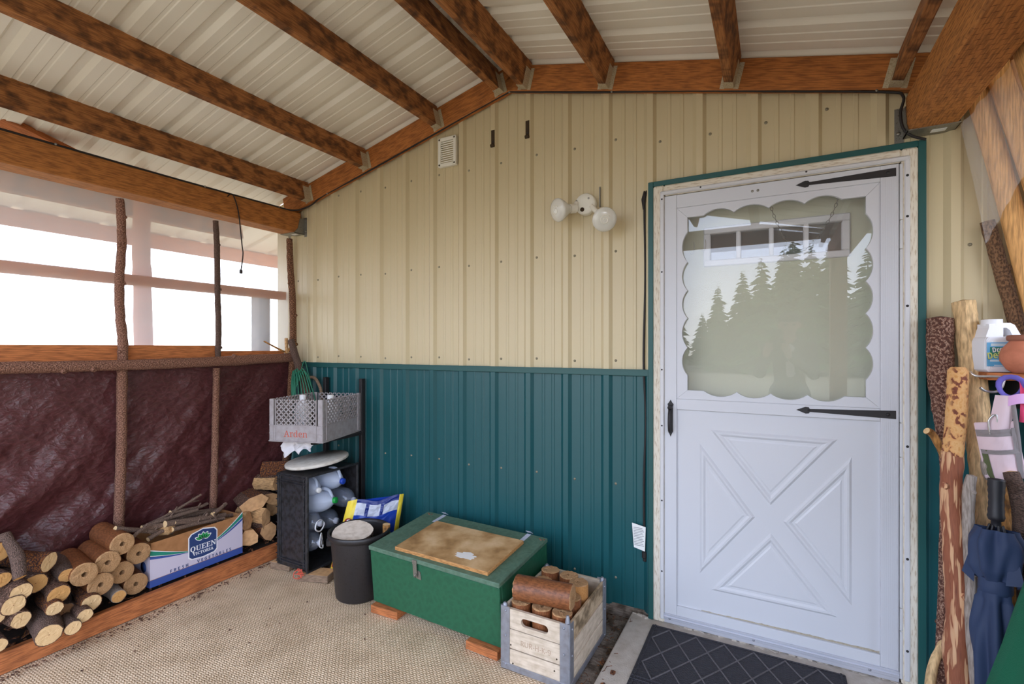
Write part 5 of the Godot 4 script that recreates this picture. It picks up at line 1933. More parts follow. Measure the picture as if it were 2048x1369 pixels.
		lathe(st, [Vector2(0, -0.235), Vector2(0.055, -0.235), Vector2(0.068, -0.225), Vector2(0.071, -0.2), Vector2(0.071, -0.11), Vector2(0.066, -0.085), Vector2(0.05, -0.045), Vector2(0.03, -0.02), Vector2(0.018, -0.012), Vector2(0.018, 0.0)], 26)
		done(st, "body", M.jug_plastic, o)
		st = mb()
		lathe(st, [Vector2(0.0195, -0.008), Vector2(0.0195, 0.011), Vector2(0.017, 0.013), Vector2(0, 0.013)], 20)
		done(st, "cap", M["cap_" + j[4]], o)
		st = mb()
		tube(st, curve([Vector3(0.0, -0.02, 0.022), Vector3(0, -0.035, 0.06), Vector3(0, -0.07, 0.076), Vector3(0, -0.115, 0.07)], 5), 0.0105, 10)
		done(st, "handle", M.jug_plastic, o)
	# clear ribbed bottles with white carrying loops
	for j in [[640, 1047, -2.385, Vector3(-1, 0.05, 0.1), 0, "just below the green-capped jug"], [707, 1001, -2.34, Vector3(-1, 0.1, 0.05), 2, "with a grey cap above the blue bag"], [640, 1086, -2.385, Vector3(-1, 0.0, 0.1), 1, "at the bottom of the tote"], [672, 1042, -2.42, Vector3(-1, 0.0, -0.05), 3, "behind the yellow edge of the bag"]]:
		var c := on_x(j[0], j[1], j[2])
		var o := thing("clear_bottle", "ribbed clear plastic bottle %s" % j[5], "bottle", c)
		var y := -Vector3(j[3]).normalized()
		var zz := (Vector3.UP - y * y.y).normalized()
		o.transform.basis = Basis(y.cross(zz), y, zz)
		var prof := [Vector2(0, -0.225), Vector2(0.05, -0.225)]
		for k in 26:
			prof.append(Vector2((0.062 if k % 2 else 0.0575) * (1.0 - pow(maxf(0.0, (k - 17) / 9.0), 2.0) * 0.66), -0.22 + 0.0083 * k))
		prof.append(Vector2(0.016, 0.0))
		st = mb()
		lathe(st, prof, 22)
		done(st, "body", M.clear_bottle, o)
		st = mb()
		lathe(st, [Vector2(0.0185, -0.008), Vector2(0.0185, 0.01), Vector2(0, 0.012)], 16)
		done(st, "cap", M.bag_silver, o)
		if j[4] < 2:
			st = mb()
			var lp := [Vector3(-0.015, 0.0, 0.012), Vector3(-0.022, 0.012, -0.012), Vector3(0.012, 0.016, -0.04), Vector3(0.052, 0.018, -0.018), Vector3(0.044, 0.014, 0.016), Vector3(0.005, 0.004, 0.022), Vector3(-0.015, 0.0, 0.012)]
			if j[4] == 1:
				lp = [Vector3(-0.016, 0.0, 0.016), Vector3(-0.01, 0.012, -0.03), Vector3(0.02, 0.016, -0.012), Vector3(0.012, 0.012, 0.03), Vector3(-0.006, 0.004, 0.055), Vector3(-0.016, 0.0, 0.016)]
			tube(st, curve(lp, 4), 0.0042, 7, false)
			done(st, "carrying_loop", M.handle_white, o)
	# pale round slab on the tote, tipped up at one side
	st = mb()
	lathe(st, [Vector2(0, 0), Vector2(0.186, 0), Vector2(0.19, 0.003), Vector2(0.19, 0.016), Vector2(0.185, 0.02), Vector2(0, 0.02)], 44, Transform3D.IDENTITY)
	var view := (Vector3(-2.55, 0.6, 0.31) - EYE).normalized()
	view.y = 0
	tag(done(st, "round_slab", M.stone_disc, self, Transform3D(Basis(view.normalized(), -0.12), Vector3(-2.555, 0.632, 0.305))), "pale round slab tipped on top of the black tote", "slab")


# ---------------------------------------------------------------- bucket and bag
func build_bucket_and_bag() -> void:
	var at := Vector3(-2.015, 0.0, 0.478)
	var b := thing("black_bucket", "scuffed black plastic bucket holding a cut log", "bucket", at)
	var st := mb()
	lathe(st, [Vector2(0, 0.0), Vector2(0.118, 0.0), Vector2(0.124, 0.008), Vector2(0.15, 0.315), Vector2(0.15, 0.325), Vector2(0.163, 0.328), Vector2(0.166, 0.336), Vector2(0.166, 0.352), Vector2(0.161, 0.357), Vector2(0.155, 0.352), Vector2(0.15, 0.34), Vector2(0.12, 0.012), Vector2(0, 0.012)], 48)
	done(st, "shell", M.bucket_plastic, b)
	st = mb()
	for s in [-1, 1]:
		box(st, Vector3(0.03, 0.035, 0.05), Vector3(s * 0.112, 0.3, -s * 0.108), 0.006, Basis(Vector3.UP, PI / 4))
	done(st, "handle_lugs", M.bucket_plastic, b)
	var o := thing("standing_log", "thick log with a wide cream sawn top standing in the black bucket", "log", at + Vector3(0.005, 0.014, 0.03))
	st = mb()
	var tilt := Vector3(0.14, 1, 0.16).normalized()
	var top := Vector3(-0.012, 0.335, 0.012)
	var ends := tube(st, [Vector3(-0.03, 0.0, -0.02), Vector3(-0.022, 0.16, -0.006), top], [0.08, 0.098, 0.108], 28, false, 0.04, 14.0)
	var ring := []
	for p: Vector3 in ends[1]:
		var q := p
		q.y = top.y - (tilt.x * (p.x - top.x) + tilt.z * (p.z - top.z)) / tilt.y * 1.2
		ring.append(q)
	st.set_smooth_group(1)
	for k in 28:
		quad(st, ends[1][k], ends[1][(k + 1) % 28], ring[(k + 1) % 28], ring[k])
	done(st, "bark", M.bark_grey, o)
	st = mb()
	cut(st, ring, tilt, 0.0, 0.001)
	done(st, "sawn_top", M.sawn_cream, o)
	var sp := on_y(773, 1049, 0.372)
	o = thing("stick_in_bucket", "short round stick standing in the black bucket", "stick", Vector3(sp.x - 0.01, 0.014, sp.z))
	st = mb()
	ends = tube(st, [Vector3(0, 0, 0), Vector3(0.006, 0.2, 0), Vector3(0.01, 0.358, 0)], 0.0205, 14, false, 0.08, 20.0)
	done(st, "bark", M.stick_yellow, o)
	st = mb()
	cut(st, ends[1], Vector3.UP)
	done(st, "sawn_top", M.sawn_end, o)
	# charcoal bag slumped behind the bucket
	var A := Vector3(-2.335, 0.02, 0.40)
	var B := Vector3(-2.06, 0.02, 0.16)
	var C := Vector3(-2.035, 0.437, 0.085)
	var D := Vector3(-2.255, 0.43, 0.335)
	var nrm := (B - A).cross(D - A).normalized()
	var f := func(s: float, t: float) -> Vector3:
		var p := A.lerp(B, s).lerp(D.lerp(C, s), t)
		var e := sin(PI * clampf(s, 0, 1)) * sin(PI * clampf(t * 0.92, 0, 1))
		return p + nrm * (0.055 * sqrt(maxf(e, 0.0)) + 0.010 * wob.get_noise_2d(s * 5.0, t * 6.0) * (1.0 if e > 0.02 else 0.2)) + Vector3(0, 0.012 * sin(s * 9.0) * t, 0)
	var bag := thing("charcoal_bag", "blue and yellow charcoal bag slumped between tote and wall", "bag", Vector3.ZERO)
	var part := func(s0: float, s1: float, t0: float, t1: float, m: Material, called: String, lift := 0.0) -> void:
		var q := mb()
		sheet(q, func(s: float, t: float) -> Vector3: return f.call(lerpf(s0, s1, s), lerpf(t0, t1, t)) + nrm * lift, 14, 16)
		done(q, called, m, bag)
	part.call(0.0, 0.17, 0.0, 1.0, M.bag_yellow, "yellow_edge")
	part.call(0.17, 0.92, 0.0, 0.46, M.bag_navy, "navy_field")
	part.call(0.17, 0.92, 0.46, 0.79, M.bag_blue, "blue_field")
	part.call(0.17, 0.34, 0.79, 0.95, M.bag_silver, "silver_panel")
	part.call(0.34, 0.40, 0.79, 0.95, M.bag_navy, "navy_strip")
	part.call(0.40, 0.60, 0.79, 0.95, M.bag_silver, "silver_panel")
	part.call(0.60, 0.66, 0.79, 0.95, M.bag_navy, "navy_strip")
	part.call(0.66, 0.92, 0.79, 0.92, M.bag_silver, "silver_panel")
	part.call(0.66, 0.92, 0.92, 0.95, M.bag_navy, "navy_strip")
	part.call(0.17, 0.92, 0.95, 1.0, M.bag_navy, "top_seam")
	part.call(0.92, 1.0, 0.0, 1.0, M.bag_yellow, "yellow_edge")
	part.call(0.005, 0.04, 0.06, 0.62, M.bag_red, "red_stripe", 0.0015)
	var back := mb()
	sheet(back, func(s: float, t: float) -> Vector3:
		var p := A.lerp(B, 1.0 - s).lerp(D.lerp(C, 1.0 - s), t)
		return p - nrm * 0.035 * sin(PI * s) * sin(PI * t), 12, 12)
	done(back, "back", M.bag_blue, bag)
	var face := func(s: float, t: float, lift: float) -> Transform3D:
		var p: Vector3 = f.call(s, t)
		var ex: Vector3 = (f.call(s + 0.02, t) - f.call(s - 0.02, t)).normalized()
		var ey: Vector3 = (f.call(s, t + 0.02) - f.call(s, t - 0.02)).normalized()
		var n := ex.cross(ey).normalized()
		return Transform3D(Basis(ex, n.cross(ex), n), p + n * lift)
	st = mb()
	lathe(st, [Vector2(0.026, 0), Vector2(0.026, 0.0012), Vector2(0, 0.0015)], 22, face.call(0.115, 0.70, 0.003) * Transform3D(Basis(Vector3.RIGHT, PI / 2), Vector3.ZERO))
	done(st, "round_logo", M.bag_red, bag)
	st = mb()
	lathe(st, [Vector2(0.015, 0), Vector2(0.015, 0.0012), Vector2(0, 0.0015)], 18, face.call(0.115, 0.71, 0.0046) * Transform3D(Basis(Vector3.RIGHT, PI / 2), Vector3.ZERO))
	done(st, "logo_centre", M.print_white, bag)
	lettering("All Natural", 0.018, M.bag_yellow, bag, face.call(0.34, 0.30, 0.009))
	lettering("Outdoor use", 0.018, M.bag_yellow, bag, face.call(0.34, 0.24, 0.009))
	lettering("C", 0.035, M.print_white, bag, face.call(0.36, 0.08, 0.006), "Droid Sans", true)


# ---------------------------------------------------------------- green box with board
func build_green_box() -> void:
	var b := thing("green_box", "green painted wooden box with hasp and hinged lid", "box", Vector3(-1.437, 0.041, 0.578))
	b.transform.basis = Basis(Vector3.UP, deg_to_rad(-2.6)) * Basis(Vector3.RIGHT, deg_to_rad(5.0))
	var w := 0.393
	var d := 0.458
	var h := 0.274
	for s in [["front_board", Vector3(-w, 0, -0.02), Vector3(w, h, 0)], ["back_board", Vector3(-w, 0, -d), Vector3(w, h, -d + 0.02)], ["side_board", Vector3(-w, 0, -d + 0.02), Vector3(-w + 0.02, h, -0.02)], ["side_board", Vector3(w - 0.02, 0, -d + 0.02), Vector3(w, h, -0.02)], ["bottom_board", Vector3(-w + 0.02, 0, -d + 0.02), Vector3(w - 0.02, 0.012, -0.02)]]:
		var st := mb()
		span(st, s[1], s[2], 0.003)
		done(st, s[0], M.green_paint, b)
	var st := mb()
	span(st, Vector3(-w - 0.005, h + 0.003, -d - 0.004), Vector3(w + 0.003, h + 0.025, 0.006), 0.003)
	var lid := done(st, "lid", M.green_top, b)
	st = mb()
	for x in [-w + 0.02, w - 0.03]:
		for k in 3:
			screw_head_up(st, Vector3(x + 0.012 * k, h + 0.025, -d + 0.02 + 0.008 * (k % 2)), 0.005)
	done(st, "screws", M.rust_red, lid)
	for x in [-0.27, 0.29]:
		st = mb()
		span(st, Vector3(x - 0.012, h + 0.0255, -d + 0.0), Vector3(x + 0.012, h + 0.0268, -d + 0.1))
		box(st, Vector3(0.03, 0.0014, 0.03), Vector3(x, h + 0.035, -d - 0.004), 0.0, Basis(Vector3.RIGHT, -0.7))
		done(st, "hinge_strip", M.bag_silver, lid)
	st = mb()
	var hx := -0.082
	box(st, Vector3(0.024, 0.075, 0.003), Vector3(hx, h - 0.024, 0.010), 0.001)
	box(st, Vector3(0.026, 0.02, 0.012), Vector3(hx, h + 0.012, 0.008), 0.002)
	var hasp := done(st, "hasp", M.steel, b)
	st = mb()
	plate(st, PackedVector2Array([Vector2(hx + 0.0, h - 0.07), Vector2(hx + 0.03, h - 0.074), Vector2(hx + 0.026, h - 0.035), Vector2(hx + 0.012, h - 0.03)]), 0.0, 0.004)
	tube(st, curve([Vector3(hx + 0.006, h - 0.04, 0.006), Vector3(hx + 0.008, h - 0.045, 0.02), Vector3(hx + 0.004, h - 0.056, 0.02), Vector3(hx + 0.004, h - 0.06, 0.006)], 4), 0.003, 6)
	done(st, "staple", M.steel, hasp)
	for s in [[Vector3(-1.735, 0, 0.545), 0.03, "under the front of the green box by the bucket"], [Vector3(-1.135, 0, 0.575), -0.06, "under the front of the green box by the wooden crate"]]:
		var o := thing("wood_block", "reddish lumber offcut %s" % s[2], "wood block", s[0], s[1])
		st = mb()
		box(st, Vector3(0.17, 0.038, 0.09), Vector3(0, 0.019, 0), 0.002)
		done(st, "block", M.red_lumber, o)
	var o := thing("wood_block", "long lumber offcut under the back of the green box", "wood block", Vector3(-1.44, 0, 0.17))
	st = mb()
	box(st, Vector3(0.6, 0.07, 0.06), Vector3(0, 0.035, 0), 0.002)
	done(st, "block", M.red_lumber, o)
	var cb := thing("wooden_board", "stained wooden board lying on the green box lid", "board", Vector3.ZERO)
	cb.transform = b.transform * Transform3D(Basis(Vector3.UP, deg_to_rad(0.5)), Vector3(0.04, h + 0.0255, -0.187))
	st = mb()
	box(st, Vector3(0.556, 0.017, 0.332), Vector3(0, 0.0085, 0), 0.002)
	done(st, "edges", M.board_edge, cb)
	st = mb()
	box(st, Vector3(0.552, 0.001, 0.328), Vector3(0, 0.0172, 0))
	done(st, "worn_face", M.cutting_board, cb)
	# a dried white spill on the board, with a ragged outline
	st = mb()
	var pv := PackedVector2Array()
	for k in 26:
		var a := TAU * k / 26.0
		var r := 1.0 + 0.5 * wob.get_noise_2d(cos(a) * 3.0, sin(a) * 3.0) + 0.25 * wob.get_noise_2d(cos(a) * 11.0, sin(a) * 11.0)
		pv.append(Vector2(0.052 * r * cos(a), 0.03 * r * sin(a)))
	plate(st, pv, 0, 0.0003, Transform3D(Basis(Vector3.RIGHT, -PI / 2), Vector3(0.1, 0.0178, 0.085)))
	done(st, "white_spill", M.spill, cb)


func screw_head_up(st: SurfaceTool, p: Vector3, r: float) -> void:
	lathe(st, [Vector2(r, 0), Vector2(r * 0.8, 0.001), Vector2(0, 0.0016)], 8, Transform3D(Basis.IDENTITY, p))


# ---------------------------------------------------------------- wooden crate of pressed logs
func build_wooden_crate() -> void:
	var turn := deg_to_rad(-1.0)
	var at := Vector3(-0.860, 0.002, 0.43)
	var c := thing("wooden_crate", "old wooden crate with galvanised corners full of pressed logs", "crate", at, turn)
	var W := 0.155
	var Z := 0.22
	var t := 0.013
	var ys := [[0.012, 0.086], [0.0905, 0.170], [0.1745, 0.256]]
	for s in [-1, 1]:
		for k in 3:
			var y0: float = ys[k][0]
			var y1: float = ys[k][1]
			var st := mb()
			var z1: float = s * (Z - 0.001)
			if k == 2:
				# hand hole in the top board
				var hw := 0.062
				var hh := 0.017
				var ym := (y0 + y1) / 2 - 0.002
				var up := PackedVector2Array([Vector2(-W + 0.012, ym), Vector2(-W + 0.012, y1), Vector2(W - 0.012, y1), Vector2(W - 0.012, ym), Vector2(hw, ym)])
				var dn := PackedVector2Array([Vector2(W - 0.012, ym), Vector2(W - 0.012, y0), Vector2(-W + 0.012, y0), Vector2(-W + 0.012, ym), Vector2(-hw, ym)])
				for q in 9:
					var a := PI * 0.5 * q / 8.0
					up.append(Vector2(hw - hh + hh * cos(a), ym + hh * sin(a)))
					dn.append(Vector2(-hw + hh - hh * cos(a), ym - hh * sin(a)))
				for q in 9:
					var a := PI * 0.5 * q / 8.0
					up.append(Vector2(-hw + hh - hh * sin(a), ym + hh * cos(a)))
					dn.append(Vector2(hw - hh + hh * sin(a), ym - hh * cos(a)))
				plate(st, up, z1 - t if s > 0 else z1, z1 if s > 0 else z1 + t)
				plate(st, dn, z1 - t if s > 0 else z1, z1 if s > 0 else z1 + t)
			else:
				span(st, Vector3(-W + 0.012, y0, z1 - s * t), Vector3(W - 0.012, y1, z1), 0.002)
			done(st, "end_plank", M.crate_wood, c)
			# long sides lie along z
			var o := lumber("side_plank", Vector3(s * (W - t / 2 - 0.001), (y0 + y1) / 2, Z - 0.014), Vector3(s * (W - t / 2 - 0.001), (y0 + y1) / 2, -Z + 0.014), t, y1 - y0, M.crate_stained if s > 0 and k == 2 else M.crate_wood, c, Vector3.UP, 0.002)
			o.name = "side_plank"
	var st := mb()
	span(st, Vector3(-W + 0.01, 0.004, -Z + 0.01), Vector3(W - 0.01, 0.014, Z - 0.01))
	done(st, "floor_board", M.crate_wood, c)
	for sx in [-1, 1]:
		for sz in [-1, 1]:
			st = mb()
			var p := Vector3(sx * W, 0, sz * Z)
			box(st, Vector3(0.042, 0.262, 0.003), Vector3(p.x - sx * 0.0195, 0.131, p.z + sz * 0.001), 0.001)
			box(st, Vector3(0.003, 0.262, 0.042), Vector3(p.x + sx * 0.001, 0.131, p.z - sz * 0.0195), 0.001)
			tube(st, [Vector3(p.x - sx * 0.002, 0, p.z - sz * 0.002), Vector3(p.x - sx * 0.002, 0.264, p.z - sz * 0.002)], 0.006, 10)
			# the stacking prong
			var tall := 0.29 if sx > 0 and sz > 0 else 0.272
			tube(st, [Vector3(p.x - sx * 0.012, 0.25, p.z - sz * 0.012), Vector3(p.x - sx * 0.012, 0.267, p.z - sz * 0.012), Vector3(p.x - sx * 0.013, tall, p.z - sz * 0.013)], [0.012, 0.011, 0.006], 8)
			var o := done(st, "corner_iron", M.zinc, c)
			st = mb()
			for y in [0.245, 0.14, 0.02]:
				bolt(st, Vector3(p.x - sx * 0.022, y, p.z + sz * 0.0025), Vector3(0, 0, sz), 0.005)
				bolt(st, Vector3(p.x + sx * 0.0025, y - 0.01, p.z - sz * 0.022), Vector3(sx, 0, 0), 0.005)
			done(st, "rivets", M.zinc, o)
	st = mb()
	for s in [-1, 1]:
		box(st, Vector3(2 * W - 0.01, 0.026, 0.003), Vector3(0, 0.013, s * (Z + 0.002)), 0.001)
		box(st, Vector3(0.003, 0.026, 2 * Z - 0.01), Vector3(s * (W + 0.002), 0.013, 0), 0.001)
	done(st, "bottom_band", M.zinc, c)
	lettering("RUR-H-K-9", 0.03, M.stamp, c, Transform3D(Basis.IDENTITY, Vector3(0.005, 0.125, Z - 0.0008)), "Droid Sans")
	st = mb()
	for p in [[-0.1, 0.03], [0.09, 0.06], [-0.11, 0.105], [0.1, 0.11]]:
		screw_head(st, Vector3(p[0], p[1], Z - 0.001), 0.0035)
	done(st, "nails", M.rust, c).set_meta("kind", "stuff")
	# the logs: top centre, height
	var up := Basis(Vector3.UP, Vector3.LEFT, Vector3.BACK)
	var i := 0
	for s in [[1037, 1207, 0.272, 0.0, 0.0, "standing in the crate's front row beside the green box"], [1079, 1218, 0.272, 0.0, 0.02, "standing in the middle of the crate's front row"], [1122, 1227, 0.270, -0.02, 0.0, "standing at the crate's front corner iron"], [1101, 1139, 0.315, 0.0, -0.04, "standing at the back of the crate by the green box"], [1138, 1150, 0.315, 0.0, 0.0, "standing at the back of the crate in the middle"], [1172, 1168, 0.315, 0.0, 0.0, "with a yellow side, at the crate's back corner"], [1086, 1160, 0.300, 0.0, 0.0, "mostly hidden behind the lying log"], [1152, 1196, 0.290, 0.0, 0.0, "standing under the broken end of the lying log"], [1118, 1176, 0.285, 0.0, 0.0, "hidden in the middle of the crate"]]:
		var p := on_y(s[0], s[1], s[2])
		p.x = clampf(p.x, at.x - 0.095, at.x + 0.095)
		p.z = clampf(p.z, at.z - 0.155, at.z + 0.155)
		var xf := Transform3D(Basis(Vector3.RIGHT, s[4]) * Basis(Vector3.BACK, s[3]) * up * Basis(Vector3.RIGHT, i * 2.1) * Basis.from_scale(Vector3(0.82, 0.8, 0.8)), p)
		pressed_log("brown pressed sawdust log %s" % s[5], xf, 0.31, crate_kinds, i, M.pressed_side if i != 5 else M.sawdust_side, "pressed logs in the wooden crate")
		i += 1
	var a := on_y(1146, 1196, 0.322)
	var b := on_y(1032, 1174, 0.322)
	pressed_log("brown pressed sawdust log lying across the others in the crate", log_axes(a, b - a) * Transform3D(Basis(Vector3.RIGHT, 0.6).scaled(Vector3((b - a).length() / 0.31, 0.96, 0.96)), Vector3.ZERO), 0.31, crate_kinds, 2, M.pressed_side, "pressed logs in the wooden crate")


# ---------------------------------------------------------------- door mat
func build_mat() -> void:
	var x0 := -0.512
	var x1 := 0.255
	var z0 := 0.076
	var z1 := 0.93
	var m := thing("door_mat", "black ribbed rubber door mat with a diamond pattern", "mat", Vector3((x0 + x1) / 2, 0.0262, (z0 + z1) / 2))
	var hx := (x1 - x0) / 2
	var hz := (z1 - z0) / 2
	var st := mb()
	box(st, Vector3(2 * hx, 0.008, 2 * hz), Vector3(0, 0.004, 0), 0.003)
	done(st, "base", M.rubber, m)
	st = mb()
	for zz in [-hz + 0.41, -hz + 0.43]:
		box(st, Vector3(2 * hx - 0.006, 0.006, 0.007), Vector3(0, 0.009, zz), 0.002)
	for s in [-1, 1]:
		box(st, Vector3(0.008, 0.006, 2 * hz - 0.006), Vector3(s * (hx - 0.016), 0.009, 0), 0.002)
		box(st, Vector3(2 * hx - 0.006, 0.006, 0.008), Vector3(0, 0.009, s * (hz - 0.012)), 0.002)
	done(st, "border", M.rubber, m)
	# low cross bars between the diamonds
	for sec in [[-hz + 0.02, -hz + 0.405], [-hz + 0.435, hz - 0.02]]:
		var k := -1.6
		while k < 1.6:
			for s in [1.0, -1.0]:
				var za: float = sec[0]
				var zb: float = sec[1]
				var slope: float = 0.62 * s
				# x = k + slope (z - za), kept inside the border
				var lo := -hx + 0.022
				var hi := hx - 0.022
				var ta := za
				var tb := zb
				if slope > 0:
					ta = maxf(ta, za + (lo - k) / slope)
					tb = minf(tb, za + (hi - k) / slope)
				else:
					ta = maxf(ta, za + (hi - k) / slope)
					tb = minf(tb, za + (lo - k) / slope)
				if tb - ta > 0.01:
					var p := Vector3(k + slope * (ta - za), 0.0095, ta)
					var q := Vector3(k + slope * (tb - za), 0.0095, tb)
					lumber("ridge", p, q, 0.005, 0.005, M.rubber_ridge, m, Vector3.UP, 0.001)
			k += 0.118


# ---------------------------------------------------------------- walking sticks, umbrella
func stick(called: String, label: String, keys: Array, radii: Array, m: Material, knots := [], cutm: Material = null) -> Node3D:
	# keys: [u, v, z] ... then down to the ground at the last key
	var pts := []
	for k in keys:
		pts.append(k if k is Vector3 else on_z(k[0], k[1], k[2]))
	pts = curve(pts, 8)
	var base: Vector3 = pts[-1]
	var rr := []
	for i in pts.size():
		var f := float(i) / (pts.size() - 1) * (radii.size() - 1)
		rr.append(lerpf(radii[int(f)], radii[mini(int(f) + 1, radii.size() - 1)], f - int(f)))
		pts[i] -= base
	var o := thing(called, label, "stick", base, 0.0, "sticks leaning beside the door")
	var st := mb()
	var ends := tube(st, pts, rr, 16, false, 0.14, 17.0)
	for k in knots:
		var i := int(k[0] * (pts.size() - 1))
		var d := Vector3(cos(k[1]), 0.25, sin(k[1])).normalized()
		stub(st, pts[i] + d * rr[i] * 0.5, d, rr[i] * 0.42, rr[i] * 0.75)
	done(st, "shaft", m, o)
	st = mb()
	var c := Vector3.ZERO
	cut(st, ends[0], (pts[0] - pts[1]).normalized(), rr[0] * 0.25)
	done(st, "end", cutm if cutm else M.sawn_end, o)
	st = mb()
	cut(st, ends[1], (pts[-1] - pts[-2]).normalized())
	done(st, "end", cutm if cutm else M.sawn_end, o)
	return o


func build_sticks() -> void:
	var y0 := 0.028
	stick("walking_stick", "thick stick with mottled dark flaking bark, flat-topped, nearest the door trim", [[1881, 638, 0.06], [1880, 700, 0.07], [1883, 780, 0.09], [1892, 860, 0.12], [1897, 940, 0.15], [1894, 1100, 0.2], Vector3(0.5, y0, 0.3)], [0.042, 0.041, 0.038, 0.03, 0.024, 0.022, 0.022], M.stick_flake, [], M.bark_dark)
	stick("walking_stick", "tall smooth pale peeled stick with a rounded top, beside the white jug", [[1927, 604, 0.07], [1936, 670, 0.08], [1949, 770, 0.10], [1957, 860, 0.13], [1966, 940, 0.16], [1972, 1020, 0.19], [1968, 1140, 0.22], Vector3(0.6, y0, 0.34)], [0.034, 0.036, 0.036, 0.037, 0.036, 0.034, 0.03], M.stick_pale, [[0.5, 0.7]], M.stick_pale)
	# the nearest one changes from peeled to striped bark half way down
	var o := stick("walking_stick", "striped stick with red-brown bark peeling off cream wood, topped by a peeled end", [[1905, 905, 0.25], [1902, 1000, 0.265], [1908, 1080, 0.28], [1911, 1150, 0.29], [1917, 1230, 0.3], [1912, 1300, 0.315], [1920, 1369, 0.33], Vector3(0.545, y0, 0.37)], [0.03, 0.03, 0.031, 0.033, 0.035, 0.036, 0.037], M.stick_strip, [[0.12, 2.3], [0.35, 0.4], [0.5, 1.2], [0.62, 0.5]])
	var pts := []
	for k in [[1916, 742, 0.22], [1914, 790, 0.228], [1911, 850, 0.24], [1905, 912, 0.251]]:
		pts.append(on_z(k[0], k[1], k[2]) - o.position)
	pts = curve(pts, 8)
	var st := mb()
	pts.insert(0, pts[0] + (pts[0] - pts[1]).normalized() * 0.012)
	var rr := taper(pts.size(), 0.0285, 0.0302)
	rr[0] = 0.02
	tube(st, pts, rr, 18, true, 0.05, 20.0)
	done(st, "peeled_top", M.stick_patch, o)
	stick("short_stick", "short peeled stick with a slanting cut poking out beside the door trim", [[1853, 862, 0.2], [1872, 880, 0.18], Vector3(0.6, 0.82, 0.12), Vector3(0.66, 0.6, 0.06)], [0.0115, 0.013, 0.014, 0.014], M.stick_yellow)
	stick("walking_stick", "weathered grey stick with a knobby top left of the umbrella", [[1944, 952, 0.3], [1938, 985, 0.3], [1937, 1060, 0.31], [1942, 1180, 0.33], [1946, 1290, 0.35], Vector3(0.585, y0, 0.4)], [0.0135, 0.0175, 0.015, 0.017, 0.017], M.stick_grey, [[0.2, 1.0], [0.55, 0.8]], M.stick_grey)
	stick("walking_stick", "gnarled golden stick behind the umbrella grip", [[1976, 930, 0.1], [1982, 1010, 0.14], [1975, 1080, 0.18], Vector3(0.64, 0.45, 0.22), Vector3(0.62, y0, 0.3)], [0.03, 0.032, 0.03, 0.028], M.stick_yellow, [[0.1, 0.8], [0.2, 1.6]])
	stick("walking_stick", "golden peeled stick right of the umbrella", [[2006, 930, 0.22], [2014, 1010, 0.24], [2024, 1090, 0.26], [2030, 1180, 0.28], Vector3(0.685, y0, 0.36)], [0.021, 0.023, 0.024, 0.024], M.stick_yellow, [[0.3, 1.2]])
	stick("walking_stick", "rough dark branch right of the umbrella below the pink pouch", [[2022, 945, 0.3], [2036, 990, 0.32], [2046, 1060, 0.33], Vector3(0.7, 0.4, 0.36), Vector3(0.71, y0, 0.4)], [0.02, 0.024, 0.024], M.bark_grey, [[0.2, 1.4], [0.3, 2.4]])
	stick("walking_stick", "thin bark-covered branch behind the striped stick", [[1892, 1090, 0.2], [1889, 1180, 0.21], [1887, 1280, 0.23], Vector3(0.52, y0, 0.28)], [0.014, 0.016, 0.019, 0.02], M.bark_dark, [[0.2, 3.3], [0.6, 3.0]])
	stick("curved_stick", "curved pale stick bowing out at the foot of the sticks", [[1896, 1262, 0.25], [1880, 1300, 0.27], [1864, 1345, 0.3], Vector3(0.44, y0, 0.35)], [0.009, 0.0125, 0.0145, 0.016], M.stick_pale)
	# closed umbrella hanging head down
	var top := on_z(1993, 957, 0.36)
	var foot := Vector3(0.585, y0 + 0.012, 0.46)
	var u := thing("closed_umbrella", "closed navy blue umbrella with a black ribbed grip", "umbrella", foot)
	top -= foot
	var ax := top.normalized()
	var xx := ax.cross(Vector3.BACK).normalized()
	var L := top.length()
	var fr := Transform3D(Basis(xx, ax, xx.cross(ax)), Vector3.ZERO)
	st = mb()
	var prof := [Vector2(0, L), Vector2(0.02, L - 0.002), Vector2(0.0215, L - 0.008)]
	for k in 12:
		prof.append(Vector2(0.0192 + (0.0014 if k % 2 else 0.0) + 0.0012 * cos(k * 0.5), L - 0.012 - 0.0098 * k))
	prof.append(Vector2(0.0185, L - 0.13))
	prof.append(Vector2(0.012, L - 0.134))
	prof.append(Vector2(0.012, L - 0.15))
	st.set_smooth_group(1)
	lathe(st, prof, 20, fr)
	done(st, "grip", M.grip, u)
	st = mb()
	for k in 8:
		var a := TAU * k / 8.0
		var d := fr.basis * Vector3(cos(a), 0, sin(a))
		tube(st, [d * 0.016 + ax * (L - 0.146), d * 0.022 + ax * (L - 0.17)], 0.0035, 5)
	done(st, "rib_tips", M.grip, u)
	var shape := func(s: float, t: float) -> Vector3:
		# t from the tip at the ground to the rib ends under the grip
		var y := lerpf(0.0, L - 0.158, t)
		var q := y / L
		var r := 0.012
		for k in [[0.0, 0.012], [0.12, 0.026], [0.3, 0.044], [0.47, 0.052], [0.60, 0.038], [0.645, 0.034], [0.70, 0.054], [0.775, 0.06], [0.83, 0.044], [0.87, 0.028], [1.0, 0.024]]:
			if q >= k[0]:
				r = k[1]
		var ks := [[0.0, 0.012], [0.12, 0.026], [0.3, 0.044], [0.47, 0.052], [0.60, 0.038], [0.645, 0.034], [0.70, 0.054], [0.775, 0.06], [0.83, 0.044], [0.87, 0.028], [1.0, 0.024]]
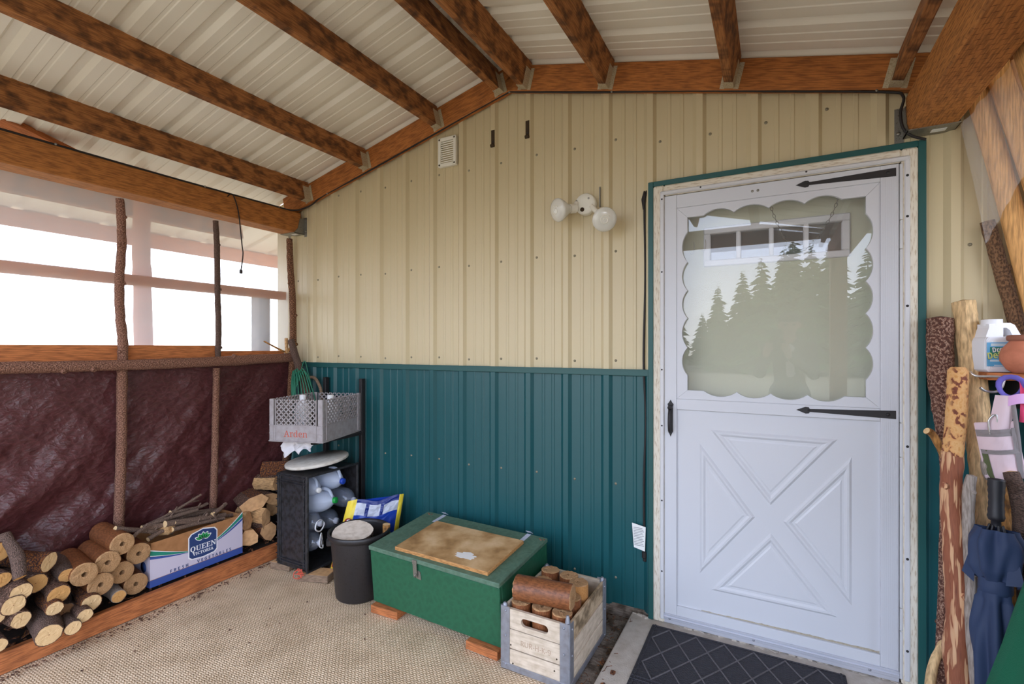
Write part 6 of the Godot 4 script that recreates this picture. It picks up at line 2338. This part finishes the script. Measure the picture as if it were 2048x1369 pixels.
		for i in ks.size() - 1:
			if q >= ks[i][0] and q <= ks[i + 1][0]:
				r = lerpf(ks[i][1], ks[i + 1][1], smoothstep(0, 1, (q - ks[i][0]) / (ks[i + 1][0] - ks[i][0])))
		var a := TAU * s
		var fold := 0.17 * sin(5.0 * a + q * 9.0) + 0.10 * sin(8.0 * a - q * 6.0)
		r *= 1.0 + fold * (0.4 if absf(q - 0.625) < 0.03 else 1.0)
		return fr * Vector3(r * cos(a), y, -r * sin(a))
	st = mb()
	sheet(st, shape, 72, 80)
	done(st, "canopy", M.umbrella_cloth, u)
	st = mb()
	for k in [[0.9, 0.74], [2.6, 0.71], [5.3, 0.72]]:
		# loose corners of cloth that stick out above the strap
		var a: float = k[0]
		var d := fr.basis * Vector3(cos(a), 0, -sin(a))
		var e := fr.basis * Vector3(-sin(a), 0, -cos(a))
		var p: Vector3 = ax * L * k[1] + d * 0.045
		away(st, [p + ax * 0.09, p - ax * 0.07 + e * 0.02, p + d * 0.036 - ax * 0.05], Vector3.ZERO)
		away(st, [p + ax * 0.09, p + d * 0.036 - ax * 0.05, p - ax * 0.06 - e * 0.02], Vector3.ZERO)
	done(st, "loose_cloth", M.umbrella_cloth, u)
	st = mb()
	tube(st, [ax * L * 0.612, ax * L * 0.622, ax * L * 0.65, ax * L * 0.66], [0.037, 0.0415, 0.0405, 0.037], 26, true, 0.05, 18.0)
	done(st, "strap", M.umbrella_cloth, u)
	# green fleece heaped at the edge
	var g := thing("green_fleece", "green fuzzy cloth draped in a peak at the foot of the slab boards", "cloth", Vector3(0.945, y0, 0.75))
	st = mb()
	sheet(st, func(s: float, t: float) -> Vector3:
		var a := TAU * s
		var h := 1.25 * t - 0.02 * t * t
		var r := (0.50 - 0.283 * t) * sqrt(clampf((1.0 - t) * 5.0, 0.0, 1.0)) + 0.01
		r *= 1.0 + 0.03 * sin(5.0 * a + t * 2.0) + 0.025 * sin(11.0 * a + t * 5.0)
		return Vector3(r * cos(a), h, -r * sin(a)), 60, 34)
	done(st, "drape", M.fleece, g)


# ---------------------------------------------------------------- shelf and what it holds
func build_shelf_things() -> void:
	var s := thing("small_shelf", "narrow wooden shelf on the metal wall holding a white jug", "shelf", Vector3(0.74, 1.246, 0.0))
	lumber("shelf_board", Vector3(-0.098, 0.0125, 0.118), Vector3(0.30, 0.0125, 0.118), 0.19, 0.025, M.cedar, s, Vector3.UP)
	var st := mb()
	span(st, Vector3(0.0, -0.10, 0.024), Vector3(0.02, 0.0, 0.17), 0.002)
	done(st, "bracket", M.black_iron, s)
	var hk := thing("wire_hook", "bright steel hook under the front edge of the shelf", "hook", Vector3(0.64, 1.262, 0.222))
	st = mb()
	tube(st, curve([Vector3(-0.045, 0.012, 0.0), Vector3(-0.03, -0.002, 0.01), Vector3(0.03, -0.004, 0.012), Vector3(0.034, -0.03, 0.014), Vector3(0.018, -0.052, 0.018), Vector3(-0.01, -0.052, 0.022), Vector3(-0.026, -0.04, 0.026)], 6), 0.0042, 8)
	done(st, "wire", M.bright_steel, hk)
	# white jug with its printed label
	var j := thing("white_jug", "white handled plastic jug with a blue plant-care label", "jug", Vector3(0.693, 1.272, 0.125), 0.30)
	j.scale = Vector3.ONE * 0.92
	st = mb()
	var front := [[0.0, 0.0], [0.058, 0.0], [0.066, 0.008], [0.066, 0.118], [0.062, 0.128], [0.056, 0.134], [-0.064, 0.134], [-0.07, 0.11], [-0.066, 0.008], [-0.058, 0.0]]
	var pv := PackedVector2Array()
	for p in front:
		pv.append(Vector2(-p[0], p[1]))
	# rounded slabs stacked from the middle outwards
	for k in 5:
		var g := 0.0022 * k * k * 0.5
		var q := Geometry2D.offset_polygon(pv, -g, Geometry2D.JOIN_ROUND)
		var h := 0.042 - 0.0016 * (4 - k) - 0.0 if k == 0 else 0.044 - 0.0 + 0.0022 * (k - 1)
		if q.size():
			plate(st, q[0], -h, h)
	done(st, "body", M.jug_white, j)
	st = mb()
	plate(st, PackedVector2Array([Vector2(-0.058, 0.13), Vector2(0.0, 0.13), Vector2(0.0, 0.186), Vector2(-0.046, 0.182), Vector2(-0.046, 0.168)]), -0.03, 0.03)
	done(st, "neck", M.jug_white, j)
	st = mb()
	tube(st, [Vector3(-0.018, 0.176, 0), Vector3(-0.018, 0.2, 0)], 0.031, 24)
	done(st, "cap", M.jug_white, j)
	st = mb()
	plate(st, PackedVector2Array([Vector2(-0.004, 0.186), Vector2(0.03, 0.186), Vector2(0.044, 0.178), Vector2(0.066, 0.134), Vector2(0.04, 0.13), Vector2(0.027, 0.16), Vector2(0.016, 0.168), Vector2(-0.004, 0.166)]), -0.02, 0.02)
	done(st, "handle", M.jug_white, j)
	var z := 0.0518
	for q in [["label", M.label_blue, -0.0675, 0.022, 0.028, 0.112, 0.0], ["label_panel", M.label_pale, -0.055, 0.098, 0.02, 0.108, 0.0006], ["label_panel", M.label_teal, -0.058, 0.06, 0.025, 0.094, 0.0006], ["label_stripe", M.label_lime, -0.048, 0.06, 0.022, 0.064, 0.001], ["label_picture", M.label_teal, -0.02, 0.033, -0.006, 0.05, 0.0006], ["label_picture", M.label_teal, -0.003, 0.033, 0.016, 0.05, 0.0006], ["label_stripe", M.label_pale, -0.058, 0.04, -0.028, 0.047, 0.0006], ["label_stripe", M.label_pale, -0.045, 0.024, 0.012, 0.028, 0.0006]]:
		st = mb()
		span(st, Vector3(q[2], q[3], z), Vector3(q[4], q[5], z + 0.001 + q[6]))
		done(st, q[0], q[1], j)
	for q in [["Drought", 0.0255, 0.087, -0.012, M.ink, 0.0022], ["Drought", 0.025, 0.0878, -0.0126, M.print_white, 0.0028], ["Defense", 0.034, 0.0665, -0.015, M.ink, 0.0022], ["Defense", 0.0332, 0.0674, -0.0156, M.label_lime, 0.0028]]:
		lettering(q[0], q[1], q[4], j, Transform3D(Basis(Vector3.BACK, 0.13), Vector3(q[3], q[2], z + q[5])), "Droid Sans", true, "lettering", 0.82)
	# terracotta pot
	var p := thing("terracotta_pot", "round terracotta pot with a worn collar beside the white jug", "pot", Vector3(0.738, 1.272, 0.205))
	st = mb()
	lathe(st, [Vector2(0, 0), Vector2(0.03, 0), Vector2(0.045, 0.012), Vector2(0.061, 0.04), Vector2(0.063, 0.056), Vector2(0.057, 0.08), Vector2(0.042, 0.1), Vector2(0.036, 0.108), Vector2(0.036, 0.112)], 34)
	done(st, "belly", M.terracotta, p)
	st = mb()
	lathe(st, [Vector2(0.036, 0.106), Vector2(0.044, 0.11), Vector2(0.0455, 0.119), Vector2(0.043, 0.126), Vector2(0.034, 0.128), Vector2(0.032, 0.11), Vector2(0.03, 0.09)], 30)
	done(st, "collar", M.clay_rim, p)
	# pink tool pouch, straps
	var a := on_z(1992, 905, 0.27)
	var b := thing("tool_pouch", "pale pink garden tool pouch with grey trim hanging below the shelf", "pouch", a)
	var W := 0.05
	var H := 0.12
	var tilt := Transform3D(Basis(Vector3.BACK, 0.16) * Basis(Vector3.UP, -0.25), Vector3(0.012, -0.005, 0))
	for q in [[0.0, 1.0, 0.0, 0.85, M.pouch_pink, "front_pocket", 0.0], [0.0, 1.0, 0.85, 0.98, M.pouch_grey, "trim", 0.001], [0.0, 1.0, 0.52, 0.60, M.pouch_grey, "trim", 0.004], [0.86, 1.0, 0.0, 1.0, M.pouch_grey, "side_trim", 0.003], [0.0, 0.16, 0.02, 0.6, M.pouch_mesh, "mesh_side", 0.003]]:
		st = mb()
		sheet(st, func(ss: float, tt: float) -> Vector3:
			var u := lerpf(q[0], q[1], ss)
			var v := lerpf(q[2], q[3], tt)
			var half := W * (0.82 + 0.18 * v) * (1.0 if v > 0.12 else 0.86 + 0.14 * v / 0.12)
			var bulge: float = 0.03 * sin(PI * u) * (1.0 - 0.35 * v) + q[6]
			return tilt * Vector3(lerpf(-half, half, u), (v - 0.5) * 2.0 * H * 0.72, bulge + 0.004 * wob.get_noise_2d(u * 5.0, v * 7.0)), 16, 14)
		done(st, q[5], q[4], b)
	st = mb()
	box(st, Vector3(2 * W, 2 * H * 0.78, 0.008), tilt * Vector3(0, 0.012, -0.006), 0.003, tilt.basis)
	done(st, "back_panel", M.pouch_pink, b)
	st = mb()
	sheet(st, func(ss: float, tt: float) -> Vector3:
		var h := lerpf(0.06, 0.19, tt)
		return Vector3(lerpf(-0.024, 0.03, ss) + 0.02 * tt, h, 0.006 + 0.012 * sin(PI * ss)), 10, 10)
	done(st, "hanging_flap", M.pouch_pink, b)
	st = mb()
	tube(st, curve([Vector3(0.035, 0.19, 0.01), Vector3(0.042, 0.12, 0.014), Vector3(0.052, 0.02, 0.012), Vector3(0.056, -0.06, 0.008)], 5), 0.006, 8)
	done(st, "piping", M.pouch_grey, b)
	st = mb()
	box(st, Vector3(0.03, 0.075, 0.014), Vector3(0.018, 0.085, 0.0), 0.005, Basis(Vector3.BACK, 0.12))
	done(st, "tool_handle", M.stick_yellow, b)
	st = mb()
	tube(st, curve([Vector3(-0.018, 0.06, 0.012), Vector3(-0.022, 0.105, 0.014), Vector3(-0.004, 0.125, 0.014), Vector3(0.0, 0.08, 0.012)], 5), 0.0032, 6)
	done(st, "wire_loop", M.bright_steel, b)
	var gl := thing("grey_glove", "limp grey work glove hanging beside the pink pouch", "glove", on_z(1975, 915, 0.24))
	st = mb()
	tube(st, curve([Vector3(0.012, 0.06, 0), Vector3(0.0, 0.02, 0.004), Vector3(-0.008, -0.03, 0.004), Vector3(-0.002, -0.075, 0)], 5), [0.012, 0.016, 0.019, 0.021, 0.022, 0.023, 0.024, 0.024, 0.023, 0.022, 0.021, 0.019, 0.017, 0.014, 0.011, 0.008], 14, true, 0.2, 30.0, 0.5)
	done(st, "cuff", M.stick_grey, gl)
	st = mb()
	for k in 3:
		tube(st, curve([Vector3(0.0, -0.04, 0.004), Vector3(0.006 + 0.012 * k, -0.07, 0.006), Vector3(0.004 + 0.014 * k, -0.095, 0.004)], 4), taper(9, 0.009, 0.006), 8)
	done(st, "fingers", M.stick_grey, gl)
	var vs := thing("violet_strap", "violet webbing collar looped over the end of the hook", "strap", on_z(2022, 775, 0.26))
	st = mb()
	var lp := []
	for k in 17:
		var t := TAU * k / 16.0
		lp.append(Vector3(0.03 * cos(t), 0.034 * sin(t), 0.01 * sin(t * 2.0)))
	tube(st, lp, 0.0085, 8, false, 0.0, 1.0, 0.4)
	done(st, "webbing", M.strap_violet, vs)
	var ls := thing("lilac_ribbon", "broad lilac ribbon hanging over the top of the pouch", "ribbon", on_z(2030, 805, 0.28))
	st = mb()
	sheet(st, func(ss: float, tt: float) -> Vector3:
		return Vector3(lerpf(-0.034, 0.05, tt), 0.012 * sin(PI * tt) - 0.022 + lerpf(0.0, 0.032, ss) + 0.014 * tt, 0.014 * sin(PI * tt)), 8, 12)
	done(st, "fold", M.strap_lilac, ls)
	var ms := thing("magenta_cloth", "strip of magenta cloth hanging below the terracotta pot", "cloth", on_z(2052, 790, 0.27))
	st = mb()
	sheet(st, func(ss: float, tt: float) -> Vector3:
		return Vector3(lerpf(-0.016, 0.04, ss), lerpf(-0.09, 0.045, tt), 0.008 * sin(ss * 9.0 + tt * 3.0)), 10, 10)
	done(st, "drape", M.strap_magenta, ms)


# ---------------------------------------------------------------- what the door glass mirrors
func conifer(h: float, r: float, n: int) -> Array:
	var st := mb()
	tube(st, [Vector3.ZERO, Vector3(0.03, h * 0.5, 0), Vector3(0, h * 0.97, 0)], [h * 0.022, h * 0.015, 0.01], 8)
	st.generate_normals()
	var trunk := st.commit()
	st = mb()
	for i in n:
		var t := (i + 0.3) / n
		var y := h * (0.1 + 0.9 * t)
		var reach := r * pow(1.0 - t, 0.8) + 0.08
		for k in 13:
			var a := TAU * (k + rng.randf_range(-0.35, 0.35)) / 13.0 + i * 1.3
			var l := reach * rng.randf_range(0.4, 1.12)
			var d := Vector3(cos(a), 0, sin(a))
			var e := Vector3(-sin(a), 0, cos(a))
			var p0 := Vector3(0, y + h * rng.randf_range(-0.04, 0.04), 0)
			var p1 := p0 + d * l * 0.55 + Vector3(0, -0.06 * l, 0)
			var p2 := p0 + d * l + Vector3(0, -0.28 * l, 0)
			var w := l * 0.2
			var up := Vector3(0, w * 0.5, 0)
			for f in [[p0 + up, p1 + e * w, p2], [p0 + up, p2, p1 - e * w], [p1 + e * w, p1 + d * l * 0.2 + e * w * 1.5 - up, p2], [p1 - e * w, p2, p1 + d * l * 0.2 - e * w * 1.5 - up], [p0 - up, p2, p1 + up * 1.2]]:
				tri(st, f[0], f[1], f[2])
	st.generate_normals()
	return [trunk, st.commit()]


func build_yard() -> void:
	var kinds := [conifer(6.2, 1.7, 30), conifer(5.2, 1.5, 26), conifer(7.4, 1.9, 34)]
	var i := 0
	for p in [[-7.6, 31.0, 0.72, 1], [-5.6, 29.0, 0.86, 0], [-4.3, 33.0, 0.72, 1], [-2.9, 28.5, 0.82, 1], [-1.7, 31.0, 1.0, 0], [-0.6, 27.5, 1.02, 0], [0.5, 30.0, 0.98, 2], [1.7, 27.0, 0.92, 2], [2.9, 29.5, 1.0, 2], [4.0, 26.5, 1.0, 0], [5.2, 30.0, 1.0, 2], [6.8, 28.0, 1.0, 0], [-9.8, 30.0, 0.9, 2], [9.0, 31.0, 1.1, 2], [-3.6, 36.0, 0.95, 0], [1.1, 35.0, 1.2, 2], [3.4, 36.0, 1.2, 2]]:
		var t := thing("conifer_tree", "green conifer at the edge of the yard, mirrored in the door glass", "tree", Vector3(p[0], -0.12, p[1]), i * 1.1, "conifers mirrored in the door glass")
		t.scale = Vector3.ONE * float(p[2])
		piece(kinds[p[3]][0], "trunk", M.trunk, t)
		piece(kinds[p[3]][1], "branches", M.foliage, t)
		i += 1


# ---------------------------------------------------------------- the photographer, seen in the glass
func nets(st: SurfaceTool, bones: Array, cell: float, blend: float) -> void:
	# bones: [a, b, radius at a, radius at b, colour]; one smooth skin round all of them
	var lo := Vector3(9, 9, 9)
	var hi := -lo
	for b in bones:
		for e in 2:
			var r := Vector3.ONE * (float(b[2 + e]) + 3.0 * cell)
			lo = lo.min(b[e] - r)
			hi = hi.max(b[e] + r)
	var nx := int((hi.x - lo.x) / cell) + 2
	var ny := int((hi.y - lo.y) / cell) + 2
	var nz := int((hi.z - lo.z) / cell) + 2
	var field := PackedFloat32Array()
	field.resize(nx * ny * nz)
	field.fill(1.0)
	var near := PackedFloat32Array()
	near.resize(nx * ny * nz)
	near.fill(9.0)
	var who := PackedByteArray()
	who.resize(nx * ny * nz)
	for w in bones.size():
		var b: Array = bones[w]
		var a: Vector3 = b[0]
		var ab: Vector3 = b[1] - a
		var ll := maxf(ab.length_squared(), 1e-9)
		var reach := Vector3.ONE * (maxf(b[2], b[3]) + blend + 2.0 * cell)
		var p0: Vector3 = (a.min(b[1]) - reach - lo) / cell
		var p1: Vector3 = (a.max(b[1]) + reach - lo) / cell
		for z in range(maxi(0, int(p0.z)), mini(nz, int(p1.z) + 1)):
			for y in range(maxi(0, int(p0.y)), mini(ny, int(p1.y) + 1)):
				for x in range(maxi(0, int(p0.x)), mini(nx, int(p1.x) + 1)):
					var p := lo + Vector3(x, y, z) * cell - a
					var t := clampf(p.dot(ab) / ll, 0.0, 1.0)
					var d := (p - ab * t).length() - lerpf(b[2], b[3], t)
					var i := (z * ny + y) * nx + x
					var f := field[i]
					var h := clampf(0.5 + 0.5 * (f - d) / blend, 0.0, 1.0)
					field[i] = lerpf(f, d, h) - blend * h * (1.0 - h)
					if d < near[i]:
						near[i] = d
						who[i] = w
	var spot := {}
	var step := [1, nx, nx * ny]
	var corner := [0, 1, nx, nx + 1, nx * ny, nx * ny + 1, nx * ny + nx, nx * ny + nx + 1]
	for z in nz - 1:
		for y in ny - 1:
			for x in nx - 1:
				var i := (z * ny + y) * nx + x
				var ins := 0
				for c: int in corner:
					if field[i + c] < 0.0:
						ins += 1
				if ins == 0 or ins == 8:
					continue
				var sum := Vector3.ZERO
				var n := 0
				for e in [[0, 1], [2, 3], [4, 5], [6, 7], [0, 2], [1, 3], [4, 6], [5, 7], [0, 4], [1, 5], [2, 6], [3, 7]]:
					var fa := field[i + corner[e[0]]]
					var fb := field[i + corner[e[1]]]
					if (fa < 0.0) != (fb < 0.0):
						var t := fa / (fa - fb)
						var va := Vector3(e[0] & 1, (e[0] >> 1) & 1, e[0] >> 2)
						var vb := Vector3(e[1] & 1, (e[1] >> 1) & 1, e[1] >> 2)
						sum += va.lerp(vb, t)
						n += 1
				spot[i] = lo + (Vector3(x, y, z) + sum / n) * cell
	st.set_smooth_group(1)
	for i: int in spot:
		for a in 3:
			var f0 := field[i]
			var f1 := field[i + step[a]]
			if (f0 < 0.0) == (f1 < 0.0):
				continue
			var u: int = step[(a + 1) % 3]
			var v: int = step[(a + 2) % 3]
			if not (spot.has(i - u) and spot.has(i - v) and spot.has(i - u - v)):
				continue
			var q := [spot[i - u - v], spot[i - v], spot[i], spot[i - u]]
			if f0 >= 0.0:
				q.reverse()
			st.set_color(bones[who[i]][4])
			quad(st, q[0], q[1], q[2], q[3])
	st.set_smooth_group(-1)


func build_photographer() -> void:
	var o := thing("person", "person in dark jacket holding a camera, mirrored in the door glass", "person", Vector3(0.13, -0.012, 2.9))
	var jacket := Color(0.035, 0.036, 0.042)
	var trousers := Color(0.05, 0.055, 0.075)
	var shoe := Color(0.03, 0.028, 0.026)
	var skin := Color(0.52, 0.32, 0.23)
	var cap := Color(0.03, 0.03, 0.035)
	var shirt := Color(0.72, 0.72, 0.74)
	var V := func(x: float, y: float, z: float) -> Vector3: return Vector3(x, y, z)
	var B := []
	for s in [-1.0, 1.0]:
		B.append([V.call(s * 0.1, 0.055, 0.03), V.call(s * 0.12, 0.04, -0.13), 0.045, 0.036, shoe])
		B.append([V.call(s * 0.1, 0.09, 0.02), V.call(s * 0.1, 0.47, -0.02), 0.047, 0.058, trousers])
		B.append([V.call(s * 0.1, 0.47, -0.02), V.call(s * 0.09, 0.86, 0.02), 0.06, 0.086, trousers])
		B.append([V.call(s * 0.06, 1.37, 0.03), V.call(s * 0.165, 1.36, 0.03), 0.075, 0.062, jacket])
	B.append([V.call(-0.06, 0.93, 0.03), V.call(0.06, 0.93, 0.03), 0.115, 0.115, trousers])
	B.append([V.call(0, 1.0, 0.03), V.call(0, 1.27, 0.03), 0.125, 0.145, jacket])
	B.append([V.call(0, 1.12, -0.1), V.call(0, 1.36, -0.075), 0.03, 0.03, shirt])
	B.append([V.call(0, 1.38, 0.03), V.call(0, 1.48, 0.015), 0.06, 0.052, skin])
	B.append([V.call(0.17, 1.36, 0.03), V.call(0.19, 1.12, -0.1), 0.058, 0.048, jacket])
	B.append([V.call(0.19, 1.12, -0.1), V.call(-0.01, 1.285, -0.24), 0.046, 0.034, jacket])
	B.append([V.call(-0.17, 1.36, 0.03), V.call(-0.25, 1.12, -0.08), 0.058, 0.048, jacket])
	B.append([V.call(-0.25, 1.12, -0.08), V.call(-0.2, 1.285, -0.25), 0.046, 0.034, jacket])
	var st := mb()
	nets(st, B, 0.016, 0.03)
	# head: skull, jaw, nose, brow, ears
	var Hd := [[V.call(0, 1.60, 0.015), V.call(0, 1.585, -0.015), 0.082, 0.078, skin], [V.call(0, 1.53, -0.03), V.call(0, 1.505, -0.055), 0.055, 0.032, skin], [V.call(0, 1.575, -0.098), V.call(0, 1.548, -0.112), 0.009, 0.013, skin], [V.call(-0.03, 1.60, -0.086), V.call(0.03, 1.60, -0.086), 0.012, 0.012, skin], [V.call(-0.018, 1.518, -0.092), V.call(0.018, 1.518, -0.092), 0.006, 0.006, Color(0.42, 0.2, 0.17)], [V.call(0, 1.40, 0.03), V.call(0, 1.53, 0.01), 0.055, 0.05, skin]]
	for s in [-1.0, 1.0]:
		Hd.append([V.call(s * 0.083, 1.585, 0.01), V.call(s * 0.086, 1.55, 0.006), 0.014, 0.009, skin])
		Hd.append([V.call(s * 0.031, 1.582, -0.083), V.call(s * 0.033, 1.582, -0.084), 0.011, 0.011, Color(0.1, 0.07, 0.06)])
	nets(st, Hd, 0.006, 0.012)
	# hands round the camera
	for s in [[-0.2, 1.0], [-0.01, -1.0]]:
		var wx: float = s[0]
		var d: float = s[1]
		var Ha := [[V.call(wx, 1.285, -0.25), V.call(wx + d * 0.012, 1.325, -0.285), 0.026, 0.03, skin], [V.call(wx + d * 0.012, 1.325, -0.285), V.call(wx + d * 0.014, 1.36, -0.30), 0.03, 0.027, skin]]
		for k in 4:
			var y := 1.335 + 0.02 * k
			var l: float = [0.042, 0.05, 0.052, 0.045][k]
			Ha.append([V.call(wx + d * 0.01, y, -0.305), V.call(wx + d * 0.012, y + 0.004, -0.305 - l * 0.7), 0.0095, 0.009, skin])
			Ha.append([V.call(wx + d * 0.012, y + 0.004, -0.305 - l * 0.7), V.call(wx + d * (0.012 + l), y + 0.004, -0.305 - l * 0.72), 0.009, 0.008, skin])
		Ha.append([V.call(wx + d * 0.02, 1.335, -0.28), V.call(wx + d * 0.055, 1.36, -0.275), 0.0115, 0.0105, skin])
		Ha.append([V.call(wx + d * 0.055, 1.36, -0.275), V.call(wx + d * 0.075, 1.385, -0.278), 0.0105, 0.009, skin])
		nets(st, Ha, 0.005, 0.006)
	done(st, "body", M.person_skin, o)
	st = mb()
	lathe(st, [Vector2(0.09, 1.61), Vector2(0.09, 1.635), Vector2(0.078, 1.67), Vector2(0.045, 1.694), Vector2(0, 1.7)], 24)
	plate(st, PackedVector2Array([Vector2(-0.07, 0), Vector2(0.07, 0), Vector2(0.055, 0.07), Vector2(0, 0.09), Vector2(-0.055, 0.07)]), -0.003, 0.003, Transform3D(Basis(Vector3.RIGHT, Vector3(0, -0.2, -1).normalized(), Vector3.UP), Vector3(0, 1.62, -0.07)))
	done(st, "cap", M.black_iron, o)
	var c := thing("photo_camera", "black camera in the hands of the mirrored person", "camera", Vector3(0.025, 1.34, 2.6))
	st = mb()
	box(st, Vector3(0.13, 0.085, 0.045), Vector3(0, 0.03, 0.0), 0.008)
	box(st, Vector3(0.05, 0.025, 0.04), Vector3(0, 0.084, 0.0), 0.006)
	done(st, "body", M.black_iron, c)
	st = mb()
	tube(st, [Vector3(0, 0.03, -0.02), Vector3(0, 0.03, -0.08)], 0.034, 22)
	done(st, "lens", M.black_iron, c)
